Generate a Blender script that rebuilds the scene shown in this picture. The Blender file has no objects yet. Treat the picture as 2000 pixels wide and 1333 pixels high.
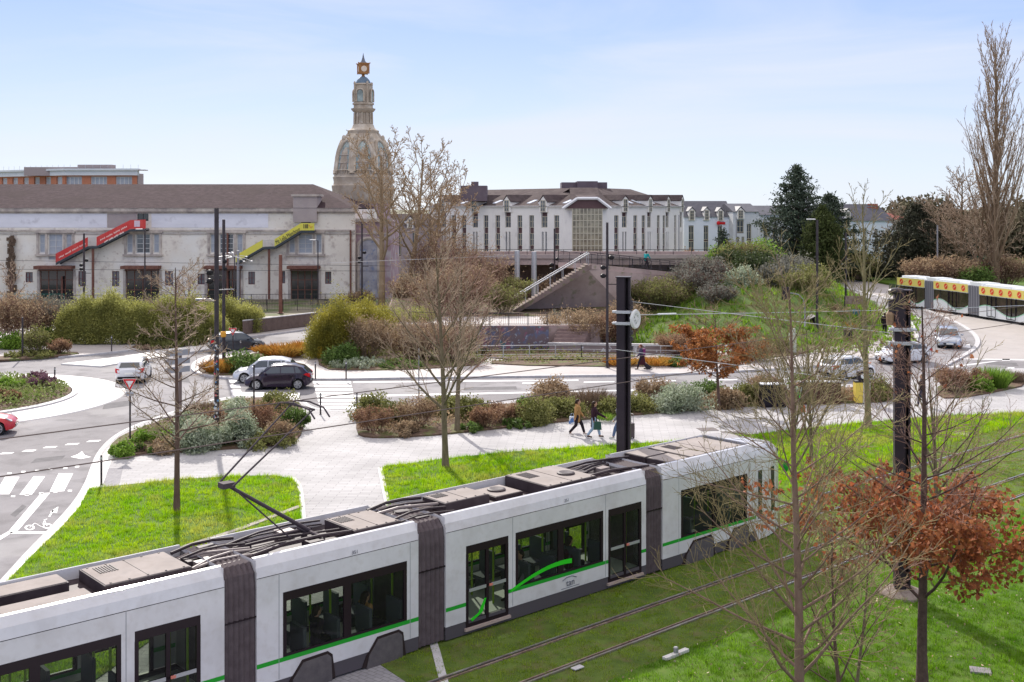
import bpy, math, random
import numpy as np
from mathutils import Vector, Matrix
sc = bpy.context.scene
COL = sc.collection
PI = math.pi
# ---------------------------------------------------------------- camera, sky, sun, exposure
FPX = 2200.0; CAMH = 11.0; HY = 405.0
cd = bpy.data.cameras.new("camera"); cam = bpy.data.objects.new("camera", cd); COL.objects.link(cam)
cam.location = (0, 0, CAMH); cam.rotation_euler = (PI/2, 0, 0)
cd.sensor_width = 36.0; cd.lens = 36.0*FPX/2000.0
cd.shift_y = -(666.5-HY)/2000.0
cd.clip_start = 0.3; cd.clip_end = 6000
sc.camera = cam
SUN_AZ = math.radians(-16.5); SUN_EL = math.radians(31)     # azimuth measured from +Y, positive to the right
W = bpy.data.worlds.new("World"); sc.world = W; W.use_nodes = True
nt = W.node_tree; bg = nt.nodes['Background']
sky = nt.nodes.new('ShaderNodeTexSky'); sky.sky_type = 'NISHITA'; sky.sun_disc = False
sky.sun_elevation = SUN_EL; sky.sun_rotation = SUN_AZ
sky.air_density = 1.0; sky.dust_density = 0.3; sky.ozone_density = 2.5; sky.altitude = 100
tc = nt.nodes.new('ShaderNodeTexCoord'); mp = nt.nodes.new('ShaderNodeMapping')
mp.inputs['Scale'].default_value = (1.2, 1.2, 9.0); mp.inputs['Rotation'].default_value = (0.0, 0.12, 0.5)
nz = nt.nodes.new('ShaderNodeTexNoise'); nz.inputs['Scale'].default_value = 1.6; nz.inputs['Detail'].default_value = 7; nz.inputs['Roughness'].default_value = 0.55
nz.inputs['Distortion'].default_value = 0.6
rp = nt.nodes.new('ShaderNodeValToRGB'); rp.color_ramp.elements[0].position = 0.44; rp.color_ramp.elements[1].position = 0.74
rp.color_ramp.elements[0].color = (0, 0, 0, 1); rp.color_ramp.elements[1].color = (1, 1, 1, 1)
mx = nt.nodes.new('ShaderNodeMix'); mx.data_type = 'RGBA'
tint = nt.nodes.new('ShaderNodeMix'); tint.data_type = 'RGBA'; tint.blend_type = 'MULTIPLY'; tint.inputs[0].default_value = 1.0
tint.inputs[7].default_value = (0.92, 0.93, 1.02, 1)
L = nt.links.new
L(tc.outputs['Generated'], mp.inputs['Vector']); L(mp.outputs[0], nz.inputs['Vector']); L(nz.outputs['Fac'], rp.inputs[0])
mul = nt.nodes.new('ShaderNodeMath'); mul.operation = 'MULTIPLY'; mul.inputs[1].default_value = 0.75
L(rp.outputs[0], mul.inputs[0]); L(mul.outputs[0], mx.inputs[0])
L(sky.outputs[0], tint.inputs[6])
mx.inputs[7].default_value = (2.75, 2.85, 3.15, 1)            # thin cirrus
# gradient laid over the sky: visible colours low down, unseen bright top added for fill
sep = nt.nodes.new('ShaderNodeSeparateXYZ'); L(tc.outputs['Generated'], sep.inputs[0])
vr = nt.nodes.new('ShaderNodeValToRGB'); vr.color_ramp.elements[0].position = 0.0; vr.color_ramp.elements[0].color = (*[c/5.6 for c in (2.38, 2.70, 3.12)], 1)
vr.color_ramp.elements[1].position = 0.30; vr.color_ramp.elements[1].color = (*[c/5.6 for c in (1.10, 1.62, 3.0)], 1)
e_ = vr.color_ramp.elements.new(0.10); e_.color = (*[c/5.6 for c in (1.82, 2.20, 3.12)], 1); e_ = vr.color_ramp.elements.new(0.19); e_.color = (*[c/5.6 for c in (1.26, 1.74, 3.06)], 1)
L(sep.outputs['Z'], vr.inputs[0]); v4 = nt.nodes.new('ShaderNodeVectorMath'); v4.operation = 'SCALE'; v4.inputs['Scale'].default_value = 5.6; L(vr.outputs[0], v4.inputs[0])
vf = nt.nodes.new('ShaderNodeMapRange'); vf.interpolation_type = 'SMOOTHSTEP'; e_ = vr.color_ramp.elements.new(0.62); e_.color = (1, 0.91, 0.86, 1); vf.inputs[1].default_value = 0.22; vf.inputs[2].default_value = 0.5; vf.inputs[3].default_value = 0.94; vf.inputs[4].default_value = 0.8  # bright overhead stop lies out of view, added as fill light
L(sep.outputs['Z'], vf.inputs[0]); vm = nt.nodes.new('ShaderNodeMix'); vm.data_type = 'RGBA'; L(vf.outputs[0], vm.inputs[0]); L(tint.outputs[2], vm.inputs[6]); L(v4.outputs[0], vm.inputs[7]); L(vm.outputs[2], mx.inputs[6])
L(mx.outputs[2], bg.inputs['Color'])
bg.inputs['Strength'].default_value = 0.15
sl = bpy.data.lights.new("sun", 'SUN'); sl.energy = 2.8; sl.angle = math.radians(0.9); sl.color = (1.0, 0.94, 0.86)
sun = bpy.data.objects.new("sun", sl); COL.objects.link(sun)
sd = Vector((math.sin(SUN_AZ)*math.cos(SUN_EL), math.cos(SUN_AZ)*math.cos(SUN_EL), math.sin(SUN_EL)))
sun.rotation_euler = sd.to_track_quat('Z', 'Y').to_euler(); sun.location = sd*300
sc.view_settings.view_transform = 'Standard'; sc.view_settings.look = 'None'
sc.view_settings.exposure = 1.06; sc.view_settings.gamma = 1.0
sc.render.engine = 'CYCLES'
sc.cycles.max_bounces = 6; sc.cycles.transparent_max_bounces = 10; sc.cycles.use_denoising = True

# ---------------------------------------------------------------- helpers
rnd = random.Random(7); rng = np.random.default_rng(11)
def P(px, py, z=0.0):
    D = (CAMH-z)*FPX/(py-HY); return Vector(((px-1000)*D/FPX, D, z))
def PD(px, py, D): return Vector(((px-1000)*D/FPX, D, CAMH-(py-HY)*D/FPX))
def S(r, g, b):
    f = lambda c: ((c/255+0.055)/1.055)**2.4 if c/255 > 0.04045 else c/255/12.92
    return (f(r), f(g), f(b))
def tag(o, label=None, cat=None, group=None, kind=None):
    if label: o['label'] = label
    if cat: o['category'] = cat
    if group: o['group'] = group
    if kind: o['kind'] = kind
    return o
def thing(name, label, cat, loc=(0, 0, 0), rz=0.0, group=None):
    o = bpy.data.objects.new(name, None); COL.objects.link(o); o.location = loc; o.rotation_euler = (0, 0, rz)
    o.empty_display_size = 0.3
    return tag(o, label, cat, group)
def copy_tree(o, parent=None):
    c = o.copy(); COL.objects.link(c); c.parent = parent
    for ch in [k for k in o.children]: copy_tree(ch, c)
    return c
SPLIT = {'red_discs', 'glazing_bars', 'roof_railing', 'number_plate', 'bumper_trim', 'door_seams', 'arms', 'stone_surround', 'rust_canopy', 'drain_pipe', 'skylights', 'pier', 'grab_poles', 'headlights', 'wheels', 'fence_post', 'posts', 'green_sweep', 'render_panel', 'roof_plant_room', 'floodlight', 'fittings'}
ONE = {'red_discs': 'red_disc', 'glazing_bars': 'glazing_bar', 'door_seams': 'door_seam', 'arms': 'arm', 'skylights': 'skylight', 'grab_poles': 'grab_pole', 'headlights': 'headlight', 'wheels': 'wheel', 'posts': 'post', 'fittings': 'fitting'}
def shade(me, smooth):
    me.polygons.foreach_set('use_smooth', [smooth]*len(me.polygons))
def mkobj(name, me, mats, parent=None):
    for m in (mats if isinstance(mats, (list, tuple)) else [mats]): me.materials.append(m)
    o = bpy.data.objects.new(name, me); COL.objects.link(o)
    if parent is not None: o.parent = parent
    return o
def npmesh(name, V, F, mats, parent=None, smooth=False):
    """V (n,3), F (m,k) -> one mesh object (world coords; shifted when parent given)"""
    V = np.asarray(V, dtype=np.float32)
    if parent is not None: V = V - np.array(parent.location, dtype=np.float32)
    F = np.asarray(F, dtype=np.int32); m, k = F.shape
    me = bpy.data.meshes.new(name)
    me.vertices.add(len(V)); me.vertices.foreach_set('co', V.ravel())
    me.loops.add(m*k); me.loops.foreach_set('vertex_index', F.ravel())
    me.polygons.add(m); me.polygons.foreach_set('loop_start', np.arange(0, m*k, k, dtype=np.int32))
    me.update(calc_edges=True)
    if smooth: shade(me, True)
    return mkobj(name, me, mats, parent)
class MB:
    def __init__(s): s.v = []; s.f = []; s.m = []; s.mi = 0
    def add(s, vs, fs):
        n = len(s.v); s.v += [tuple(v) for v in vs]
        for f in fs: s.f.append(tuple(i+n for i in f)); s.m.append(s.mi)
    def mat(s, i): s.mi = i; return s
    def box(s, c, d, rz=0.0, tp=1.0):
        cx, cy, cz = c; a, b, h = d[0]/2, d[1]/2, d[2]/2; co, si = math.cos(rz), math.sin(rz)
        vs = []
        for z, k in ((-h, 1), (h, tp)):
            for x, y in ((-a, -b), (a, -b), (a, b), (-a, b)):
                x *= k; y *= k; vs.append((cx+x*co-y*si, cy+x*si+y*co, cz+z))
        s.add(vs, [(0, 3, 2, 1), (4, 5, 6, 7), (0, 1, 5, 4), (1, 2, 6, 5), (2, 3, 7, 6), (3, 0, 4, 7)]); return s
    def b2(s, p0, p1):
        return s.box([(p0[i]+p1[i])/2 for i in range(3)], [abs(p1[i]-p0[i]) for i in range(3)])
    def prism(s, pts, z0, z1):
        """vertical prism over polygon pts (x,y)"""
        n = len(pts); a = sum(pts[i][0]*pts[(i+1) % n][1]-pts[(i+1) % n][0]*pts[i][1] for i in range(n))
        if a < 0: pts = pts[::-1]
        vs = [(p[0], p[1], z0) for p in pts]+[(p[0], p[1], z1) for p in pts]
        s.add(vs, [tuple(range(n, 2*n)), tuple(range(n-1, -1, -1))]+[(i, (i+1) % n, n+(i+1) % n, n+i) for i in range(n)]); return s
    def slab(s, pts, off):
        """polygon of 3D points thickened by vector off"""
        n = len(pts); q = [Vector(p)+Vector(off) for p in pts]
        s.add([tuple(p) for p in pts]+[tuple(p) for p in q], [tuple(range(n-1, -1, -1)), tuple(range(n, 2*n))]+[(i, (i+1) % n, n+(i+1) % n, n+i) for i in range(n)]); return s
    def quad(s, a, b, c, d): s.add([a, b, c, d], [(0, 1, 2, 3)]); return s
    def tube(s, path, r, n=8, caps=True):
        path = [Vector(p) for p in path]; R = r if isinstance(r, (list, tuple)) else [r]*len(path)
        vs = []; up = None
        for i, p in enumerate(path):
            t = (path[min(i+1, len(path)-1)]-path[max(i-1, 0)]).normalized()
            if up is None: up = Vector((0, 0, 1)) if abs(t.z) < 0.9 else Vector((1, 0, 0))
            a = t.cross(up)
            if a.length < 1e-4: a = t.cross(Vector((0.3, 1, 0.2)))
            a.normalize(); b = a.cross(t); up = b
            for k in range(n):
                th = 2*PI*k/n; vs.append(p+(a*math.cos(th)+b*math.sin(th))*R[i])
        fs = []
        for i in range(len(path)-1):
            for k in range(n): fs.append((i*n+k, i*n+(k+1) % n, (i+1)*n+(k+1) % n, (i+1)*n+k))
        if caps: fs += [tuple(range(n)), tuple(range(len(vs)-1, len(vs)-n-1, -1))]
        s.add(vs, fs); return s
    def lathe(s, prof, c=(0, 0, 0), n=24, a0=0.0):
        vs = []
        for r, z in prof:
            for k in range(n):
                th = a0+2*PI*k/n; vs.append((c[0]+r*math.cos(th), c[1]+r*math.sin(th), c[2]+z))
        fs = [(i*n+k, i*n+(k+1) % n, (i+1)*n+(k+1) % n, (i+1)*n+k) for i in range(len(prof)-1) for k in range(n)]
        fs += [tuple(range(n-1, -1, -1)), tuple(range(len(vs)-n, len(vs)))]
        s.add(vs, fs); return s
    def ball(s, c, r, n=10, m=7):
        if not isinstance(r, (list, tuple)): r = (r, r, r)
        vs = []
        for i in range(m+1):
            ph = PI*i/m
            for k in range(n):
                th = 2*PI*k/n; vs.append((c[0]+r[0]*math.sin(ph)*math.cos(th), c[1]+r[1]*math.sin(ph)*math.sin(th), c[2]-r[2]*math.cos(ph)))
        s.add(vs, [(i*n+k, i*n+(k+1) % n, (i+1)*n+(k+1) % n, (i+1)*n+k) for i in range(m) for k in range(n)]); return s
    def loft(s, rings, close=True, caps=True):
        n = len(rings[0]); vs = [p for r in rings for p in r]
        fs = [(i*n+k, i*n+(k+1) % n, (i+1)*n+(k+1) % n, (i+1)*n+k) for i in range(len(rings)-1) for k in range(n if close else n-1)]
        if caps: fs += [tuple(range(n-1, -1, -1)), tuple(range(len(vs)-n, len(vs)))]
        s.add(vs, fs); return s
    def obj(s, name, mats, parent=None, world=False, smooth=False, auto=None, bevel=0):
        if name in SPLIT:
            par = list(range(len(s.v)))
            def fd(i):
                while par[i] != i: par[i] = par[par[i]]; i = par[i]
                return i
            for f in s.f:
                a = fd(f[0])
                for i in f[1:]: par[fd(i)] = a
            comp = {}
            for k, f in enumerate(s.f): comp.setdefault(fd(f[0]), []).append(k)
            o = None
            for fs in comp.values():
                q = MB(); ids = sorted({i for k in fs for i in s.f[k]}); ix = {i: j for j, i in enumerate(ids)}; q.v = [s.v[i] for i in ids]; q.f = [tuple(ix[i] for i in s.f[k]) for k in fs]; q.m = [s.m[k] for k in fs]
                o = q._mk(ONE.get(name, name), mats, parent, world, smooth, auto, bevel)
            return o
        return s._mk(name, mats, parent, world, smooth, auto, bevel)
    def _mk(s, name, mats, parent=None, world=False, smooth=False, auto=None, bevel=0):
        v = s.v
        if world and parent is not None:
            l = parent.location; M = Matrix.Rotation(-parent.rotation_euler.z, 3, 'Z')
            v = [tuple(M @ (Vector(p)-l)) for p in v]
        me = bpy.data.meshes.new(name); me.from_pydata(v, [], s.f)
        me.polygons.foreach_set('material_index', s.m); me.update()
        if smooth: shade(me, True)
        if auto:
            shade(me, True)
            try: me.set_sharp_from_angle(angle=math.radians(auto))
            except Exception: pass
        o = mkobj(name, me, mats, parent)
        if bevel:
            b = o.modifiers.new('bevel', 'BEVEL'); b.width = bevel; b.segments = 2; b.limit_method = 'ANGLE'; b.angle_limit = math.radians(40)
        return o

# ---------------------------------------------------------------- materials
MATS = {}
def mat(name, col, rough=0.7, col2=None, scale=2.0, detail=6, bump=0.0, bscale=None, metal=0.0, spec=0.2, island=0.0, transl=0.0, thr=(0.35, 0.65), emit=None, alpha=None, stretch=None, extra=None):
    if name in MATS: return MATS[name]
    m = bpy.data.materials.new(name); m.use_nodes = True; t = m.node_tree; N = t.nodes; K = t.links.new
    b = N['Principled BSDF']; b.inputs['Roughness'].default_value = rough; b.inputs['Metallic'].default_value = metal
    b.inputs['Specular IOR Level'].default_value = spec
    b.inputs['Base Color'].default_value = (*col, 1); m.diffuse_color = (*col, 1)
    src = None
    if col2 or bump:
        c = N.new('ShaderNodeTexCoord'); vec = c.outputs['Object']
        if stretch:
            q = N.new('ShaderNodeMapping'); q.inputs['Scale'].default_value = stretch; K(vec, q.inputs[0]); vec = q.outputs[0]
    if col2:
        n = N.new('ShaderNodeTexNoise'); n.inputs['Scale'].default_value = scale; n.inputs['Detail'].default_value = detail
        n.inputs['Roughness'].default_value = 0.65; K(vec, n.inputs['Vector'])
        r = N.new('ShaderNodeValToRGB'); r.color_ramp.elements[0].position = thr[0]; r.color_ramp.elements[1].position = thr[1]
        r.color_ramp.elements[0].color = (*col, 1); r.color_ramp.elements[1].color = (*col2, 1)
        K(n.outputs['Fac'], r.inputs[0]); src = r.outputs[0]
    if extra:      # second, finer layer: (colour, scale, lo, hi, amount)
        for (ec, es, lo, hi, am) in extra:
            c2 = N.new('ShaderNodeTexCoord'); n2 = N.new('ShaderNodeTexNoise'); n2.inputs['Scale'].default_value = es; n2.inputs['Detail'].default_value = 5
            K(c2.outputs['Object'], n2.inputs['Vector'])
            r2 = N.new('ShaderNodeMapRange'); r2.inputs[1].default_value = lo; r2.inputs[2].default_value = hi; r2.inputs[4].default_value = am
            K(n2.outputs['Fac'], r2.inputs[0]); x2 = N.new('ShaderNodeMix'); x2.data_type = 'RGBA'
            K(r2.outputs[0], x2.inputs[0])
            if src: K(src, x2.inputs[6])
            else: x2.inputs[6].default_value = (*col, 1)
            x2.inputs[7].default_value = (*ec, 1); src = x2.outputs[2]
    if island:
        g = N.new('ShaderNodeNewGeometry'); h = N.new('ShaderNodeHueSaturation'); mr = N.new('ShaderNodeMapRange')
        mr.inputs[3].default_value = 1-island; mr.inputs[4].default_value = 1+island
        K(g.outputs['Random Per Island'], mr.inputs[0]); K(mr.outputs[0], h.inputs['Value'])
        if src: K(src, h.inputs['Color'])
        else: h.inputs['Color'].default_value = (*col, 1)
        src = h.outputs[0]
    if src: K(src, b.inputs['Base Color'])
    if bump:
        n3 = N.new('ShaderNodeTexNoise'); n3.inputs['Scale'].default_value = bscale or scale*4; n3.inputs['Detail'].default_value = 5
        K(vec, n3.inputs['Vector']); bp = N.new('ShaderNodeBump'); bp.inputs['Strength'].default_value = bump; bp.inputs['Distance'].default_value = 0.03
        K(n3.outputs['Fac'], bp.inputs['Height']); K(bp.outputs[0], b.inputs['Normal'])
    if transl:
        tr = N.new('ShaderNodeBsdfTranslucent'); ms = N.new('ShaderNodeMixShader'); ms.inputs[0].default_value = transl
        if src: K(src, tr.inputs[0])
        else: tr.inputs[0].default_value = (*col, 1)
        K(b.outputs[0], ms.inputs[1]); K(tr.outputs[0], ms.inputs[2]); K(ms.outputs[0], N['Material Output'].inputs['Surface'])
    if alpha is not None:      # tinted see-through glass
        tp = N.new('ShaderNodeBsdfTransparent'); tp.inputs[0].default_value = (*alpha[1], 1)
        ms = N.new('ShaderNodeMixShader'); ms.inputs[0].default_value = alpha[0]
        K(tp.outputs[0], ms.inputs[1]); K(b.outputs[0], ms.inputs[2]); K(ms.outputs[0], N['Material Output'].inputs['Surface'])
    if emit: b.inputs['Emission Color'].default_value = (*emit[0], 1); b.inputs['Emission Strength'].default_value = emit[1]
    MATS[name] = m; return m
def paving(name, c1, c2, cm, bw, bh, rot=0.0, mortar=0.012, var=(0.3, 0.3, 0.3), rough=0.85, spots=None):
    m = bpy.data.materials.new(name); m.use_nodes = True; t = m.node_tree; N = t.nodes; K = t.links.new; b = N['Principled BSDF']
    c = N.new('ShaderNodeTexCoord'); q = N.new('ShaderNodeMapping'); q.inputs['Rotation'].default_value = (0, 0, rot); K(c.outputs['Object'], q.inputs[0])
    k = N.new('ShaderNodeTexBrick'); K(q.outputs[0], k.inputs['Vector']); k.inputs['Scale'].default_value = 1
    k.inputs['Color1'].default_value = (*c1, 1); k.inputs['Color2'].default_value = (*c2, 1); k.inputs['Mortar'].default_value = (*cm, 1)
    k.inputs['Mortar Size'].default_value = mortar; k.inputs['Brick Width'].default_value = bw; k.inputs['Row Height'].default_value = bh
    n = N.new('ShaderNodeTexNoise'); n.inputs['Scale'].default_value = 0.35; n.inputs['Detail'].default_value = 8; K(c.outputs['Object'], n.inputs['Vector'])
    mr = N.new('ShaderNodeMapRange'); mr.inputs[1].default_value = 0.3; mr.inputs[2].default_value = 0.7; mr.inputs[3].default_value = 0.78; mr.inputs[4].default_value = 1.04
    K(n.outputs['Fac'], mr.inputs[0]); x = N.new('ShaderNodeMix'); x.data_type = 'RGBA'; x.blend_type = 'MULTIPLY'; x.inputs[0].default_value = 1
    K(k.outputs['Color'], x.inputs[6]); K(mr.outputs[0], x.inputs[7]); K(x.outputs[2], b.inputs['Base Color'])
    b.inputs['Roughness'].default_value = rough; b.inputs['Specular IOR Level'].default_value = 0.2
    MATS[name] = m; return m
M_asph = mat('asphalt', (0.21, 0.20, 0.21), 0.9, (0.28, 0.27, 0.28), 0.25, 9, bump=0.15, bscale=40, extra=[((0.13, 0.125, 0.13), 0.9, 0.50, 0.72, 0.8), ((0.15, 0.14, 0.145), 0.12, 0.50, 0.54, 0.45), ((0.30, 0.29, 0.29), 0.2, 0.56, 0.60, 0.5), ((0.42, 0.41, 0.41), 60, 0.55, 0.7, 0.5)])
M_pave = paving('paving', (0.47, 0.46, 0.465), (0.41, 0.40, 0.405), (0.26, 0.255, 0.26), 0.8, 0.22, 0.08, 0.013)
M_pave2 = paving('paving_setts', (0.34, 0.33, 0.345), (0.29, 0.28, 0.30), (0.2, 0.19, 0.2), 0.24, 0.14, 0.7, 0.010)
M_walk = mat('worn_concrete_paving', (0.36, 0.33, 0.32), 0.7, (0.44, 0.41, 0.40), 0.4, 9, bump=0.1, bscale=20, extra=[((0.28, 0.26, 0.26), 1.3, 0.55, 0.75, 0.5)])
M_kerb = mat('granite_kerb', (0.42, 0.41, 0.42), 0.7, (0.55, 0.54, 0.55), 3, 6, bump=0.1)
M_apron = mat('pale_concrete', (0.60, 0.585, 0.57), 0.7, (0.68, 0.665, 0.65), 0.8, 8, bump=0.1, bscale=15)
M_paint = mat('road_paint', (0.62, 0.62, 0.63), 0.6, (0.78, 0.78, 0.78), 6, 8)
M_soil = mat('bark_mulch', (0.09, 0.055, 0.04), 0.95, (0.16, 0.11, 0.075), 4, 8, bump=0.5, bscale=25, extra=[((0.10, 0.14, 0.03), 1.1, 0.5, 0.62, 0.7)])
M_turf = mat('turf_soil', (0.05, 0.11, 0.008), 0.95, (0.10, 0.17, 0.02), 1.2, 8, bump=0.5, bscale=30, extra=[((0.12, 0.10, 0.04), 3, 0.55, 0.75, 0.4)])
M_ground = mat('earth', (0.14, 0.13, 0.09), 0.95, (0.22, 0.20, 0.15), 0.08, 8, bump=0.3, bscale=3, extra=[((0.09, 0.13, 0.04), 0.3, 0.48, 0.6, 0.8)])
M_dark = mat('dark_brown_painted_steel', (0.030, 0.022, 0.026), 0.5, (0.045, 0.035, 0.04), 3, 4, spec=0.4)
M_grey = mat('grey_steel', (0.30, 0.30, 0.32), 0.45, metal=0.4)
M_lgrey = mat('galvanised_steel', (0.5, 0.51, 0.53), 0.4, metal=0.6)
M_black = mat('black_plastic', (0.015, 0.014, 0.016), 0.5)
M_white = mat('white_paint', (0.75, 0.76, 0.78), 0.35)
M_glassd = mat('dark_glass', (0.02, 0.025, 0.03), 0.08, spec=0.8)
M_red = mat('red_paint', (0.62, 0.02, 0.025), 0.4)
# ================================================================ GROUND
def chaikin(pts, n=2, closed=True):
    for _ in range(n):
        out = []
        k = len(pts)
        for i in range(k if closed else k-1):
            a, b = Vector(pts[i]), Vector(pts[(i+1) % k])
            out += [a*0.75+b*0.25, a*0.25+b*0.75]
        if not closed: out = [Vector(pts[0])]+out+[Vector(pts[-1])]
        pts = out
    return pts
def pxs(l, z=0.0): return [P(x, y, z) for x, y in l]
def ribbon(B, path, w, z0, z1, side=0):
    """thick strip along an open path; side -1/1 puts it on one side"""
    n = len(path); A = []; C = []
    for i in range(n):
        t = (Vector(path[min(i+1, n-1)])-Vector(path[max(i-1, 0)])).xy.normalized(); nn = Vector((-t.y, t.x))
        p = Vector(path[i]).xy
        A.append(p+nn*(w*(0.5+0.5*side))); C.append(p-nn*(w*(0.5-0.5*side)))
    vs = []
    for a, c in zip(A, C): vs += [(a.x, a.y, z0), (c.x, c.y, z0), (c.x, c.y, z1), (a.x, a.y, z1)]
    fs = [(4*i+k, 4*i+(k+1) % 4, 4*i+4+(k+1) % 4, 4*i+4+k) for i in range(n-1) for k in range(4)]+[(0, 3, 2, 1), (4*n-4, 4*n-3, 4*n-2, 4*n-1)]
    B.add(vs, fs)
def structure(o): return tag(o, kind='structure')
def region(name, poly, z0, z1, m, smooth=1):
    pts = chaikin([Vector((p[0], p[1], 0)) for p in poly], smooth) if smooth else [Vector((p[0], p[1], 0)) for p in poly]
    return structure(MB().prism([(p.x, p.y) for p in pts], z0, z1).obj(name, m))
TU = Vector((0.7488, 0.6628, 0)); TN = Vector((-0.6628, 0.7488, 0))       # along and across the tram line
def T(s, n, z=0.0): return Vector((TU.x*s+TN.x*n, TU.y*s+TN.y*n, z))
# one ground sheet to the horizon, the asphalt as a sheet above it
structure(MB().quad((-3000, -60, -0.03), (3000, -60, -0.03), (3000, 4500, -0.03), (-3000, 4500, -0.03)).obj('ground', M_ground))
structure(MB().quad((-90, 12, 0.0), (120, 12, 0.0), (120, 172, 0.0), (-90, 172, 0.0)).obj('road', M_asph))
ZP = 0.12
# --- near plaza and footpath
KL = [(-160, 1330), (-40, 1195), (15, 1133), (62, 1080), (118, 1023), (152, 983), (172, 948), (182, 918), (194, 888), (222, 858), (262, 836), (330, 812), (400, 788), (460, 778), (530, 776), (585, 781), (612, 806), (702, 806), (730, 797), (900, 790), (1200, 783), (1500, 768), (1640, 757), (1745, 748), (1830, 742), (1900, 727), (2010, 722), (2250, 730)]
kp = pxs(KL)
plaza = kp+[T(70, 40), T(70, 26.2), T(-12, 26.2)]
pl = chaikin([Vector(p) for p in kp], 2, closed=False)
zone = [(p.x, p.y) for p in pl]+[(70.0, 62.0), tuple(T(60, 10).xy), tuple(T(-16, 10).xy), tuple(T(-16, 24).xy)]
structure(MB().prism(zone, -0.02, ZP-0.012).obj('plaza', M_pave))
B = MB(); ribbon(B, pl, 0.22, -0.01, ZP, 0); structure(B.obj('kerb', M_kerb))
# pale ramp and edge strip by the road at the left, darker paving inset
region('pavement_inset', pxs([(204, 915), (240, 914), (232, 950), (200, 952)], ZP), 0.05, ZP-0.004, M_pave2, 0)
B = MB(); ribbon(B, chaikin(pxs([(15, 1133), (62, 1080), (118, 1023), (152, 983), (175, 948), (186, 918), (200, 888), (228, 860)], ZP), 2, False), 0.5, 0.05, ZP+0.004, -1); structure(B.obj('kerb_apron', M_apron))
# crossing setts across the tracks
cr = [P(590, 1012, ZP), P(757, 986, ZP), P(839, 1280, ZP), P(900, 1520, ZP), P(650, 1520, ZP), P(640, 1200, ZP)]
region('crossing_pavement', [(-7.3, 39.4), (-4.5, 41.2), (-2.0, 27.5), (-0.9, 21), (-3.9, 21), (-5.2, 27.5)], 0.05, ZP+0.003, M_pave2, 0)
# --- lawns
LAWN1 = [P(x, y, ZP) for x, y in [(-60, 1215), (10, 1140), (62, 1086), (120, 1030), (156, 990), (174, 955), (345, 937), (470, 930), (535, 929), (572, 936), (586, 955), (590, 1000), (592, 1040)]]+[T(9.5, 25.4), T(-10, 25.4)]
LAWN2 = [P(742, 916, ZP), P(757, 988, ZP)]+[T(16.2, 25.4), T(62, 25.4)]+[P(x, y, ZP) for x, y in [(2180, 792), (2000, 806), (1840, 813), (1640, 830), (1500, 846), (1320, 862), (1200, 869), (1000, 883), (870, 896), (790, 907), (755, 910)]]
EDGE_R = [(-2.0, 27.5), (-0.9, 20.0)]
TRACKBED1 = [T(15.7, 25.4), T(15.0, 17.9), T(60, 17.9), T(60, 25.4)]
TRACKBED0 = [T(8.7, 25.4), T(8.2, 17.9), T(-12, 17.9), T(-12, 25.4)]
LAWN3 = [T(15.0, 17.9), T(14.0, 5), T(10, -4), T(60, -4), T(60, 17.9)]
M_bed = mat('track_turf_soil', (0.06, 0.10, 0.015), 0.95, (0.11, 0.16, 0.03), 1.5, 8, bump=0.5, bscale=30, extra=[((0.13, 0.10, 0.05), 2.2, 0.5, 0.72, 0.6)])
for nm, pg, m_ in (('lawn', LAWN1, M_turf), ('lawn', LAWN2, M_turf), ('track_bed', TRACKBED1, M_bed), ('track_bed', TRACKBED0, M_bed), ('lawn', LAWN3, M_turf)):
    region(nm, pg, 0.03, ZP+0.012, m_, 0)
B = MB(); ribbon(B, [P(742, 915, ZP), P(757, 988, ZP), Vector((-1.85, 27.5, 0)), Vector((-0.75, 21, 0))], 0.2, 0.05, ZP+0.03); ribbon(B, chaikin([P(572, 934, ZP), P(587, 950, ZP), P(592, 1000, ZP), P(594, 1040, ZP)], 2, False), 0.16, 0.05, ZP+0.03); structure(B.obj('crossing_kerb', M_kerb))
# concrete channel across the left lawn
B = MB(); ribbon(B, [P(588, 990, ZP), P(470, 1035, ZP), P(345, 1075, ZP), P(250, 1100, ZP)], 0.22, 0.05, ZP+0.05); tag(B.obj('cable_trough', mat('weathered_concrete', (0.3, 0.26, 0.24), 0.9, (0.42, 0.38, 0.36), 4, bump=0.3)), 'narrow concrete cable trough cutting across the left lawn', 'trough')
# --- roundabout: white apron ring, kerb, planted centre
RC = (-32.3, 64.2)
def disc(r, n=72, c=RC): return [(c[0]+r*math.cos(2*PI*i/n), c[1]+r*math.sin(2*PI*i/n)) for i in range(n)]
structure(MB().lathe([(9.75, -0.01), (9.7, 0.05), (7.0, 0.09), (6.98, -0.01)], (*RC, 0), 96).obj('roundabout_apron', M_apron))
structure(MB().lathe([(7.1, 0.0), (7.1, 0.17), (6.75, 0.19), (6.75, 0.0)], (*RC, 0), 96).obj('roundabout_kerb', M_kerb))
structure(MB().lathe([(6.72, 0.0), (6.7, 0.2), (4, 0.5), (0.2, 0.65)], (*RC, 0), 48).obj('roundabout_bed', M_soil))
# --- far pavement at the left, behind the roundabout
fk = chaikin(pxs([(-420, 728), (-200, 716), (0, 707), (110, 700), (191, 694), (290, 682), (416, 667), (485, 660), (560, 651), (613, 643), (700, 634), (800, 630)]), 1, False)
structure(MB().prism([(p.x, p.y) for p in fk]+[(-8.6, 112), (-110, 112), (-110, 82)], -0.02, ZP).obj('pavement', M_walk))
B = MB(); ribbon(B, fk, 0.25, -0.01, ZP+0.008); structure(B.obj('kerb', M_kerb))
structure(MB().prism([(-110, 112), (-8.6, 112), (-8.6, 170), (-110, 170)], -0.02, 0.07).obj('railway_yard', M_ground))
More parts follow.
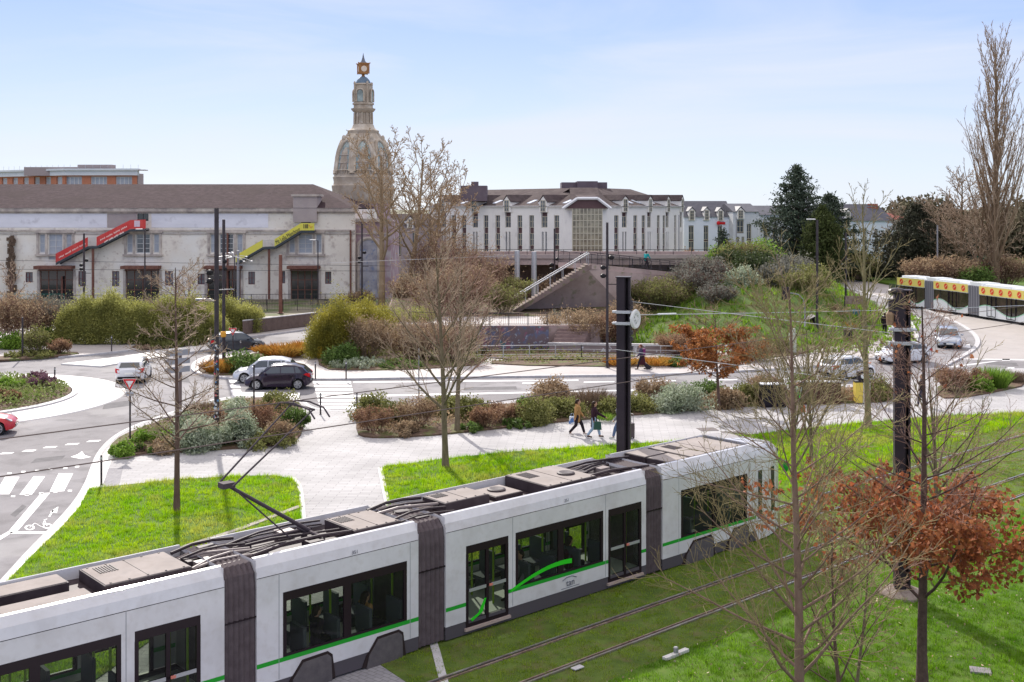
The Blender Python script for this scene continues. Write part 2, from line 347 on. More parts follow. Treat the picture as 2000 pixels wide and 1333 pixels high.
# verges
region('verge', pxs([(-200, 708), (0, 699), (20, 692), (110, 688), (165, 690), (120, 697), (0, 705), (-200, 714)], ZP), 0.05, ZP+0.06, M_soil, 1)
region('verge', pxs([(252, 678), (300, 669), (385, 664), (405, 668), (330, 678), (270, 683)], ZP), 0.05, ZP+0.06, M_soil, 1)
region('splitter_island', pxs([(119, 713), (197, 718), (250, 709), (330, 697), (425, 681), (470, 668), (416, 674), (330, 684), (230, 700)]), -0.01, 0.09, M_apron, 0)
region('splitter_island', pxs([(452, 770), (586, 770), (583, 783), (540, 779), (455, 777)]), -0.01, 0.11, M_apron, 0)
# --- the middle island, running right to the bus road
FI = [(384, 731), (375, 721), (384, 707), (412, 697), (460, 688), (520, 680), (575, 672), (618, 664), (700, 645), (800, 632)]
MI = [(800, 632), (1000, 620)]
fr = [(384, 731), (417, 738), (458, 742), (560, 743), (680, 743), (760, 741), (1000, 738), (1250, 735), (1375, 731), (1500, 724), (1612, 716), (1690, 704), (1765, 690), (1793, 668), (1788, 640), (1765, 620), (1700, 603), (1640, 592), (1590, 579), (1540, 565)]
isl = pxs(FI)+[Vector((-8, 108, 0)), Vector((24, 120, 0)), P(1540, 560)]+pxs(fr[::-1])
structure(MB().prism([(p.x, p.y) for p in isl], -0.02, ZP).obj('pavement', M_walk))
B = MB(); ribbon(B, chaikin(pxs([(412, 697), (384, 707), (375, 721), (384, 731)]+fr[1:]), 1, False), 0.25, -0.01, ZP+0.01); structure(B.obj('kerb', M_kerb))
# bus road edge: kerb of the reserved lane and its raised platform
bk = [(1540, 543), (1600, 552), (1680, 570), (1740, 587), (1800, 603), (1845, 621), (1880, 637), (1905, 655), (1912, 672), (1898, 688), (1870, 703), (1845, 716)]
bkp = chaikin(pxs(bk), 2, False)
B = MB(); ribbon(B, bkp, 0.35, -0.01, 0.11); structure(B.obj('kerb', M_kerb))
M_lane = mat('beige_bus_lane', (0.36, 0.33, 0.31), 0.6, (0.42, 0.39, 0.37), 0.5, 8, extra=[((0.28, 0.26, 0.25), 1, 0.5, 0.7, 0.5)])
structure(MB().prism([(p.x, p.y) for p in bkp[:-6]]+[(60, 80), (100, 100), (100, 165), (35, 175)], -0.01, 0.012).obj('bus_lane', M_lane))
# park ground beyond the bus road, grass strip beside it
structure(MB().prism([(p.x, p.y) for p in pxs([(1480, 532), (1600, 541), (1700, 551), (1760, 562)])]+[(80, 128), (140, 150), (140, 240), (20, 240), (22, 196)], -0.01, 0.3).obj('park_ground', M_turf))
# --- road markings
B = MB()
def mk(l): B.add([(p.x, p.y, 0.005) for p in pxs(l)], [tuple(range(len(l)))])
mk([(-10, 966), (18, 966), (38, 932), (10, 932)]); mk([(38, 967), (62, 967), (88, 931), (66, 931)]); mk([(97, 961), (125, 960), (143, 925), (115, 925)])
for x, y in [(18, 925), (45, 922), (72, 920), (98, 917), (127, 915), (150, 912), (25, 970), (52, 967), (80, 964), (108, 961), (136, 959)]: mk([(x-4, y+1.5), (x+4, y+1.5), (x+5, y-1.5), (x-3, y-1.5)])
mk([(-4, 1058), (-4, 1050), (17, 1038), (80, 964), (98, 963), (36, 1036), (20, 1043)]); mk([(20, 1043), (20, 1039), (104, 1039), (101, 1043)])
for x, y in [(8, 886), (52, 881), (93, 874), (136, 868), (178, 862)]: mk([(x-10, y+2), (x+14, y+1), (x+20, y-2), (x-2, y-1.5)])
mk([(138, 893), (152, 888), (160, 882), (166, 890), (178, 893), (158, 897)])
for i in range(9):
    y = 745+i*7.1; x0 = 612+i*1.9; mk([(x0, y+4.4), (x0+74-i*0.3, y+4.4), (x0+73-i*0.3, y), (x0-1, y)])
for i in range(6):
    y = 722+i*10; mk([(444+i*2, y+6), (464+i*2, y+6), (462+i*2, y), (442+i*2, y)])
mk([(690, 748), (1130, 744), (1130, 742), (690, 746)])
for i in range(5): x = 1020+i*120; mk([(x, 750-i*2), (x+60, 749-i*2), (x+60, 747-i*2), (x, 748-i*2)])
mk([(690, 776), (1500, 758), (1500, 756), (690, 773)])
mk([(1850, 716), (1876, 702), (2080, 706), (2080, 703), (1874, 699), (1845, 714)]); mk([(1850, 717), (1940, 706), (1950, 706), (1862, 718)])
for x, y in [(1888, 677), (1932, 677), (1970, 678), (1920, 695), (1965, 702), (1975, 722)]: mk([(x-8, y+3), (x+8, y+3), (x+6, y-4), (x-7, y-4)])
mk([(1660, 592), (1800, 626), (1802, 623), (1662, 590)])
# bicycle symbol and arrow in the cycle lane
def mring(cx, cy, rx, ry, w):
    for k in range(14):
        a, b = 2*PI*k/14, 2*PI*(k+1)/14
        B.add([(*P(cx+math.cos(t)*r*rx, cy+math.sin(t)*r*ry).xy, 0.005) for t, r in ((a, 1), (b, 1), (b, w), (a, w))], [(0, 1, 2, 3)])
mring(58, 1031, 10, 5.2, 0.62); mring(92, 1028, 10, 5.2, 0.62)
def ml(a, b, w=0.8): mk([(a[0]-w, a[1]), (a[0]+w, a[1]), (b[0]+w, b[1]), (b[0]-w, b[1])])
ml((58, 1031), (68, 1022)); ml((68, 1022), (82, 1030)); ml((82, 1030), (86, 1019)); ml((66, 1024), (88, 1021)); ml((92, 1028), (86, 1015)); ml((86, 1017), (92, 1014), 1.5)
ml((96, 1010), (104, 997), 1.8); mk([(98, 1000), (114, 990), (111, 1003)])
structure(B.obj('road_markings', M_paint))
M_patch = mat('asphalt_patch', (0.12, 0.115, 0.12), 0.95, (0.17, 0.165, 0.17), 2, 8, bump=0.2, bscale=40)
B = MB(); Z_ = 0.003
for l in ([(60, 905), (120, 898), (128, 890), (70, 896)], [(200, 800), (262, 792), (258, 782), (204, 789)], [(330, 745), (372, 748), (366, 736), (334, 733)], [(905, 763), (1010, 761), (1008, 755), (908, 757)], [(1300, 752), (1345, 751), (1344, 746), (1302, 747)], [(1925, 712), (1990, 716), (1985, 709), (1930, 707)], [(30, 1010), (52, 990), (44, 986), (20, 1006)]): B.add([(p.x, p.y, Z_) for p in pxs(l)], [tuple(range(len(l)))])
structure(B.obj('road_patches', M_patch))
# --- tram tracks: two rails each, set in turf
M_rail = mat('polished_rail', (0.50, 0.47, 0.46), 0.28, (0.36, 0.30, 0.27), 3, metal=0.75)
M_groove = mat('rail_groove', (0.03, 0.022, 0.02), 0.8)
for k, nc in enumerate((23.35, 19.75)):
    t = thing('tram_track', ['grooved tram track under the passing tram', 'empty grooved tram track in front of the passing tram'][k], 'tram track', T(20, nc, 0.1), group=None)
    for sg in (-0.75, 0.75):
        b = MB(); ribbon(b, [T(-16, nc+sg), T(62, nc+sg)], 0.06, 0.08, ZP+0.055); b.mat(1); ribbon(b, [T(-16, nc+sg-0.062*(1 if sg > 0 else -1)), T(62, nc+sg-0.062*(1 if sg > 0 else -1))], 0.055, 0.08, ZP+0.03)
        b.mat(2); ribbon(b, [T(-16, nc+sg-0.12*(1 if sg > 0 else -1)), T(62, nc+sg-0.12*(1 if sg > 0 else -1))], 0.035, 0.08, ZP+0.05)
        b.obj('rail', [M_rail, M_groove, mat('rust_rail_edge', (0.16, 0.10, 0.08), 0.8, (0.3, 0.24, 0.2), 6)], t, world=True)
# --- planting beds (soil)
def bed(pts, z=ZP): return region('planting_bed', pxs(pts, z), 0.03, z+0.07, M_soil, 1)
bed([(206, 893), (222, 862), (262, 842), (330, 818), (400, 792), (460, 780), (530, 778), (586, 786), (594, 812), (592, 845), (573, 868), (480, 876), (400, 881), (300, 888)])
bed([(695, 848), (697, 806), (760, 796), (1000, 791), (1300, 780), (1500, 769), (1640, 760), (1742, 752), (1752, 785), (1640, 789), (1560, 789), (1500, 792), (1300, 806), (1240, 812), (1100, 824), (870, 850), (770, 856), (715, 856)])
bed([(1832, 779), (1830, 752), (1900, 736), (1990, 734), (2010, 752), (1950, 766), (1880, 778)])
bed([(388, 728), (388, 712), (440, 700), (520, 690), (610, 672), (620, 680), (560, 694), (512, 712), (470, 733), (420, 734)])
bed([(624, 722), (620, 690), (640, 668), (760, 650), (960, 660), (960, 712), (830, 722), (700, 725)])
bed([(940, 706), (940, 676), (1060, 668), (1240, 676), (1240, 706)])
bed([(960, 714), (960, 704), (1240, 704), (1400, 698), (1560, 676), (1640, 640), (1650, 650), (1590, 690), (1500, 700), (1400, 712), (1240, 718)])
# --- embankment (terrain) carrying the footbridge approach; grid surface
def emb_h(x, y):
    """height of the grassy bank right of the steps"""
    def sm(a, b, t): t = max(0.0, min(1.0, (t-a)/(b-a))); return t*t*(3-2*t)
    front = 84.5+0.10*max(0, x-14)**1.3
    f = sm(front, front+22, y); r = 1-sm(22+(y-90)*0.25, 31+(y-90)*0.28, x)
    l = 0.35*sm(7.6, 9.4, x)+0.65*sm(11, 21, x); bk = 1-sm(134, 150, y)
    return 3.9*f*r*l*bk
nx, ny = 60, 70; V = []; F = []
for j in range(ny+1):
    for i in range(nx+1):
        x = 7.4+i*(42-7.4)/nx; y = 83+j*(152-83)/ny
        h = emb_h(x, y); V.append((x, y, 0.10+h+(0.12*math.sin(x*1.3+y)*math.cos(y*0.9) if h > 0.3 else 0)))
for j in range(ny):
    for i in range(nx): a = j*(nx+1)+i; F.append((a, a+1, a+nx+2, a+nx+1))
# drop the cells that stay flat so they do not cover the pavement
F = [f for f in F if max(V[k][2] for k in f) > 0.16]
structure(npmesh('embankment', V, F, mat('bank_turf', (0.045, 0.09, 0.012), 0.95, (0.10, 0.15, 0.03), 0.6, 8, bump=0.4, bscale=20, extra=[((0.12, 0.09, 0.05), 0.5, 0.52, 0.66, 0.7)]), smooth=True))

# ================================================================ LAWN GRASS (stuff)
def inpoly(pts, X, Y):
    n = len(pts); ins = np.zeros(len(X), bool); j = n-1
    for i in range(n):
        xi, yi, xj, yj = pts[i][0], pts[i][1], pts[j][0], pts[j][1]
        c = ((yi > Y) != (yj > Y)) & (X < (xj-xi)*(Y-yi)/((yj-yi) or 1e-9)+xi); ins ^= c; j = i
    return ins
def grass(name, poly, dens, h, w, m, z=ZP+0.01, clip=True, zf=None, lab=None):
    xs = [p[0] for p in poly]; ys = [p[1] for p in poly]
    x0, x1, y0, y1 = min(xs), max(xs), min(ys), max(ys); n = int((x1-x0)*(y1-y0)*dens)
    nt_ = max(1, n//14); tx = rng.uniform(x0, x1, nt_); ty = rng.uniform(y0, y1, nt_); ti = rng.integers(0, nt_, n); th_ = rng.uniform(0.45, 1.55, nt_)[ti]
    ox, oy = rng.normal(size=n), rng.normal(size=n); X = tx[ti]+ox*0.055; Y = ty[ti]+oy*0.055; k = inpoly(poly, X, Y)
    if clip: k &= (np.abs(X) < Y*0.50+1.5) & (Y > 22) & (Y < 75 if y1 < 200 else True)
    X, Y, ox, oy, th_ = X[k], Y[k], ox[k], oy[k], th_[k]; n = len(X)
    # keep fewer, larger blades far away
    q = rng.uniform(0, 1, n) < np.clip((32/Y)**1.3, 0.12, 1); X, Y, ox, oy, th_ = X[q], Y[q], ox[q], oy[q], th_[q]; n = len(X); g = np.clip(Y/32, 1, 3)**0.8
    cl = 0.75+0.5*(np.sin(X*2.1+1.3*np.sin(Y*1.7))*np.cos(Y*2.6+X)*0.5+0.5)*rng.uniform(0.5, 1.3, n)
    hh = h*g*cl*th_*rng.uniform(0.6, 1.2, n); ww = w*g; a = rng.uniform(0, 2*PI, n); l = rng.uniform(0.1, 0.8, n)*hh; b = rng.uniform(0, 2*PI, n)
    Z = np.full(n, z) if zf is None else zf(X, Y)
    V = np.empty((n, 3, 3)); c, s = np.cos(a)*ww/2, np.sin(a)*ww/2
    V[:, 0] = np.stack([X-c, Y-s, Z], 1); V[:, 1] = np.stack([X+c, Y+s, Z], 1); V[:, 2] = np.stack([X+(np.cos(b)*0.5+ox*0.5)*l, Y+(np.sin(b)*0.5+oy*0.5)*l, Z+hh], 1)
    F = np.arange(3*n).reshape(n, 3); o = npmesh(name, V.reshape(-1, 3), F, m); return tag(o, lab, 'grass', kind='stuff')
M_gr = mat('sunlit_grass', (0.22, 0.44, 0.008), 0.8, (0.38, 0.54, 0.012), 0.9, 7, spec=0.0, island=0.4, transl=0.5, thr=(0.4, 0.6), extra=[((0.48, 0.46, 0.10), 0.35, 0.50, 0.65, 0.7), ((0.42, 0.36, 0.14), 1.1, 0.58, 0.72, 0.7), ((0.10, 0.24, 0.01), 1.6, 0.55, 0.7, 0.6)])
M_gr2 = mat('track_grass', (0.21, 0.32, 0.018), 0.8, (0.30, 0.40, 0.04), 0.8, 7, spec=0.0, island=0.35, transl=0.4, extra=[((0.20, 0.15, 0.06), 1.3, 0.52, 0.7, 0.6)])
M_gr3 = mat('foreground_grass', (0.09, 0.22, 0.010), 0.8, (0.20, 0.36, 0.02), 0.8, 7, spec=0.0, island=0.45, transl=0.45, extra=[((0.12, 0.12, 0.03), 0.9, 0.55, 0.75, 0.6)])  # darker copy of the sunlit lawn grass, with shade put into its colour
grass('lawn_grass', [tuple(p.xy) for p in LAWN1], 800, 0.10, 0.014, M_gr, lab='bright green lawn left of the paved crossing')
grass('lawn_grass', [tuple(p.xy) for p in LAWN2], 800, 0.10, 0.014, M_gr, lab='bright green lawn strip between the footpath and the tram tracks')
grass('track_grass', [tuple(p.xy) for p in TRACKBED1], 600, 0.05, 0.012, M_gr2, lab='short olive grass growing between the tram rails')
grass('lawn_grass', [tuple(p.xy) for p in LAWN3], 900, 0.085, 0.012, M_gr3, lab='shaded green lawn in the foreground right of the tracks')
EP = [(8.5, 84), (30, 84), (40, 110), (40, 140), (8.5, 140)]
def ez(X, Y): return np.array([0.1+emb_h(x, y) for x, y in zip(X, Y)])
grass('bank_grass', EP, 60, 0.16, 0.05, mat('bank_grass', (0.13, 0.26, 0.015), 0.6, (0.20, 0.30, 0.03), 0.4, 7, island=0.35, transl=0.5, extra=[((0.2, 0.16, 0.07), 0.5, 0.52, 0.64, 0.8)]), clip=False, zf=ez, lab='rough green grass on the bank below the footbridge')
# ================================================================ TRAM
M_tw = mat('tram_white', (0.68, 0.67, 0.685), 0.25, (0.60, 0.59, 0.605), 0.7, 4, extra=[((0.36, 0.33, 0.31), 1.5, 0.52, 0.8, 0.4), ((0.50, 0.47, 0.45), 7, 0.5, 0.75, 0.35)], spec=0.5)
M_tw.node_tree.nodes['Principled BSDF'].inputs['Coat Weight'].default_value = 0.5
M_tgreen = mat('tram_green_stripe', (0.02, 0.33, 0.03), 0.35)
M_tgreen2 = mat('bright_green_sweep', (0.03, 0.60, 0.02), 0.4)
M_tgrey = mat('tram_skirt_grey', (0.085, 0.075, 0.085), 0.5)
M_tframe = mat('tram_window_band', (0.022, 0.014, 0.018), 0.25)
M_tglass = mat('tinted_tram_glass', (0.02, 0.02, 0.022), 0.05, spec=0.7, alpha=(0.30, (0.72, 0.78, 0.70)))
M_bellow = mat('grey_brown_bellows', (0.085, 0.065, 0.07), 0.7, (0.12, 0.095, 0.10), 5)
M_roofd = mat('dark_roof_well', (0.035, 0.024, 0.028), 0.6, (0.06, 0.045, 0.05), 2)
M_roofb = mat('beige_roof_box', (0.28, 0.245, 0.225), 0.9, (0.36, 0.32, 0.30), 1.5, extra=[((0.20, 0.18, 0.17), 3, 0.5, 0.7, 0.5)])
M_tint = mat('tram_interior_grey', (0.5, 0.52, 0.50), 0.6)
M_tyel = mat('tram_yellow_green_pole', (0.35, 0.55, 0.04), 0.4)
M_seat = mat('tram_seat_grey', (0.09, 0.10, 0.12), 0.8)
NS, FSD = 22.15, 24.55; ZR = 3.28; TW = FSD-NS
tram = thing('tram', 'long white articulated tram with a green stripe and dark windows crossing the foreground', 'tram', T(14.35, 23.35, 0.1), rz=math.atan2(TU.y, TU.x))
S0 = 14.35
def tl(s, n, z): return (s-S0, n-23.35, z-0.1)       # tram local
# side profile: (inset from the outer side, z) bottom -> top
def section(s0, s1, wins, doors, arches, stripes, taper=0.0, name='car_body'):
    """white shell with real openings, on both sides"""
    B = MB(); G = MB(); D = []; grey = MB()
    ops = [(a, b, 0.98, 2.42) for a, b in wins]+[(a, b, 0.33, 2.40) for a, b in doors]
    us = sorted({s0, s1}|{o[0] for o in ops}|{o[1] for o in ops}); zs = [0.50, 0.98, 2.40, 2.42, 2.85, 2.86, 3.28]
    for side in (0, 1):
        nn = NS if side == 0 else FSD; sg = 1 if side == 0 else -1     # sg: inward
        for i in range(len(us)-1):
            for z0, z1 in ((0.5, 0.88), (0.88, 0.98), (0.98, 2.40), (2.40, 2.42), (2.42, 2.85)):
                um = (us[i]+us[i+1])/2; zm = (z0+z1)/2
                if any(o[0] < um < o[1] and o[2] < zm < o[3] for o in ops): continue
                B.mi = 1 if (z0 == 0.88) else 0
                B.quad(tl(us[i], nn, z0), tl(us[i+1], nn, z0), tl(us[i+1], nn, z1), tl(us[i], nn, z1))
        B.mi = 0
        for a, b in ((s0, s1),):
            for (i0, z0), (i1, z1) in (((0.0, 2.865), (0.05, 3.08)), ((0.05, 3.08), (0.16, 3.27)), ((0.16, 3.27), (0.24, 3.28)), ((0.24, 3.28), (0.26, 3.0))):
                B.quad(tl(a, nn+sg*i0, z0), tl(b, nn+sg*i0, z0), tl(b, nn+sg*i1, z1), tl(a, nn+sg*i1, z1))
        B.mi = 2; B.quad(tl(s0, nn+sg*0.012, 2.85), tl(s1, nn+sg*0.012, 2.85), tl(s1, nn+sg*0.012, 2.866), tl(s0, nn+sg*0.012, 2.866)); B.mi = 0
        # vertical panel joints
        for o in wins:
            for u in (o[0]-0.10, o[1]+0.10):
                if s0+0.1 < u < s1-0.1: B.mat(4).b2(tl(u-0.008, nn-sg*0.001, 0.52), tl(u+0.008, nn+sg*0.01, 2.84)); B.mi = 0
    # end walls, ceiling, floor
    for u in (s0, s1):
        for n0, n1 in ((NS, NS+0.5), (FSD-0.5, FSD)): B.quad(tl(u, n0, 0.5), tl(u, n1, 0.5), tl(u, n1, 3.0), tl(u, n0, 3.0))
        B.quad(tl(u, NS+0.05, 2.3), tl(u, FSD-0.05, 2.3), tl(u, FSD-0.05, 3.25), tl(u, NS+0.05, 3.25))
    B.mi = 3
    B.b2(tl(s0, NS+0.03, 2.50), tl(s1, FSD-0.03, 2.56)); B.b2(tl(s0, NS+0.03, 0.30), tl(s1, FSD-0.03, 0.40))
    body = B.obj(name, [M_tw, M_tgreen, M_tframe, M_tint, mat('panel_joint', (0.25, 0.26, 0.28), 0.6)], tram, auto=25)
    # grey skirt with bogie openings
    K = MB()
    for side in (0, 1):
        nn = NS if side == 0 else FSD; sg = 1 if side == 0 else -1
        K.b2(tl(s0, nn+sg*0.01, 0.17), tl(s1, nn+sg*0.10, 0.502))
        for a, b in doors: K.mat(1).b2(tl(a-0.05, nn-sg*0.05, 0.25), tl(b+0.05, nn+sg*0.02, 0.32)); K.mi = 0
    K.obj('skirt', [M_tgrey, mat('door_sill', (0.42, 0.33, 0.29), 0.5)], tram)
    for side in (0, 1):
        nn = NS if side == 0 else FSD; sg = 1 if side == 0 else -1
        for a, b in arches:
            w = b-a
            a += 0.04; b -= 0.04; w = b-a
            pr = [(a-0.14, 0.16), (a-0.02, 0.42), (a+0.28*w, 0.80), (b-0.10, 0.82), (b+0.02, 0.72), (b+0.10, 0.16)]
            pi = [(a-0.04, 0.10), (a+0.05, 0.42), (a+0.30*w, 0.74), (b-0.12, 0.76), (b-0.03, 0.68), (b, 0.10)]
            X = MB(); X.slab([tl(u, nn-sg*0.020, z) for u, z in pr], Vector((0, sg*0.05, 0))); X.mat(1)
            X.slab([tl(u, nn-sg*0.045, z) for u, z in pi], Vector((0, sg*0.05, 0)))
            X.obj('wheel_cover', [mat('arch_lip', (0.03, 0.02, 0.02), 0.5), mat('wheel_cover_grey', (0.09, 0.08, 0.085), 0.8, (0.13, 0.115, 0.115), 4)], tram)
        for a, b in wins:
            X = MB(); nb = max(2, round((b-a)/1.75)); f = 0.06
            n0, n1 = nn-sg*0.004, nn+sg*0.05
            X.b2(tl(a, n0, 0.98), tl(b, n1, 1.03)); X.b2(tl(a, n0, 2.22), tl(b, n1, 2.42))
            for i in range(nb+1):
                u = a+(b-a)*i/nb; hw = 0.10 if 0 < i < nb else 0.045; u = min(max(u, a+hw), b-hw)
                X.b2(tl(u-hw, n0, 1.03), tl(u+hw, n1, 2.22))
            w = X.obj('window', M_tframe, tram); w['label'] = 'dark framed tram window'
            Y = MB()
            for i in range(nb): Y.quad(tl(a+(b-a)*i/nb, nn+sg*0.022, 1.0), tl(a+(b-a)*(i+1)/nb, nn+sg*0.022, 1.0), tl(a+(b-a)*(i+1)/nb, nn+sg*0.022, 2.25), tl(a+(b-a)*i/nb, nn+sg*0.022, 2.25))
            Y.obj('pane', M_tglass, w)
        for a, b in doors:
            X = MB(); n0, n1 = nn+sg*0.0, nn+sg*0.06; c = (a+b)/2
            X.b2(tl(a, n0, 2.20), tl(b, n1, 2.40)); X.b2(tl(a, n0, 0.33), tl(b, n1, 0.42))
            for u in (a+0.04, c, b-0.04): X.b2(tl(u-0.045, n0, 0.42), tl(u+0.045, n1, 2.2))
            X.b2(tl(a+0.08, n0, 1.24), tl(b-0.08, n1, 1.29))
            d = X.obj('door', M_tframe, tram)
            Y = MB(); Y.quad(tl(a, nn+sg*0.03, 0.4), tl(b, nn+sg*0.03, 0.4), tl(b, nn+sg*0.03, 2.25), tl(a, nn+sg*0.03, 2.25)); Y.obj('pane', M_tglass, d)
            Y = MB(); Y.b2(tl(a+0.1, nn-sg*0.02, 1.22), tl(c-0.06, nn, 1.30)); Y.b2(tl(c+0.12, nn-sg*0.02, 1.22), tl(b-0.1, nn, 1.30)); Y.obj('grab_bar', M_lgrey, d)
            Y = MB(); Y.b2(tl(c+0.05, nn-sg*0.025, 1.23), tl(c+0.16, nn+0.0, 1.29)); Y.obj('opening_button', mat('coral_button', (0.6, 0.2, 0.15), 0.5), d)
    return body
def roof_well(s0, s1):
    B = MB(); B.b2(tl(s0+0.02, NS+0.25, 2.97), tl(s1-0.02, FSD-0.25, 3.03)); B.obj('roof_deck', M_roofd, tram)
def roof_box(s0, s1, n0, n1, h=0.34, m=None, extra=None):
    B = MB(); c = tl((s0+s1)/2, (n0+n1)/2, 3.03+h/2); B.box(c, (s1-s0, n1-n0, h)); B.mat(1).box((c[0], c[1], c[2]+h/2+0.006), (s1-s0-0.06, n1-n0-0.06, 0.02))
    if extra:
        for (u, w) in extra: B.mat(0).lathe([(0.26, 0), (0.26, 0.04), (0.2, 0.06), (0.05, 0.05)], (u-S0, w-23.35, c[2]+h/2+0.012), 20)
    B.obj('roof_unit', [M_roofd, m or M_roofb], tram, bevel=0.01)
    if s1-s0 > 1.2 and n1-n0 > 0.8:      # louvred vent and lid bolts
        V_ = MB(); u0 = c[0]-(s1-s0)*0.28; z = c[2]+h/2+0.016
        for k in range(7): V_.box((u0-0.18+k*0.06, c[1]+(n1-n0)*0.22, z+0.008), (0.028, (n1-n0)*0.32, 0.014), 0)
        V_.obj('vent', M_roofd, tram); V_ = MB()
        for k in range(5):
            for e in (-1, 1): V_.box((c[0]-(s1-s0)*0.42+(s1-s0)*0.21*k, c[1]+e*((n1-n0)/2-0.07), z+0.006), (0.035, 0.035, 0.015))
        V_.box((c[0], c[1], z+0.002), (0.012, n1-n0-0.08, 0.01)); V_.obj('lid_fastener', M_roofd, tram)
def bellows(s0, s1):
    rings = []; n = 13
    for i in range(n):
        u = s0+(s1-s0)*i/(n-1); d = 0.035 if i % 2 == 0 else -0.01
        a, b = NS+0.03+d, FSD-0.03-d
        rings.append([tl(u, a, 0.2), tl(u, a, 2.7), tl(u, a+0.05, 3.0), tl(u, a+0.22, 3.2-d), tl(u, b-0.22, 3.2-d), tl(u, b-0.05, 3.0), tl(u, b, 2.7), tl(u, b, 0.2)])
    B = MB(); B.loft(rings)
    B.mat(1)
    for nn, sg in ((NS, 1), (FSD, -1)): B.b2(tl(s0, nn+sg*0.015, 2.02), tl(s1, nn+sg*0.08, 2.05))
    B.obj('bellows', [M_bellow, M_tframe], tram)
section(3.92, 11.38, [(5.75, 9.12)], [(4.12, 5.52), (9.40, 10.83)], [], None)
section(12.15, 16.55, [(12.8, 16.2)], [], [(12.95, 14.1), (15.0, 16.1)], None)
section(17.40, 24.86, [(19.73, 23.05)], [(18.05, 19.48), (23.26, 24.66)], [], None)
section(25.60, 30.2, [(26.44, 29.72)], [], [(26.6, 28.0), (28.7, 29.8)], None)
section(-1.4, 3.15, [(-0.9, 2.4)], [], [(-0.6, 0.8), (1.4, 2.6)], None)
for a, b in ((3.15, 3.92), (11.38, 12.15), (16.55, 17.40), (24.86, 25.60)): bellows(a, b)
for a, b in ((3.92, 11.38), (12.15, 16.55), (17.4, 24.86), (25.6, 30.2), (-1.4, 3.15)): roof_well(a, b)
# driver's cab: rounded, tapering nose
def cabnose(sa, dr):
    R = []
    for du, ins, zt, zb, fz in ((0, 0, 3.28, 0.17, 0), (0.6, 0.03, 3.26, 0.17, 0), (1.2, 0.14, 3.18, 0.18, 0), (1.7, 0.34, 2.98, 0.22, 0), (2.0, 0.62, 2.55, 0.3, 0), (2.12, 0.85, 1.9, 0.4, 0)):
        u = sa+dr*du; a, b = NS+ins, FSD-ins
        h = zt-zb
        R.append([tl(u, a, zb), tl(u, a, zb+h*0.55), tl(u, a, zb+h*0.87), tl(u, a+0.06, zb+h*0.95), tl(u, a+0.22, zt), tl(u, b-0.22, zt), tl(u, b-0.06, zb+h*0.95), tl(u, b, zb+h*0.87), tl(u, b, zb+h*0.55), tl(u, b, zb)])
    if dr < 0: R = [r[::-1] for r in R]
    B = MB(); B.loft(R); B.obj('cab_shell', M_tw, tram, auto=50)
    for nn, sg in ((NS, 1), (FSD, -1)):
        Y = MB(); Y.slab([tl(sa+dr*u, nn-sg*0.012+sg*i, z) for u, i, z in ((0.12, 0, 0.85), (0.12, 0, 2.42), (1.15, 0.13, 2.4), (1.22, 0.14, 0.95))], Vector((0, sg*0.03, 0))); Y.obj('cab_window', M_glassd, tram)
        Y = MB(); Y.tube([tl(sa+dr*1.2, nn+sg*0.1, 2.6), tl(sa+dr*1.35, nn-sg*0.15, 2.6), tl(sa+dr*1.35, nn-sg*0.2, 2.35)], 0.025, 6); Y.ball(tl(sa+dr*1.35, nn-sg*0.2, 2.42), (0.07, 0.1, 0.2)); Y.obj('mirror', M_tgreen, tram, smooth=True)
    Y = MB(); Y.slab([tl(sa+dr*u, n, z) for u, n, z in ((1.78, NS+0.42, 2.85), (1.78, FSD-0.42, 2.85), (2.16, FSD-0.9, 1.5), (2.16, NS+0.9, 1.5))], Vector((dr*0.04, 0, 0))); Y.obj('windscreen', M_glassd, tram)
    Y = MB(); [Y.ball(tl(sa+dr*2.0, n, 0.9), (0.12, 0.14, 0.1)) for n in (NS+0.7, FSD-0.7)]; Y.obj('headlights', mat('lamp_glass', (0.8, 0.8, 0.78), 0.1), tram, smooth=True)
cabnose(30.2, 1); cabnose(-1.4, -1)
# roof equipment
NA, NB = NS+0.30, FSD-0.30; NM = 23.35
roof_box(9.0, 10.9, NA+0.25, NB-0.15, 0.24); roof_box(6.3, 8.6, NM+0.2, NB, 0.2); roof_box(6.9, 8.7, NA, NM-0.35, 0.2); roof_box(4.3, 6.0, NA, NB, 0.2)
roof_box(15.0, 16.35, NA+0.15, NB-0.3, 0.24)
roof_box(18.1, 19.6, NM-0.3, NB-0.2, 0.26); roof_box(19.9, 20.9, NM-0.2, NB-0.1, 0.1, extra=[(20.4, 23.7)]); roof_box(21.2, 23.1, NA, NB, 0.30, extra=[(22.6, 23.2)])
roof_box(26.2, 27.2, NA, NM-0.03, 0.22); roof_box(26.2, 27.2, NM+0.03, NB, 0.22); roof_box(27.3, 29.9, NA, NB, 0.22)
roof_box(-0.8, 2.4, NA, NB, 0.3)
B = MB(); r2 = random.Random(3)
for (a, b) in ((11.0, 12.6), (16.3, 18.1), (23.2, 25.9), (12.3, 15.0), (2.6, 4.4)):
    for k in range(7):
        n0 = r2.uniform(NA+0.05, NB-0.1); n1 = n0+r2.uniform(-0.35, 0.35); z = r2.uniform(3.07, 3.26)
        B.mi = r2.choice((0, 0, 1)); B.tube([tl(a, n0, z), tl((a*2+b)/3, (n0+n1)/2, z+0.08), tl((a+2*b)/3, n1, z+0.06), tl(b, n1, z)], r2.uniform(0.02, 0.045), 6)
    for k in range(3): B.mi = k % 2; B.box(tl(r2.uniform(a+0.2, b-0.2), r2.uniform(NA+0.2, NB-0.2), 3.13), (0.4, 0.3, 0.18))
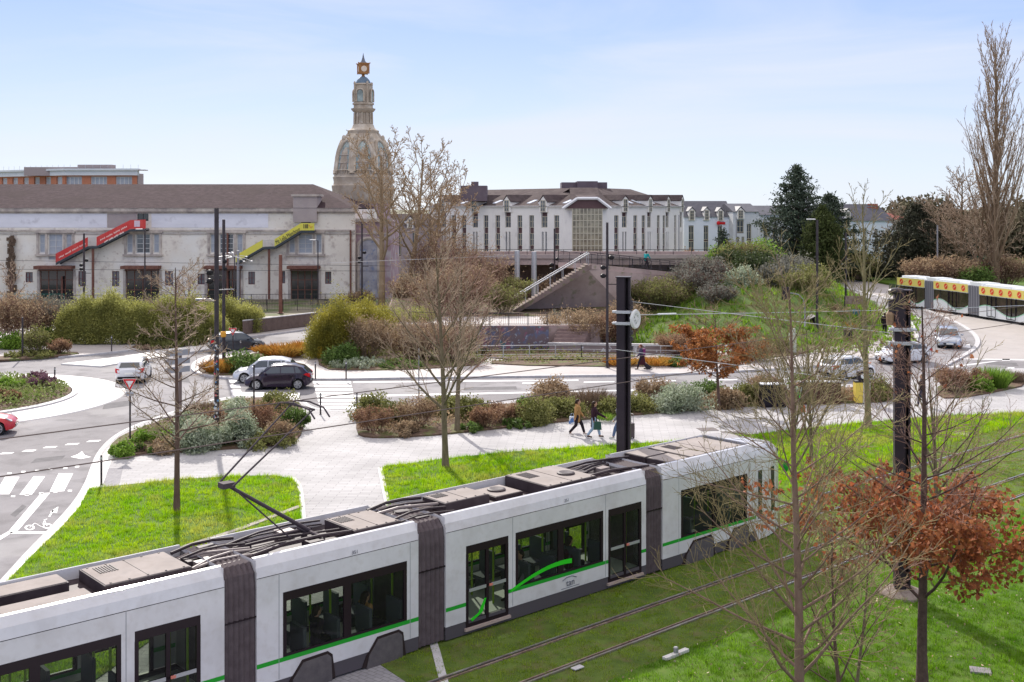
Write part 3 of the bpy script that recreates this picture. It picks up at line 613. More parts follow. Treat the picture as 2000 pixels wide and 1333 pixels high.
B.obj('roof_cables', [M_roofd, mat('worn_steel', (0.25, 0.21, 0.2), 0.5)], tram)
# pantograph
B = MB(); M_pan = mat('pantograph_steel', (0.07, 0.055, 0.065), 0.8)
for n in (22.95, 23.75): B.tube([tl(12.6, n, 3.2), tl(14.5, n, 3.2)], 0.035, 6); B.box(tl(12.8, n, 3.12), (0.12, 0.12, 0.2)); B.box(tl(14.3, n, 3.12), (0.12, 0.12, 0.2))
B.tube([tl(14.2, 22.85, 3.25), tl(14.2, 23.85, 3.25)], 0.05, 8)
K0, K1, K2 = tl(14.2, 23.35, 3.28), tl(12.05, 23.35, 4.72), tl(14.0, 23.35, 6.22)
B.tube([K0, K1], [0.05, 0.04], 8); B.tube([tl(13.6, 23.2, 3.25), tl(12.2, 23.28, 4.62)], 0.02, 6)
B.box(K1, (0.30, 0.26, 0.12)); B.tube([tl(12.05, 23.05, 4.74), tl(14.0, 22.85, 6.25)], [0.024, 0.018], 6); B.tube([tl(12.05, 23.65, 4.74), tl(14.0, 23.85, 6.25)], [0.024, 0.018], 6)
B.tube([tl(14.0, 22.8, 6.26), tl(14.0, 23.9, 6.26)], 0.03, 6)
for u in (13.8, 14.2):
    B.tube([tl(u, 22.45, 6.12), tl(u, 22.7, 6.30), tl(u, 23.35, 6.36), tl(u, 24.0, 6.30), tl(u, 24.25, 6.12)], 0.022, 6)
B.obj('pantograph', M_pan, tram, smooth=False)
# markings on the near side: fleet marks, route sweep, operator emblem
B = MB()
def mark(s0, s1, z0, z1): B.b2(tl(s0, NS-0.006, z0), tl(s1, NS+0.004, z1))
def tramtext(txt, s, z, size, m, nm):
    cu = bpy.data.curves.new(nm, 'FONT'); cu.body = txt; cu.size = size; cu.extrude = 0.003; cu.align_x = 'CENTER'
    o = bpy.data.objects.new('tmp', cu); COL.objects.link(o); dg = bpy.context.evaluated_depsgraph_get(); dg.update()
    me = bpy.data.meshes.new_from_object(o.evaluated_get(dg)); bpy.data.objects.remove(o)
    for v in me.vertices: x, y, zz = v.co; v.co = Vector(tl(s, NS-0.012-zz, z))+Vector((x, 0, y))
    return mkobj(nm, me, m, tram)
M_ink = mat('grey_lettering', (0.16, 0.17, 0.20), 0.5)
tramtext('351', 14.7, 3.02-0.12, 0.12, M_ink, 'fleet_number'); tramtext('351', 21.6, 2.92, 0.12, M_ink, 'fleet_number')
tramtext('tan', 21.75, 0.60, 0.26, M_ink, 'operator_logo')
B.tube([tl(21.45, NS-0.01, 0.78), tl(21.6, NS-0.01, 0.84), tl(21.8, NS-0.01, 0.85), tl(21.98, NS-0.01, 0.78)], 0.012, 5); mark(21.4, 22.1, 0.545, 0.56)
B.obj('logo_strokes', M_ink, tram)
B = MB(); top = []; bot = []
for i in range(13):
    t = i/12; u = 19.55+2.25*t; zc = 0.93+0.36*math.sin(t*PI*0.62); w = 0.035+0.03*t
    top.append((u, zc+w)); bot.append((u, zc-w))
B.slab([tl(u, NS-0.012, z) for u, z in bot+top[::-1]], Vector((0, 0.006, 0)))
B.obj('green_sweep', M_tgreen2, tram)
B = MB(); B.slab([tl(u, NS-0.004, z) for u, z in ((18.25, 0.45), (18.6, 0.62), (18.72, 0.95), (18.66, 0.95), (18.45, 0.62), (18.2, 0.52))], Vector((0, 0.006, 0))); B.obj('green_sweep', M_tgreen2, tram)
# interior: seats, grab poles
B = MB()
for s in list(np.arange(5.9, 9.1, 0.95))+list(np.arange(13.0, 16.2, 0.9))+list(np.arange(19.9, 23.0, 0.95))+list(np.arange(26.6, 29.8, 0.95)):
    for n in (NS+0.45, FSD-0.5): B.b2(tl(s, n-0.35, 0.72), tl(s+0.42, n+0.25, 0.82)); B.b2(tl(s+0.38, n-0.35, 0.8), tl(s+0.46, n+0.25, 1.45)); B.b2(tl(s+0.1, n-0.1, 0.4), tl(s+0.3, n+0.1, 0.72))
B.obj('seats', M_seat, tram)
B = MB()
for s in (5.8, 9.2, 10.9, 12.7, 14.5, 16.3, 17.9, 19.6, 21.4, 23.1, 24.8, 26.3, 28.0, 29.8, 4.0, 7.5):
    for n in (NS+0.75, FSD-0.75): B.tube([tl(s, n, 0.4), tl(s, n, 2.5)], 0.028, 6)
B.obj('grab_poles', M_tyel, tram)
# ================================================================ CARS
M_tyre = mat('tyre_rubber', (0.018, 0.017, 0.018), 0.8); M_rim = mat('alloy_rim', (0.45, 0.46, 0.48), 0.3, metal=0.7)
M_cglass = mat('car_glass', (0.04, 0.05, 0.055), 0.04, spec=1.0); M_tail = mat('tail_lamp_red', (0.5, 0.01, 0.015), 0.2); M_head = mat('head_lamp', (0.7, 0.72, 0.75), 0.1)
M_plate = mat('number_plate', (0.8, 0.8, 0.75), 0.5)
def make_car(name, label, cat, paint, loc, rz, L=4.0, Wd=1.74, H=1.48, hood=0.92, estate=0.0, rim=None, group=None, roofc=None):
    """front faces local +X; origin on the ground at the centre"""
    t = thing(name, label, cat, loc, rz, group)
    h = L/2; w = Wd/2; g = 0.20
    wb = 0.315*L; wf = wb; wr = -wb*0.98; WR = 0.315
    # stations: x, bottom z, sill half width, belt z, belt half width
    st = [(-h, 0.42, w*0.78, 0.86, w*0.76), (-h+0.06, 0.30, w*0.90, 0.93, w*0.86), (-h+0.25, 0.25, w*0.97, 0.97, w*0.93), (-h*0.62, 0.2, w, 0.98, w*0.965), (-h*0.25, 0.19, w, 0.955, w*0.975), (h*0.1, 0.19, w, 0.93, w*0.975), (h*0.36, 0.2, w, 0.90, w*0.965), (h*0.55, 0.2, w, 0.86, w*0.93), (h*0.78, 0.22, w*0.97, 0.78, w*0.86), (h-0.12, 0.25, w*0.88, 0.66, w*0.74), (h, 0.34, w*0.70, 0.55, w*0.60)]
    def wheelcut(x, zb):
        for c in (wf, wr):
            d = abs(x-c)
            if d < WR+0.06: return max(zb, g+math.sqrt(max(0, (WR+0.06)**2-d*d))+0.10)
        return zb
    # refine stations for the arches
    xs = sorted({round(-h+L*i/44, 3) for i in range(45)})
    def lerp(x):
        for a, b in zip(st, st[1:]):
            if a[0]-1e-6 <= x <= b[0]+1e-6:
                k = (x-a[0])/(b[0]-a[0]); k2 = k*k*(3-2*k)*0.5+k*0.5
                return [a[i]+(b[i]-a[i])*k2 for i in range(1, 5)]
        return st[-1][1:]
    rings = []
    for x in xs:
        zb, ws, zt, wt = lerp(x); zc = wheelcut(x, zb); zm = max(0.55*zt, zc+0.02)
        r = [(x, -ws*0.9, zc), (x, -ws*0.985, zc+0.01), (x, -ws*1.0, zm), (x, -wt, zt-0.05), (x, -wt+0.06, zt), (x, -wt*0.5, zt+0.035), (x, 0, zt+0.045)]
        r += [(p[0], -p[1], p[2]) for p in r[::-1][1:]]
        rings.append(r)
    B = MB(); B.loft(rings)
    # greenhouse
    A = [(-h+0.10+0.0, 0.95), (-h+0.50-estate*0.30, H-0.16+estate*0.08), (-h+1.0-estate*0.4, H-0.03+estate*0.02), (-0.10*L, H+0.0), (0.06*L, H-0.05), (0.10*L+0.05, H-0.10), (h*0.56, hood)]
    wtop = w*0.74; wb_ = w*0.955
    gl = []
    for x, z in A:
        k = (z-0.92)/(H-0.92); k = max(0, min(1, k)); hw = wb_+(wtop-wb_)*k
        gl.append((x, z, hw))
    rings = []
    N_ = 16
    prof = []
    for i in range(len(gl)-1):
        for k in range(3): a, b = gl[i], gl[i+1]; q = k/3; prof.append(tuple(a[j]+(b[j]-a[j])*q for j in range(3)))
    prof.append(gl[-1])
    for x, z, hw in prof:
        zb2 = lerp(max(-h, min(h, x)))[2]-0.03; wbb = lerp(x)[3]*0.985
        rings.append([(x, -wbb, zb2), (x, -(hw*0.6+wbb*0.4) if z > zb2+0.1 else -wbb*0.99, zb2+(z-zb2)*0.55), (x, -hw, zb2+(z-zb2)*0.93), (x, -hw*0.86, z), (x, 0, z+0.02), (x, hw*0.86, z), (x, hw, zb2+(z-zb2)*0.93), (x, (hw*0.6+wbb*0.4) if z > zb2+0.1 else wbb*0.99, zb2+(z-zb2)*0.55), (x, wbb, zb2)])
    B.loft(rings)
    body = B.obj('body', [paint], t, auto=38)
    # glass: side panels on each side, windscreen, rear window
    def gw(z): k = max(0, min(1, (z-0.93)/(H-0.93))); return wb_+(wtop-wb_)*k
    for sg in (-1, 1):
        for (xa, xb, xc, xd) in ((h*0.42, 0.09*L, -0.04*L, -0.04*L), (-0.055*L, -0.055*L, -0.24*L, -0.26*L), ) + (((-0.275*L, -0.255*L, -h+0.80-estate*0.2, -h+0.52-estate*0.15),) if L > 3.7 else ()):
            Y = MB(); z0, z1 = 1.0, H-0.15
            pts = [(xa, 0.97 if xa > 0.1 else z0), (xb, z1), (xc, z1), (xd, z0)]
            Y.slab([(x, sg*(gw(z)*0.985+0.004), z) for x, z in pts], Vector((0, sg*0.022, 0.004))); Y.obj('side_window', M_cglass, t)
        Y = MB()
        for x in (-0.045*L, -0.265*L): Y.b2((x-0.006, sg*(w*0.985), 0.3), (x+0.006, sg*(w+0.002), 0.9))
        for x in (0.02*L, -0.2*L): Y.b2((x-0.09, sg*w*0.97, 0.80), (x+0.07, sg*(w+0.03), 0.83))
        Y.obj('door_seams', M_grey if False else M_black, t)
        Y = MB(); Y.ball((h*0.36, sg*(w+0.09), 1.0), (0.09, 0.11, 0.08), 8, 6); Y.obj('wing_mirror', paint, t, smooth=True)
    zA, xA = hood+0.09, h*0.56-0.10; Y = MB()
    x1, z1 = 0.10*L+0.0, H-0.11
    Y.slab([(xA-0.02, -w*0.80, zA-0.02), (xA-0.02, w*0.80, zA-0.02), (x1, w*0.66, z1), (x1, -w*0.66, z1)], Vector((0.035, 0, 0.035))); Y.obj('windscreen', M_cglass, t)
    x1, z1 = -h+0.46-estate*0.28, H-0.22+estate*0.08; x0, z0 = -h+0.17, 1.02
    Y = MB(); Y.slab([(x0, -w*0.70, z0), (x0, w*0.70, z0), (x1, w*0.62, z1), (x1, -w*0.62, z1)], Vector((-0.03, 0, 0.02))); Y.obj('rear_window', M_cglass, t)
    # lamps, bumper, plate, grille
    for sg in (-1, 1):
        Y = MB(); Y.slab([(-h+0.02, sg*w*0.62, 0.70), (-h+0.02, sg*w*0.86, 0.72), (-h+0.16, sg*w*0.93, 1.0), (-h+0.05, sg*w*0.66, 0.93)], Vector((-0.03, sg*0.02, 0))); Y.slab([(-h+0.05, sg*w*0.90, 0.74), (-h+0.42, sg*w*0.985, 0.92), (-h+0.30, sg*w*0.97, 0.99), (-h+0.10, sg*w*0.93, 0.98)], Vector((0, sg*0.03, 0)))
        Y.obj('tail_lamp', M_tail, t)
        Y = MB(); Y.slab([(h-0.10, sg*w*0.45, 0.58), (h-0.18, sg*w*0.74, 0.62), (h-0.42, sg*w*0.86, 0.80), (h-0.25, sg*w*0.6, 0.70)], Vector((0.05, sg*0.02, 0.03))); Y.obj('headlight', M_head, t)
        for x in (wf, wr):
            Y = MB(); Y.lathe([(WR-0.06, -0.11), (WR-0.01, -0.10), (WR, -0.05), (WR, 0.05), (WR-0.01, 0.10), (WR-0.06, 0.11)], n=22)
            tv = [(p[0], p[2], p[1]) for p in Y.v]; Y.v = [(a+x, b+sg*(w-0.115), c+WR) for a, b, c in tv]; wl = Y.obj('wheel', M_tyre, t, auto=40)
            Y = MB(); Y.lathe([(0.05, 0.0), (0.20, 0.0), (0.215, -0.03)], n=18); nf = len(Y.f)
            for k in range(5):
                a = 2*PI*k/5; Y.box((0.12*math.cos(a), 0.12*math.sin(a), 0.012), (0.19, 0.055, 0.03), a)
            Y.lathe([(0.205, -0.01), (0.225, 0.012), (0.235, 0.0)], n=18)
            Y.m = [1]*nf+[0]*(len(Y.f)-nf)
            tv = [(p[0], p[2]*sg, p[1]) for p in Y.v]; Y.v = [(a+x, b+sg*(w-0.0), c+WR) for a, b, c in tv]; Y.obj('rim', [rim or M_rim, M_black], wl)
    Y = MB(); Y.slab([(-h+0.02, -w*0.8, 0.34), (-h+0.02, w*0.8, 0.34), (-h+0.0, w*0.78, 0.48), (-h+0.0, -w*0.78, 0.48)], Vector((-0.03, 0, 0))); Y.slab([(h-0.06, -w*0.5, 0.30), (h-0.06, w*0.5, 0.30), (h-0.03, w*0.55, 0.46), (h-0.03, -w*0.55, 0.46)], Vector((0.05, 0, 0))); Y.obj('bumper_trim', M_black, t)
    Y = MB(); Y.b2((-h-0.035, -0.26, 0.62), (-h+0.03, 0.26, 0.73)); Y.b2((h-0.02, -0.26, 0.36), (h+0.03, 0.26, 0.46)); Y.obj('number_plate', M_plate, t)
    Y = MB(); Y.b2((-h+0.3, -w*0.9, 0.16), (h-0.3, w*0.9, 0.30)); Y.obj('underbody', M_black, t)
    return t
def paint(n, c, r=0.25, metal=0.0):
    m = mat(n, c, r, metal=metal); m.node_tree.nodes['Principled BSDF'].inputs['Coat Weight'].default_value = 0.6; return m
PW = paint('white_car_paint', (0.68, 0.69, 0.71)); PA = paint('aubergine_car_paint', (0.022, 0.012, 0.028), 0.2); PB = paint('slate_car_paint', (0.05, 0.06, 0.075), 0.25, 0.3)
PS = paint('silver_car_paint', (0.42, 0.45, 0.50), 0.3, 0.5); PR = paint('red_car_paint', (0.45, 0.02, 0.03)); PP = paint('pale_silver_car_paint', (0.58, 0.60, 0.64), 0.3, 0.3)
def G(x, y, dz=0.005): p = P(x, y); return (p.x, p.y, dz)
def head(dx, dy): return math.atan2(dy, dx)
make_car('parked_car', 'white hatchback seen from behind, driving away beside the roundabout', 'car', PW, G(262, 742), math.radians(100), 4.05, 1.76, 1.50)
make_car('parked_car', 'dark aubergine five door hatchback waiting at the crossing, nearest of the pair', 'car', PA, G(545, 758), math.radians(184), 3.98, 1.73, 1.50)
make_car('parked_car', 'pale silver compact car half hidden behind the dark hatchback', 'car', PP, G(520, 745), math.radians(186), 4.0, 1.74, 1.52)
make_car('parked_car', 'slate blue hatchback driving away behind the give way sign', 'car', PB, G(462, 686), math.radians(24), 4.15, 1.76, 1.50)
make_car('parked_car', 'red car only its nose showing at the left edge of the road', 'car', PR, G(-54, 848), math.radians(15), 4.0, 1.73, 1.45)
make_car('parked_car', 'white small hatchback on the road behind the bare trees, rear lamp toward us', 'car', PW, G(1655, 738), math.radians(28), 3.75, 1.66, 1.48)
make_car('parked_car', 'white car partly behind the dark mast, heading towards the roundabout', 'car', PW, G(1763, 708), math.radians(204), 4.1, 1.76, 1.46)
make_car('parked_car', 'silver estate car seen from the front on the curve of the road', 'car', PS, G(1852, 676), math.radians(-108), 4.45, 1.78, 1.50, estate=1)

# ================================================================ ARTICULATED BUS
def make_bus():
    M_by = mat('yellow_banner', (0.80, 0.66, 0.18), 0.4); M_bw = mat('bus_white', (0.72, 0.74, 0.75), 0.3); M_bg = mat('pale_green_wave', (0.25, 0.55, 0.35), 0.4)
    p0 = P(1757, 596); p1 = P(1906, 620); p2 = P(2005, 637)
    t = thing('articulated_bus', 'long articulated bus with a yellow banner of red circles along its roof edge', 'bus', (p0.x+6, p0.y-3, 0.02), 0)
    segs = []
    path = [P(1752, 599), P(1805, 606), P(1823, 609), P(1890, 619), P(1912, 623), P(2000, 637), P(2085, 651), P(2105, 654), P(2250, 680)]
    Hb = 3.25; Wd = 2.5
    def seg(a, b, kind):
        a = Vector((a.x, a.y, 0)); b = Vector((b.x, b.y, 0)); u = (b-a).normalized(); n = Vector((-u.y, u.x, 0)); n = n if n.y > 0 else -n; Ls = (b-a).length
        Q = lambda s, o, z: tuple(a+u*s+n*o+Vector((0, 0, z)))
        def bx(B, s0, s1, o0, o1, z0, z1): B.loft([[Q(s, o0, z0), Q(s, o1, z0), Q(s, o1, z1), Q(s, o0, z1)] for s in (s0, s1)])
        if kind == 'b':
            B = MB(); k = 9
            B.loft([[Q(Ls*i/k, d, 0.3), Q(Ls*i/k, Wd-d, 0.3), Q(Ls*i/k, Wd-d, Hb-0.05-d), Q(Ls*i/k, d, Hb-0.05-d)] for i in range(k+1) for d in ((0.02 if i % 2 else 0.09),)])
            B.obj('bellows', mat('bus_bellows_grey', (0.16, 0.16, 0.18), 0.7), t, world=True); 
            B = MB(); bx(B, -0.1, Ls+0.1, 0.3, Wd-0.3, Hb-0.08, Hb+0.25); B.obj('roof_fairing', M_bw, t, world=True); return
        B = MB(); bx(B, 0, Ls, 0, Wd, 2.45, Hb-0.35); bx(B, 0, Ls, 0.02, Wd-0.02, 0.28, 2.45) if False else None
        B = MB()
        bx(B, 0, Ls, 0.05, Wd-0.05, 2.35, Hb-0.05)
        bx(B, 0, Ls, 0.12, Wd-0.02, 0.28, 0.5); B.obj('body', M_bw, t, world=True)
        B = MB(); bx(B, 0.02, Ls-0.02, 0.06, Wd-0.06, 0.5, 2.36); B.obj('window_band', mat('bus_dark_glass', (0.025, 0.015, 0.018), 0.1, (0.07, 0.045, 0.04), 0.8, spec=0.8), t, world=True)
        # wavy white lower panel
        X = MB(); N = 16; tp = [(Ls*i/N, 1.05+0.42*math.sin(2*PI*(i/N)*0.95+0.5)) for i in range(N+1)]
        X.slab([Q(s, 0.05, z) for s, z in [(0, 0.28), (Ls, 0.28)]+tp[::-1]], tuple(-n*0.03)); X.obj('lower_panel', M_bw, t, world=True)
        X = MB(); X.slab([Q(s, 0.018, z) for s, z in tp]+[Q(s, 0.018, z-0.07) for s, z in tp[::-1]], tuple(-n*0.006)); X.obj('green_wave', M_bg, t, world=True)
        # banner with red discs
        X = MB(); bx(X, 0.02, Ls-0.02, -0.005, 0.05, 2.42, Hb-0.02); b_ = X.obj('banner', M_by, t, world=True)
        k = max(3, int(Ls/1.2)); X = MB()
        for i in range(k):
            s = (i+0.5)*Ls/k; c = Q(s, -0.012, 2.81); m_ = 16
            X.mi = 0; X.slab([Q(s+0.30*math.cos(2*PI*j/m_), -0.008, 2.81+0.30*math.sin(2*PI*j/m_)) for j in range(m_)], tuple(-n*0.008))
            X.mi = 1; X.slab([Q(s-0.2, -0.018, 2.70), Q(s-0.17, -0.018, 2.66), Q(s+0.2, -0.018, 2.90), Q(s+0.17, -0.018, 2.94)], tuple(-n*0.005)); X.slab([Q(s-0.02, -0.018, 2.86), Q(s+0.14, -0.018, 3.0), Q(s+0.05, -0.018, 2.88)], tuple(-n*0.005))
        X.obj('red_discs', [mat('banner_red', (0.72, 0.07, 0.03), 0.5), mat('banner_cream', (0.85, 0.70, 0.35), 0.5)], t, world=True)
        for s in ((Ls*0.55,) if Ls < 6 else (Ls*0.28, Ls*0.72)):
            X = MB(); 
            for q in (s-0.65, s, s+0.65): bx(X, q-0.03, q+0.03, -0.01, 0.05, 0.35, 2.35)
            bx(X, s-0.65, s+0.65, -0.01, 0.05, 0.35, 0.42); X.obj('door', M_black, t, world=True)
        X = MB(); 
        for q in np.arange(1.2, Ls-0.5, 1.5): bx(X, q-0.04, q+0.04, 0.035, 0.055, 1.2, 2.36)
        X.obj('window_pillars', M_black, t, world=True)
        X = MB(); bx(X, Ls*0.08, Ls*0.62, 0.35, Wd-0.35, Hb-0.05, Hb+0.20); bx(X, Ls*0.66, Ls*0.92, 0.4, Wd-0.5, Hb-0.05, Hb+0.14); X.obj('roof_unit', M_bw, t, world=True, bevel=0.05)
        X = MB()
        for q in (Ls*0.12, Ls*0.9):
            c = Q(q, 0.2, 0.48); X.tube([Q(q, 0.05, 0.48), Q(q, 0.3, 0.48)], 0.46, 16)
        X.obj('wheels', M_tyre, t, world=True)
    for i in range(len(path)-1): seg(path[i], path[i+1], 'b' if i % 2 == 1 and (path[i+1]-path[i]).length < 3 else 's') if i not in (1, 3, 6) else seg(path[i], path[i+1], 'b')
    a = path[0]; B = MB(); B.b2((a.x-0.1, a.y, 1.1), (a.x+0.02, a.y+2.3, 2.4)); B.obj('windscreen', M_glassd, t, world=True)
    return t
make_bus()

# ================================================================ PEOPLE
def skin(name, joints, edges, m, parent=None, sub=1):
    me = bpy.data.meshes.new(name); me.from_pydata([j[0] for j in joints], edges, []); me.materials.append(m)
    o = bpy.data.objects.new(name, me); COL.objects.link(o); o.parent = parent
    sk = o.modifiers.new('skin', 'SKIN'); sk.use_smooth_shade = True
    if not me.skin_vertices: pass
    sv = me.skin_vertices[0].data if me.skin_vertices else None
    if sv is None:
        with bpy.context.temp_override(object=o): pass
    for i, j in enumerate(joints):
        r = j[1]; sv[i].radius = r if isinstance(r, tuple) else (r, r); sv[i].use_root = (i == 0)
    sb = o.modifiers.new('sub', 'SUBSURF'); sb.levels = sub; sb.render_levels = sub
    return o
def tubebody(name, chains, m, parent=None, extra=None):
    """continuous low-poly figure from tapered chains and ellipsoids, fused by a voxel remesh"""
    B = MB()
    for ch in chains: B.tube([c[0] for c in ch], [c[1] for c in ch], 10)
    for ch in chains:
        for c in ch: B.ball(c[0], c[1]*0.99, 10, 6)
    if extra:
        for c, r in extra: B.ball(c, r, 12, 8)
    o = B.obj(name, m, parent)
    rm = o.modifiers.new('fuse', 'REMESH'); rm.mode = 'VOXEL'; rm.voxel_size = 0.02; rm.use_smooth_shade = True
    s = o.modifiers.new('smooth', 'SMOOTH'); s.iterations = 3; s.factor = 0.5
    return o
M_skin = mat('skin', (0.48, 0.27, 0.19), 0.5)
def person(label, loc, rz, h=1.7, stride=0.25, coat=None, legs=None, hair=None, hairlen=0.0, shoes=None, coatlen=0.82, arm=(0.15, -0.15), bend=0.0, group=None, pose='walk', skirt=None, bag=None, backpack=None, hood=False):
    """faces local +X. stride in metres"""
    k = h/1.70; V = lambda x, y, z: (x*k, y*k, z*k)
    st = stride
    hip = 0.92; sh = 1.40
    lf = dict(h=V(0, 0.09, hip), k=V(st*0.55+0.05, 0.095, 0.49), a=V(st, 0.10, 0.09), t=V(st+0.16, 0.11, 0.04))
    rt = dict(h=V(0, -0.09, hip), k=V(-st*0.25+0.04, -0.095, 0.49), a=V(-st, -0.10, 0.11), t=V(-st+0.15, -0.11, 0.04))
    bx = bend
    if pose == 'ride':
        lf = dict(h=V(-0.1, 0.09, 0.98), k=V(0.25, 0.11, 0.72), a=V(0.08, 0.11, 0.32), t=V(0.22, 0.11, 0.28)); rt = dict(h=V(-0.1, -0.09, 0.98), k=V(0.22, -0.11, 0.58), a=V(0.0, -0.11, 0.16), t=V(0.15, -0.11, 0.12)); hip = 1.0
    if pose == 'sit':
        hip = 0.50; lf = dict(h=V(0, 0.09, 0.5), k=V(0.42, 0.1, 0.50), a=V(0.45, 0.1, 0.09), t=V(0.6, 0.1, 0.04)); rt = dict(h=V(0, -0.09, 0.5), k=V(0.42, -0.1, 0.50), a=V(0.42, -0.1, 0.09), t=V(0.57, -0.1, 0.04)); sh = 0.98
    if pose == 'ride': sh = 1.42
    x0 = -0.1 if pose == 'ride' else 0.0
    chest = V(x0+bx*0.8, 0, sh-0.13); neck = V(x0+bx, 0, sh+0.07); headc = V(x0+bx+0.03, 0, sh+0.21); waist = V(x0+bx*0.3, 0, hip+0.16); pel = V(x0, 0, hip)
    def armc(sg, sw):
        s_ = V(x0+bx*0.95, sg*0.19, sh); e = V(x0+bx*0.95+sw*0.6-0.02, sg*0.24, sh-0.29); w_ = V(x0+bx*0.95+sw*1.5+0.05, sg*0.23, sh-0.53+abs(sw)*0.25)
        if pose in ('ride',): e = V(0.18, sg*0.25, sh-0.22); w_ = V(0.42, sg*0.22, 1.02)
        return s_, e, w_
    A = [armc(1, arm[0]), armc(-1, arm[1])]
    ch = [[(pel, 0.135*k), (waist, 0.12*k), (chest, 0.145*k), (neck, 0.055*k), (V(x0+bx+0.01, 0, sh+0.13), 0.055*k)]]
    ch += [[(d['h'], 0.085*k), (d['k'], 0.058*k), (d['a'], 0.04*k), (d['t'], 0.03*k)] for d in (lf, rt)]
    for sg, (s_, e, w_) in zip((1, -1), A):
        ch.append([(s_, 0.055*k), (e, 0.042*k), (w_, 0.03*k)])
        ch.append([(V(x0+bx*0.8, sg*0.05, sh-0.06), 0.08*k), (s_, 0.06*k)])
        wv = Vector(w_); dr = (wv-Vector(e)).normalized()
        ch.append([(tuple(wv), 0.028*k), (tuple(wv+dr*0.07*k), 0.034*k)])
        for f in range(4):
            o_ = Vector((0.0, 0.0, 0.0)); side_ = Vector((1, 0, 0.2)).normalized()*(f-1.5)*0.018*k
            ch.append([(tuple(wv+dr*0.07*k+side_), 0.011*k), (tuple(wv+dr*(0.12+0.01*(f % 2))*k+side_), 0.010*k), (tuple(wv+dr*0.145*k+side_-Vector((0, sg*0.02*k, 0))), 0.009*k)])
        ch.append([(tuple(wv+dr*0.02*k), 0.013*k), (tuple(wv+dr*0.07*k+Vector((0.045*k, -sg*0.01, 0))), 0.011*k)])
    ex = [(headc, (0.095*k, 0.078*k, 0.125*k)), (V(x0+bx+0.125, 0, sh+0.195), (0.022*k, 0.014*k, 0.03*k)), (V(x0+bx+0.07, 0, sh+0.12), (0.05*k, 0.045*k, 0.035*k))]
    ex += [(V(x0+bx+0.02, sg*0.08, sh+0.2), (0.02*k, 0.012*k, 0.035*k)) for sg in (1, -1)]
    body = tubebody('person', ch, M_skin, None, ex)
    body.location = loc; body.rotation_euler = (0, 0, rz); tag(body, label, 'person', group)
    # clothes follow the body, a little larger
    legs = legs or mat('dark_jeans', (0.03, 0.035, 0.06), 0.8); coat = coat or mat('dark_coat', (0.03, 0.02, 0.03), 0.8); hair = hair or mat('brown_hair', (0.05, 0.025, 0.015), 0.6); shoes = shoes or M_black
    e_ = 0.014*k
    tubebody('trousers', [[(d['h'], 0.098*k+e_), (d['k'], 0.07*k+e_), (tuple(Vector(d['a'])+Vector((0, 0, 0.06*k))), 0.05*k+e_)] for d in (lf, rt)]+[[(pel, 0.135*k+e_), (waist, 0.12*k)]], legs, body)
    cc = [[(tuple(Vector(pel)+Vector((0, 0, -(0.92-coatlen)*k))), (0.165*k if coatlen < 0.8 else 0.15*k)), (waist, 0.135*k+e_), (chest, 0.158*k+e_), (tuple(Vector(neck)-Vector((0, 0, 0.04*k))), 0.075*k)]]
    for sg, (s_, e, w_) in zip((1, -1), A): cc.append([(s_, 0.07*k+e_), (e, 0.056*k+e_), (w_, 0.042*k+e_)]); cc.append([(V(x0+bx*0.8, sg*0.05, sh-0.06), 0.095*k), (s_, 0.075*k)])
    if hood: cc.append([(V(x0+bx-0.06, 0, sh+0.05), 0.09*k), (V(x0+bx-0.08, 0, sh+0.1), 0.07*k)])
    tubebody('coat', cc, coat, body)
    hh = [(V(x0+bx+0.0, 0, sh+0.245), (0.108*k, 0.092*k, 0.10*k)), (V(x0+bx-0.04, 0, sh+0.2), (0.08*k, 0.088*k, 0.12*k))]
    hc = []
    if hairlen: hc = [[(V(x0+bx-0.05, 0, sh+0.22), 0.09*k), (V(x0+bx-0.09, 0, sh+0.22-hairlen), 0.075*k)]]
    tubebody('hair', hc, hair, body, hh)
    tubebody('shoes', [[(tuple(Vector(d['a'])+Vector((-0.02*k, 0, -0.03*k))), 0.045*k), (tuple(Vector(d['t'])+Vector((0.01*k, 0, 0.002))), 0.042*k)] for d in (lf, rt)], shoes, body)
    if skirt:
        B = MB(); B.lathe([(0.15*k, hip*k+0.08), (0.19*k, hip*k-0.15), (0.27*k, 0.35*k), (0.25*k, 0.33*k), (0.1*k, hip*k)], n=16); B.obj('skirt', skirt, body, smooth=True)
    if backpack:
        B = MB(); B.box(V(x0+bx*0.8-0.22, 0, sh-0.18), (0.18*k, 0.30*k, 0.42*k)); o = B.obj('backpack', backpack, body, bevel=0.04)
    return body, A
def suitcase(label, loc, rz, m, tilt=0.0, hgt=0.62):
    t = thing('suitcase', label, 'suitcase', loc, rz)
    def R(p): x, y, z = p; return (x*math.cos(tilt)+z*math.sin(tilt), y, -x*math.sin(tilt)+z*math.cos(tilt))
    B = MB(); B.b2((-0.13, -0.21, 0.06), (0.13, 0.21, hgt))
    for q in (-0.13, -0.05, 0.04, 0.12): B.b2((0.128, q-0.012, 0.1), (0.142, q+0.012, hgt-0.05))
    B.v = [R(p) for p in B.v]; B.obj('shell', m, t, bevel=0.02)
    B = MB(); B.tube([R((-0.1, -0.13, hgt)), R((-0.1, -0.13, hgt+0.42)), R((-0.1, 0.13, hgt+0.42)), R((-0.1, 0.13, hgt))], 0.012, 6); B.obj('handle', M_grey, t)
    for sx in (-0.09, 0.09):
        B = MB(); B.tube([R((sx, -0.19, 0.035)), R((sx, -0.14, 0.035))], 0.035, 10); B.tube([R((sx, 0.14, 0.035)), R((sx, 0.19, 0.035))], 0.035, 10); B.obj('wheel', M_tyre, t)
    return t
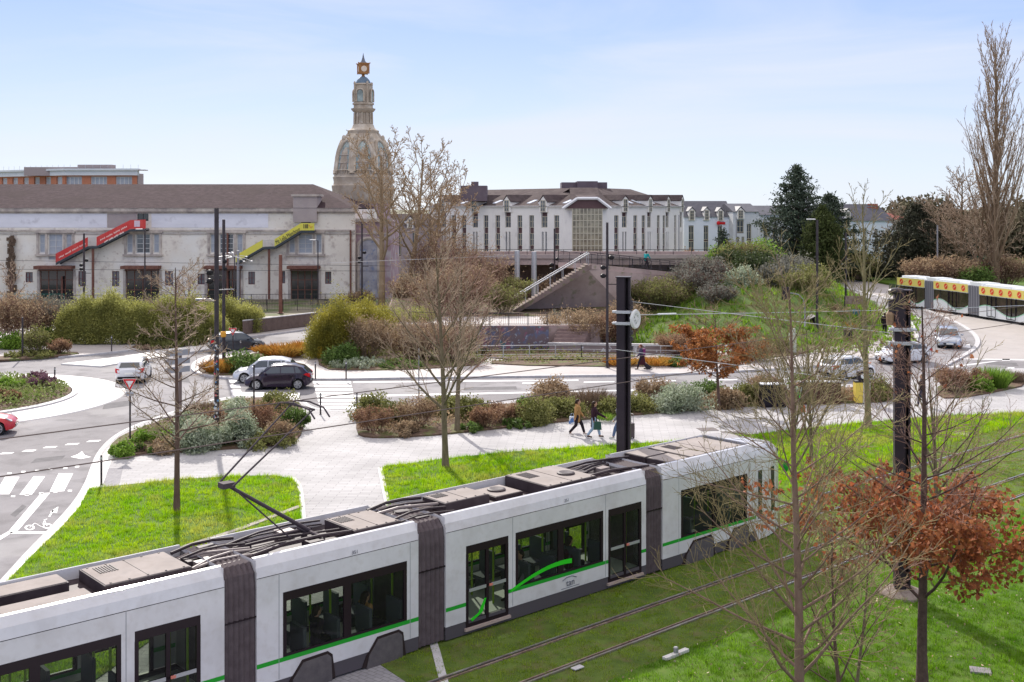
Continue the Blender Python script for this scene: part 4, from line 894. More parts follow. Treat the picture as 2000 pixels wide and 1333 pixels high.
def bag(label, loc, m, s=(0.34, 0.14, 0.36), rz=0.0):
    t = thing('shopping_bag', label, 'bag', loc, rz); B = MB(); B.box((0, 0, s[2]/2), s, 0, 0.8); B.obj('bag_body', m, t, bevel=0.02)
    B = MB()
    for y in (-0.05, 0.05): B.tube([(-0.08, y, s[2]-0.01), (-0.05, y*0.5, s[2]+0.14), (0.05, y*0.5, s[2]+0.14), (0.08, y, s[2]-0.01)], 0.008, 5)
    B.obj('handle', m, t)
def bicycle(label, loc, rz, m):
    t = thing('bicycle', label, 'bicycle', loc, rz)
    for x in (-0.52, 0.55):
        B = MB(); c = 20
        for k in range(c):
            a, b = 2*PI*k/c, 2*PI*(k+1)/c; B.tube([(x+0.33*math.cos(a), 0, 0.34+0.33*math.sin(a)), (x+0.33*math.cos(b), 0, 0.34+0.33*math.sin(b))], 0.02, 5)
        for k in range(8): a = 2*PI*k/8; B.tube([(x, 0, 0.34), (x+0.31*math.cos(a), 0, 0.34+0.31*math.sin(a))], 0.004, 3)
        B.obj('wheel', M_tyre, t)
    B = MB()
    for a, b in (((-0.52, 0, 0.34), (-0.18, 0, 0.85)), ((-0.52, 0, 0.34), (-0.05, 0, 0.3)), ((-0.05, 0, 0.3), (-0.2, 0, 0.92)), ((-0.05, 0, 0.3), (0.38, 0, 0.82)), ((-0.18, 0, 0.82), (0.38, 0, 0.88)), ((0.36, 0, 0.98), (0.55, 0, 0.34))): B.tube([a, b], 0.02, 6)
    B.obj('frame', m, t)
    B = MB(); B.tube([(0.3, -0.26, 1.0), (0.38, -0.12, 1.02), (0.38, 0.12, 1.02), (0.3, 0.26, 1.0)], 0.014, 6); B.obj('handlebar', M_black, t)
    B = MB(); B.box((-0.21, 0, 0.95), (0.26, 0.14, 0.06)); B.obj('saddle', M_black, t, bevel=0.02)
C_tan = mat('tan_coat', (0.36, 0.19, 0.07), 0.85, (0.42, 0.24, 0.1), 8); C_dk = mat('dark_plum_coat', (0.035, 0.012, 0.022), 0.85); C_gr = mat('grey_jacket', (0.2, 0.19, 0.22), 0.8)
C_blue = mat('pale_blue_jeans', (0.30, 0.40, 0.52), 0.85); C_bj = mat('blue_jeans', (0.10, 0.14, 0.24), 0.85); C_bk = mat('black_leggings', (0.02, 0.014, 0.02), 0.8)
C_pur = mat('purple_jacket', (0.12, 0.045, 0.22), 0.8); C_teal = mat('teal_jacket', (0.02, 0.30, 0.30), 0.8); C_mar = mat('maroon_skirt', (0.05, 0.012, 0.018), 0.85)
H_b = mat('dark_brown_hair', (0.03, 0.014, 0.01), 0.6)
def PG(x, y, z=ZP): p = P(x, y, z); return (p.x, p.y, z)
person('walking woman in a tan hooded coat and black leggings on the path', PG(1127, 850), math.radians(-8), 1.68, 0.33, C_tan, C_bk, H_b, 0.08, mat('pale_trainers', (0.5, 0.45, 0.42), 0.6), 0.72, (0.12, -0.1), 0.04, hood=True)
bag('blue and white bag carried by the woman in tan', tuple(Vector(PG(1118, 843))+Vector((0, 0.1, 0.35))), mat('blue_white_bag', (0.08, 0.18, 0.42), 0.6, (0.65, 0.68, 0.72), 6, thr=(0.48, 0.52)))
person('walking woman with long dark hair, plum coat and pale jeans', PG(1160, 855), math.radians(-5), 1.68, 0.27, C_dk, C_blue, H_b, 0.42, mat('brown_boots', (0.06, 0.03, 0.02), 0.6), 0.55, (0.3, -0.05), 0.02)
bag('dark green handbag held in front of the plum coat', tuple(Vector(PG(1167, 858))+Vector((0, -0.05, 0.45))), mat('green_bag', (0.03, 0.08, 0.06), 0.6), (0.38, 0.16, 0.38))
person('walker in a grey jacket and blue jeans half hidden by the tall mast', PG(1211, 857), math.radians(176), 1.75, 0.30, C_gr, C_bj, H_b, 0.0, mat('white_shoes', (0.4, 0.45, 0.42), 0.6), 0.8, (0.1, -0.2), 0.05)
suitcase('upright dark grey suitcase showing right of the tall mast', PG(1231, 856), math.radians(200), mat('grey_brown_case', (0.09, 0.07, 0.075), 0.5), 0.0, 0.72)
person('woman in purple and a long dark skirt walking left on the far pavement', PG(1254, 722), math.radians(178), 1.66, 0.30, mat('dark_violet_top', (0.06, 0.05, 0.09), 0.8), C_bk, mat('auburn_hair', (0.12, 0.05, 0.03), 0.6), 0.03, M_black, 0.85, (0.15, -0.2), 0.1, skirt=C_mar, backpack=mat('purple_backpack', (0.16, 0.03, 0.12), 0.7))
suitcase('small black suitcase pulled behind the woman in the long skirt', tuple(Vector(PG(1271, 721))), math.radians(180), mat('black_case', (0.03, 0.025, 0.03), 0.5), 0.9, 0.5)
person('man all in black seen from behind on the right hand pavement', PG(1728, 652), math.radians(75), 1.76, 0.12, mat('black_jacket', (0.02, 0.012, 0.016), 0.8), C_bk, H_b, 0.0, M_black, 0.84, (0.05, -0.05))
person('walker in dark clothes behind the right hand mast', PG(1801, 793), math.radians(170), 1.70, 0.22, mat('black_jacket', (0.02, 0.012, 0.016), 0.8), mat('dark_jeans', (0.03, 0.035, 0.06), 0.8), H_b, 0.12, M_black, 0.8, (0.1, -0.1))
person('walker with a green and grey jacket behind the bare branches', PG(1560, 812), math.radians(200), 1.74, 0.2, mat('green_grey_jacket', (0.05, 0.42, 0.04), 0.7, (0.30, 0.32, 0.36), 2.6, thr=(0.47, 0.53)), mat('beige_trousers', (0.4, 0.33, 0.29), 0.8), H_b, 0.0, M_black, 0.84, (0.1, -0.2))
bag('rust coloured bag hanging low beside the walker in green', tuple(Vector(PG(1567, 815))+Vector((0, 0, 0.25))), mat('rust_bag', (0.35, 0.11, 0.05), 0.7), (0.34, 0.2, 0.36))
p = PG(408, 660); bicycle('bicycle ridden by the cyclist in purple', p, math.radians(15), M_dark); person('cyclist in a purple jacket riding past the bamboo hedge', p, math.radians(15), 1.72, 0.1, C_pur, C_bk, H_b, 0.0, M_black, 0.9, bend=0.22, pose='ride')
# a few seated passengers in the tram
for i, (s, n, c, lb) in enumerate(((14.0, 22.7, C_bk, 'tram passenger in black by the left window of the central section'), (13.2, 23.9, C_blue, 'tram passenger in pale blue on the far side of the central section'), (15.4, 22.75, C_tan, 'tram passenger in a tan coat behind the second pane of the central section'), (20.4, 22.7, C_gr, 'tram passenger in grey behind the green sweep'), (22.3, 22.75, C_mar, 'tram passenger in maroon behind the right pane of the door section'), (7.6, 22.7, mat('orange_coat', (0.5, 0.2, 0.05), 0.8), 'tram passenger in an orange coat near the left edge of the picture'))):
    q = T(s, n, 0.42); person(lb, tuple(q), math.atan2(TU.y, TU.x)+(PI if i % 2 else 0), 1.68, 0.0, c, C_bk, H_b, 0.1*(i % 3), M_black, 0.86, pose='sit')
# ================================================================ BUILDINGS
class Wall:
    """vertical wall plane from A to B (x,y); facade faces the side of the camera"""
    def __init__(s, A, B): s.A = Vector((A[0], A[1], 0)); s.B = Vector((B[0], B[1], 0)); s.u = (s.B-s.A).normalized(); s.L = (s.B-s.A).length; s.n = Vector((s.u.y, -s.u.x, 0)); s.n = s.n if s.n.dot(-s.A) > 0 else -s.n
    def q(s, u, z, o=0.0): return tuple(s.A+s.u*u+s.n*o+Vector((0, 0, z)))
    def px(s, px):
        k = (px-1000)/FPX; d = s.B-s.A; t = (k*s.A.y-s.A.x)/(d.x-k*d.y); return t*s.L
    def dz(s, px, py): u = s.px(px); D = s.A.y+s.u.y*u; return CAMH-(py-HY)*D/FPX
    def rc(s, x0, x1, y0, y1): """pixel rectangle -> (u0,u1,z0,z1)"""; return (s.px(x0), s.px(x1), s.dz((x0+x1)/2, y1), s.dz((x0+x1)/2, y0))
    def box(s, B, u0, u1, z0, z1, o0, o1): B.loft([[s.q(u, z0, o0), s.q(u, z0, o1), s.q(u, z1, o1), s.q(u, z1, o0)] for u in (u0, u1)])
def pierced(B, w, u0, u1, z0, z1, ops, depth=0.25, mi_wall=0, mi_back=1, back=True):
    us = sorted({u0, u1}|{x for o in ops for x in o[:2] if u0 < x < u1}); zs = sorted({z0, z1}|{x for o in ops for x in o[2:] if z0 < x < z1})
    for i in range(len(us)-1):
        run = None
        for j in range(len(zs)-1):
            um, zm = (us[i]+us[i+1])/2, (zs[j]+zs[j+1])/2
            if any(o[0] < um < o[1] and o[2] < zm < o[3] for o in ops):
                if run is not None: B.mi = mi_wall; B.quad(w.q(us[i], run), w.q(us[i+1], run), w.q(us[i+1], zs[j]), w.q(us[i], zs[j])); run = None
            elif run is None: run = zs[j]
        if run is not None: B.mi = mi_wall; B.quad(w.q(us[i], run), w.q(us[i+1], run), w.q(us[i+1], z1), w.q(us[i], z1))
    for a, b, c, d in ops:
        B.mi = mi_wall
        for p, q_ in (((a, c), (b, c)), ((b, c), (b, d)), ((b, d), (a, d)), ((a, d), (a, c))): B.quad(w.q(*p), w.q(*q_), w.q(*q_, -depth), w.q(*p, -depth))
        if back: B.mi = mi_back; B.quad(w.q(a, c, -depth), w.q(b, c, -depth), w.q(b, d, -depth), w.q(a, d, -depth))
    B.mi = 0
def window(w, r, t, frame, glass, nx=2, nz=2, off=-0.14, fw=0.07, name='window', label=None):
    u0, u1, z0, z1 = r; B = MB(); a, b = off-0.03, off+0.03
    w.box(B, u0, u1, z0, z0+fw, a, b); w.box(B, u0, u1, z1-fw, z1, a, b)
    for i in range(nx+1): u = u0+(u1-u0)*i/nx; hw = fw/2; u = min(max(u, u0+hw), u1-hw); w.box(B, u-hw, u+hw, z0+fw, z1-fw, a, b)
    for j in range(1, nz): z = z0+(z1-z0)*j/nz; w.box(B, u0+fw, u1-fw, z-fw*0.35, z+fw*0.35, a+0.005, b-0.005)
    o = B.obj(name, frame, t, world=True)
    if label: o['label'] = label
    G_ = MB(); G_.quad(w.q(u0, z0, off-0.01), w.q(u1, z0, off-0.01), w.q(u1, z1, off-0.01), w.q(u0, z1, off-0.01)); G_.obj('pane', glass, o) if False else None
    me = G_.obj('pane', glass, None); me.data.transform(Matrix.Rotation(-t.rotation_euler.z, 4, 'Z') @ Matrix.Translation(-t.location)); me.parent = o
    return o
M_lu = mat('stained_limestone', (0.80, 0.76, 0.68), 0.85, (0.68, 0.62, 0.55), 0.22, 10, bump=0.2, bscale=4, thr=(0.35, 0.7), extra=[((0.30, 0.23, 0.22), 0.9, 0.56, 0.75, 0.7), ((0.34, 0.24, 0.19), 2.5, 0.6, 0.72, 0.5), ((0.80, 0.79, 0.76), 0.2, 0.5, 0.62, 0.7)])
M_lupan = mat('pale_lilac_render', (0.78, 0.78, 0.85), 0.8, (0.68, 0.68, 0.74), 0.25, 9, extra=[((0.36, 0.34, 0.38), 0.8, 0.58, 0.78, 0.7)], stretch=(1, 1, 3))
M_lutrim = mat('weathered_stone_trim', (0.60, 0.54, 0.48), 0.85, (0.30, 0.26, 0.25), 0.8, 8)
M_beige = mat('beige_patch_render', (0.42, 0.37, 0.36), 0.9, (0.36, 0.31, 0.31), 0.7)
M_rtile = mat('brown_roof_tiles', (0.042, 0.028, 0.032), 0.95, (0.078, 0.054, 0.060), 1.6, 10, bump=0.5, bscale=8, spec=0.05, extra=[((0.13, 0.09, 0.085), 6, 0.58, 0.72, 0.6), ((0.05, 0.035, 0.035), 0.25, 0.5, 0.65, 0.5)])
M_spand = mat('brown_spandrel', (0.10, 0.055, 0.06), 0.6, (0.13, 0.08, 0.08), 1)
M_wf = mat('pale_window_frame', (0.55, 0.55, 0.55), 0.5); M_wg = mat('window_glass', (0.10, 0.12, 0.15), 0.07, spec=1.0, col2=(0.05, 0.06, 0.08), scale=0.6)
M_wg2 = mat('milky_window', (0.42, 0.46, 0.52), 0.2, (0.32, 0.35, 0.41), 1.5); M_rust = mat('rusty_steel', (0.14, 0.06, 0.05), 0.8, (0.22, 0.11, 0.08), 4)
M_shop = mat('dark_shopfront', (0.045, 0.018, 0.022), 0.4, (0.07, 0.03, 0.035), 0.8)
D_LU = 134.0
def limestone_factory():
    w = Wall((-76, D_LU), (-18.7, D_LU)); t = thing('factory_building', 'long pale limestone factory with a brown tiled roof and two bannered outside stairs', 'building', (-47, D_LU+5, 0))
    sm = [(153, 168, 530, 560), (219, 233, 530, 560), (322, 338, 530, 558), (386, 400, 535, 556), (485, 498, 531, 556), (545, 557, 530, 554), (635, 647, 531, 555), (-60, -40, 530, 556), (50, 64, 532, 552)]
    dr = [(78, 143, 528, 586), (246, 311, 528, 586), (405, 470, 528, 586), (568, 622, 528, 586), (-110, -62, 528, 586)]
    up = []
    for c in (108, 279, 442, 596): up += [(c-31, c-20, 457, 494), (c-13, c+14, 457, 495 if c != 108 else 508), (c+21, c+32, 457, 494)]
    up += [(268, 290, 414, 432), (588, 607, 421, 436)]
    ops = [w.rc(*r) for r in sm+dr+up]; ops = [(a, b, max(c, 0.0), d) for a, b, c, d in ops]
    B = MB(); ze = 10.75; pierced(B, w, 0, w.L, 0, ze, ops, 0.35); B.mi = 0
    B.b2((-76, D_LU+0.36, 0), (-18.7, D_LU+24, ze)) if False else None
    B.quad((-18.7, D_LU, 0), (-18.7, D_LU+22, 0), (-18.7, D_LU+22, ze), (-18.7, D_LU, ze)); B.quad((-76, D_LU, 0), (-76, D_LU+22, 0), (-76, D_LU+22, ze), (-76, D_LU, ze))
    B.obj('wall', [M_lu, M_shop], t, world=True)
    B = MB(); ov = 0.5; rx0, rx1 = -70, -25.6; zr = 13.95
    e0, e1 = (-76.5, D_LU-ov, ze+0.15), (-18.9, D_LU-ov, ze+0.15); e2, e3 = (-18.9, D_LU+22.5, ze+0.15), (-76.5, D_LU+22.5, ze+0.15)
    r0, r1 = (rx0, D_LU+11, zr), (rx1, D_LU+11, zr); B.quad(e0, e1, r1, r0); B.add([e1, e2, r1], [(0, 1, 2)]); B.quad(e2, e3, r0, r1); B.add([e3, e0, r0], [(0, 1, 2)])
    B.obj('roof', M_rtile, t, world=True)
    B = MB(); w.box(B, -0.4, w.L+0.4, ze-0.28, ze+0.16, -0.1, 0.42); w.box(B, 0, w.L+0.2, ze-0.50, ze-0.28, -0.05, 0.16); z1 = w.dz(0, 450)
    w.box(B, 0, w.L+0.1, z1-0.16, z1+0.06, -0.05, 0.20); w.box(B, 0, w.L+0.1, z1-0.5, z1-0.38, -0.05, 0.10); B.obj('cornice', M_lutrim, t, world=True)
    B = MB()
    for x0, x1 in ((-150, 209), (296, 524)): u0, u1, z0, z1 = w.rc(x0, x1, 416, 445); w.box(B, max(u0, 0), u1, z0, z1, -0.05, 0.05)
    B.obj('render_panel', M_lupan, t, world=True)
    B = MB(); u0, u1, z0, z1 = w.rc(210, 267, 416, 445); w.box(B, u0, u1, z0, z1, -0.05, 0.04); B.obj('render_patch', M_beige, t, world=True)
    # surrounds
    B = MB()
    for c in (108, 279, 442, 596):
        for px in (c-34, c-17, c+17.5, c+35): u = w.px(px); w.box(B, u-0.12, u+0.12, w.dz(c, 497), w.dz(c, 455), -0.02, 0.14)
        u0, u1, z0, z1 = w.rc(c-38, c+39, 497, 500.5); w.box(B, u0, u1, z0, z1, -0.02, 0.32); u0, u1, z0, z1 = w.rc(c-38, c+39, 452.5, 455.5); w.box(B, u0, u1, z0, z1, -0.02, 0.25)
    for x0, x1, y0, y1 in dr:
        u0, u1, z0, z1 = w.rc(x0-5, x1+5, y0, y1); w.box(B, u0, u0+0.28, 0, z1, -0.02, 0.10); w.box(B, u1-0.28, u1, 0, z1, -0.02, 0.10)
    B.obj('stone_surround', M_lutrim, t, world=True)
    B = MB()
    for x0, x1, y0, y1 in dr:
        u0, u1, z0, z1 = w.rc(x0-4, x1+4, 519, 525); w.box(B, u0, u1, z0, z1, -0.02, 1.3); u0, u1, z0, z1 = w.rc(x0, x1, 526, 529); w.box(B, u0, u1, z0, z1, -0.02, 0.5)
    B.obj('rust_canopy', M_rust, t, world=True)
    for r in sm: window(w, w.rc(*r), t, mat('dark_red_frame', (0.12, 0.03, 0.04), 0.6), M_wg, 2, 2)
    for i, r in enumerate(up[:-2]): window(w, w.rc(*r), t, M_wf, M_wg2 if i % 3 != 1 or i == 1 or i == 10 else M_wg, 2 if i % 3 == 1 else 1, 4 if i % 3 == 1 else 2, fw=0.09)
    for r in up[-2:]: window(w, w.rc(*r), t, M_dark, M_glassd, 2, 1)
    for r in dr: window(w, w.rc(*r), t, M_rust, M_glassd, 4, 3, fw=0.10, name='shopfront')
    # dormer tower in the eaves, stepped top
    B = MB(); u0, u1, z0, z1 = w.rc(574, 620, 384, 421); w.box(B, u0, u1, z0-0.8, z1, -3.0, 0.45); B.obj('dormer', M_beige, t, world=True)
    B = MB(); w.box(B, u0-0.2, u1+0.2, z1, z1+0.25, -3.2, 0.65); B.obj('dormer_cap', M_lutrim, t, world=True)
    B = MB()
    for x, y0 in ((122, 540), (445, 455), (685, 450)):
        u = w.px(x); w.box(B, u-0.10, u+0.10, 0, w.dz(x, y0), 0.02, 0.22)
    B.obj('drain_pipe', M_rust, t, world=True)
    # thick climbing plant
    B = MB(); u = w.px(24); r3 = random.Random(5)
    for z in np.arange(0, 7.5, 0.12): B.box(w.q(u+r3.uniform(-.25, .25), z, 0.3), (r3.uniform(0.3, 0.8), 0.3, 0.4), r3.uniform(0, 3))
    tag(B.obj('climbing_plant', mat('dry_climber', (0.10, 0.07, 0.05), 0.95, (0.16, 0.11, 0.08), 6), None), 'brown dried climbing plant running up the left end of the factory wall', 'plant')
    # wall graffiti
    return w, t
w_lu, t_lu = limestone_factory()
def banner_stair(name_label, pts, m_b, m_txt, texts, landing, panel_h=1.05, emblem=None):
    """external steel stair on the factory wall. pts: pixel polyline of the banner's top edge"""
    w = w_lu; a = w.q(w.px(pts[0][0]), 0, 1.0); t = thing('outside_staircase', name_label, 'stairs', (a[0], a[1], 0))
    pr = [(w.px(x), w.dz(x, y)) for x, y in pts]
    def poly(B, seg, h0, h1, o0, o1):
        B.slab([w.q(u, z+h0, o0) for u, z in seg]+[w.q(u, z+h1, o0) for u, z in seg[::-1]], Vector((0, -(o1-o0), 0)))
    for i, (a, b) in enumerate(landing['ban']):
        B = MB(); poly(B, pr[a:b+1], -panel_h, 0, 1.35, 1.40); B.obj('banner', m_b, t, world=True)
    B = MB(); poly(B, pr, -panel_h-0.30, -panel_h-0.02, 1.28, 1.38); poly(B, pr, -panel_h-0.30, -panel_h-0.02, 0.1, 0.2); B.obj('stringer', mat('green_grey_steel', (0.06, 0.07, 0.08), 0.6), t, world=True)
    B = MB()
    for i in range(len(pr)-1):
        (u0, z0), (u1, z1) = pr[i], pr[i+1]
        if abs(z1-z0) < 0.2: w.box(B, u0, u1, z0-panel_h-0.10, z0-panel_h-0.04, 0.0, 1.35)
        else:
            n = int(abs(z1-z0)/0.19)
            for k in range(n): f = (k+0.5)/n; w.box(B, u0+(u1-u0)*f-0.13, u0+(u1-u0)*f+0.13, z0+(z1-z0)*f-panel_h-0.09, z0+(z1-z0)*f-panel_h-0.05, 0.0, 1.3)
    B.obj('treads', M_grey, t, world=True)
    B = MB(); u0, z0 = pr[landing['mid'][0]]; u1, z1 = pr[landing['mid'][1]]
    for k in range(9): u = u0+(u1-u0)*k/8; B.tube([w.q(u, z0-panel_h, 1.36), w.q(u, z0-0.05, 1.36)], 0.018, 5)
    B.tube([w.q(u0, z0-0.04, 1.36), w.q(u1, z0-0.04, 1.36)], 0.03, 6); B.obj('railing', M_lgrey, t, world=True)
    B = MB(); um = (u0+u1)/2; w.box(B, um-0.12, um+0.12, 0, z0-panel_h-0.1, 1.0, 1.24); B.obj('support_post', M_rust, t, world=True)
    for txt, (x0, y0), (x1, y1), size, mm in texts:
        cu = bpy.data.curves.new('lettering', 'FONT'); cu.body = txt; cu.size = size; cu.extrude = 0.01; cu.align_x = 'CENTER'; cu.align_y = 'CENTER'
        o = bpy.data.objects.new('tmp', cu); COL.objects.link(o); dg = bpy.context.evaluated_depsgraph_get(); dg.update(); me = bpy.data.meshes.new_from_object(o.evaluated_get(dg)); bpy.data.objects.remove(o)
        ux0, zz0, ux1, zz1 = w.px(x0), w.dz(x0, y0), w.px(x1), w.dz(x1, y1); an = math.atan2(zz1-zz0, ux1-ux0); xs = [v.co.x for v in me.vertices]; wd = (max(xs)-min(xs)) or 1; ln = math.hypot(ux1-ux0, zz1-zz0); k = ln/wd
        for v in me.vertices:
            x, y, zz = v.co; x *= k; X = x*math.cos(an)-y*math.sin(an); Z = x*math.sin(an)+y*math.cos(an); p = w.q((ux0+ux1)/2+X, (zz0+zz1)/2+Z, 1.42+zz); v.co = Vector(p)-t.location
        mkobj('lettering', me, mm, t)
    if emblem: emblem(w, t)
    return t
M_ban = mat('red_banner', (0.55, 0.045, 0.045), 0.6, (0.62, 0.09, 0.08), 1.5); M_ban2 = mat('yellow_banner_cloth', (0.74, 0.68, 0.10), 0.6, (0.66, 0.62, 0.12), 1.2); M_cr = mat('cream_lettering', (0.85, 0.72, 0.66), 0.6)
def emr(w, t):
    B = MB(); u0, u1, z0, z1 = w.rc(270, 281, 431, 443); w.box(B, u0, u1, z0, z1, 1.40, 1.425); B.obj('emblem', mat('pale_emblem', (0.62, 0.45, 0.55), 0.6, (0.7, 0.6, 0.65), 3), t, world=True)
def emy(w, t):
    B = MB()
    for i, x in enumerate((597, 600, 602.5, 604.5)): u0, u1, z0, z1 = w.rc(x, x+1.4, 438, 446); w.box(B, u0, u1, z0, z1, 1.40, 1.425)
    B.obj('emblem_bars', M_dark, t, world=True); B = MB(); u0, u1, z0, z1 = w.rc(608, 614, 439, 445); B.tube([w.q(u0, z1, 1.42), w.q((u0+u1)/2, z0, 1.42), w.q(u1, z0+.2, 1.42)], 0.05, 5); B.obj('emblem_stroke', mat('orange_emblem', (0.75, 0.35, 0.08), 0.6), t, world=True)
banner_stair('outside stair with red banners climbing the left part of the factory', [(118, 495), (180, 463), (197, 463), (262, 430), (292, 429)], M_ban, M_cr, [('Le lieu des possibles', (124, 499), (174, 473), 0.5, M_cr), ('Nous sommes ensemble', (204, 466), (258, 439), 0.5, M_cr), ('partout et toujours', (212, 471), (250, 451), 0.3, M_cr)] if False else [], dict(ban=[(0, 1), (2, 4)], mid=(1, 2)), emblem=emr)
banner_stair('outside stair with yellow banners climbing the right part of the factory', [(466, 498), (518, 468), (541, 467), (592, 436), (618, 436)], M_ban2, M_dark, [('Mr Leïla Ménchour', (544, 474), (590, 447), 0.75, M_dark)], dict(ban=[(0, 1), (2, 4)], mid=(1, 2)), panel_h=0.85, emblem=emy)
# two rows of small pale strokes on the red banners (illegible lettering in the photo)
B = MB(); r4 = random.Random(9)
for (x0, y0, x1, y1) in ((124, 503, 176, 475), (204, 469, 256, 442), (212, 473, 250, 453)):
    n = 26
    for i in range(n):
        f = (i+0.5)/n
        if i % 7 == 5: continue
        x, y = x0+(x1-x0)*f, y0+(y1-y0)*f; u, z = w_lu.px(x), w_lu.dz(x, y); w_lu.box(B, u-0.03, u+0.035, z-r4.uniform(0.06, 0.12), z+r4.uniform(0.05, 0.12), 1.40, 1.42)
red_st = [o for o in bpy.data.objects if o.name.startswith('outside_staircase')][0]; B.obj('lettering', M_cr, red_st, world=True)

# ---------------------------------------------------------------- domed tower
def domed_tower():
    D = 160.0; cx, k = (709.5-1000)*D/FPX, D/FPX; t = thing('domed_tower', 'ornate stone tower with arched glazed dome, lantern and clock finial', 'tower', (cx, D, 0))
    Z = lambda y: CAMH-(y-HY)*k
    M_st = mat('tower_stone', (0.50, 0.43, 0.34), 0.85, (0.34, 0.28, 0.22), 0.6, 8, bump=0.3, bscale=4, extra=[((0.62, 0.57, 0.50), 0.8, 0.5, 0.7, 0.7)]); M_pk = mat('pink_grey_render', (0.42, 0.30, 0.36), 0.85, (0.34, 0.26, 0.30), 0.4, 8, extra=[((0.48, 0.45, 0.45), 0.7, 0.52, 0.7, 0.7)])
    M_tg = mat('tower_glass', (0.36, 0.44, 0.42), 0.15, (0.17, 0.21, 0.19), 1.0, spec=0.8); M_sl = mat('blue_grey_dome_tiles', (0.10, 0.15, 0.21), 0.6, (0.14, 0.20, 0.26), 2)
    M_gold = mat('rusty_gold', (0.30, 0.13, 0.05), 0.5, (0.42, 0.22, 0.08), 2)
    def pf(l): return [(r*k, Z(y)) for y, r in l]
    B = MB(); B.lathe(pf([(620, 52), (400, 53), (395, 55)]), n=32); B.obj('drum', M_pk, t)
    B = MB(); B.lathe(pf([(398, 54), (394, 57), (386, 59), (372, 60), (366, 61), (363, 61), (362, 58), (356, 57), (350, 58), (347, 59), (345, 57), (340, 56)]), n=40); B.obj('cornice_ring', M_st, t, auto=30)
    dome = [(341, 55.5), (330, 55), (315, 53.5), (300, 50.5), (290, 47), (280, 42), (270, 36), (262, 30), (257, 25), (254, 23)]
    B = MB(); B.lathe(pf(dome), n=48); B.obj('dome', M_st, t, auto=30)
    dz = [Z(y) for y, r in dome]; dr_ = [r*k for y, r in dome]
    def on(th, z, off): r = float(np.interp(z, dz, dr_))+off; return (r*math.sin(th), -r*math.cos(th), z)
    for i in range(8):
        th0 = math.radians(8+45*i); hw = math.radians(17.0); z0, z1 = Z(334), Z(276)
        def outline(sc_, n=10, zb=None):
            pts = [(th0-hw*sc_, zb), (th0-hw*sc_, z0+(z1-z0)*0.42)]
            for q in range(1, n): a = PI*q/n; pts.append((th0-hw*sc_*math.cos(a), z0+(z1-z0)*0.42+((z1-z0)*0.58+(sc_-1)*0.9)*math.sin(a)**0.8))
            return pts+[(th0+hw*sc_, z0+(z1-z0)*0.42), (th0+hw*sc_, zb)]
        G_ = MB(); o = outline(0.92, zb=z0)
        half = len(o)//2
        for a in range(half): L_, R_ = o[a], o[len(o)-1-a]; L2, R2 = o[a+1], o[len(o)-2-a]; G_.quad(on(L_[0], L_[1], 0.10), on(R_[0], R_[1], 0.10), on(R2[0], R2[1], 0.10), on(L2[0], L2[1], 0.10))
        g = G_.obj('arched_window', M_tg, t)
        F = MB()
        for q in (-0.5, 0, 0.5): F.tube([on(th0+hw*q, z0, 0.13), on(th0+hw*q*0.95, z0+(z1-z0)*(0.95 if q == 0 else 0.75), 0.13)], 0.045, 5)
        for zz in (0.25, 0.5): F.tube([on(th0+hw*q, z0+(z1-z0)*zz, 0.13) for q in (-0.9, -0.45, 0, 0.45, 0.9)], 0.045, 5)
        F.obj('glazing_bars', M_lutrim, g)
        F = MB(); F.tube([on(a, z, 0.12) for a, z in outline(1.06, zb=z0-0.2)], 0.24, 6); F.obj('arch_band', M_st, t, smooth=True)
        F = MB(); 
        for q in np.linspace(-1.0, 1.0, 7): F.tube([on(th0+hw*q, z0-0.55, 0.15), on(th0+hw*q, z0, 0.15)], 0.07, 6)
        F.tube([on(th0+hw*q, z0, 0.17) for q in np.linspace(-1.1, 1.1, 6)], 0.09, 6); F.obj('balustrade', M_st, t)
        th = math.radians(8+45*i+22.5); F = MB(); F.tube([on(th, z, 0.02) for z in np.linspace(Z(340), Z(262), 9)], [0.42, 0.42, 0.4, 0.36, 0.33, 0.3, 0.28, 0.25, 0.2], 8); c = on(th, Z(272), 0.25); F.ball(c, (0.28, 0.28, 0.5)); F.obj('rib', M_st, t, smooth=True)
    B = MB(); B.lathe(pf([(262, 30), (256, 31), (254, 26), (250, 22), (244, 20), (243, 16), (222, 15.5), (219, 20), (215, 23.5), (213, 24), (212, 19), (206, 18.5), (205, 21), (202, 21), (201, 17.5)]), n=24); B.obj('lantern_base', M_st, t, auto=30)
    B = MB()
    for i in range(12): a = 2*PI*i/12; B.tube([(18*k*math.cos(a), 18*k*math.sin(a), Z(243)), (17.5*k*math.cos(a), 17.5*k*math.sin(a), Z(221))], 0.12, 6)
    B.obj('colonnade', M_st, t)
    B = MB(); B.lathe(pf([(202, 17), (168, 16.5), (166, 18.5), (164, 17)]), n=16); B.obj('lantern', M_st, t, auto=30)
    for i in range(4):
        th = math.radians(-12+90*i); nn = Vector((math.sin(th), -math.cos(th), 0)); uu = Vector((math.cos(th), math.sin(th), 0)); c = nn*(17.2*k)
        o = [(-0.42, Z(200)), (-0.42, Z(184))]+[(-0.42*math.cos(PI*q/8), Z(184)+0.5*math.sin(PI*q/8)) for q in range(1, 8)]+[(0.42, Z(184)), (0.42, Z(200))]
        B = MB(); B.slab([tuple(c+uu*x+Vector((0, 0, z))) for x, z in o], tuple(nn*0.05)); B.obj('lantern_window', M_tg, t)
        B = MB(); B.tube([tuple(c+nn*0.1+uu*x*1.35+Vector((0, 0, z+(0.12 if z > Z(184)+.01 else 0)))) for x, z in o], 0.11, 6); B.obj('arch_band', M_st, t, smooth=True)
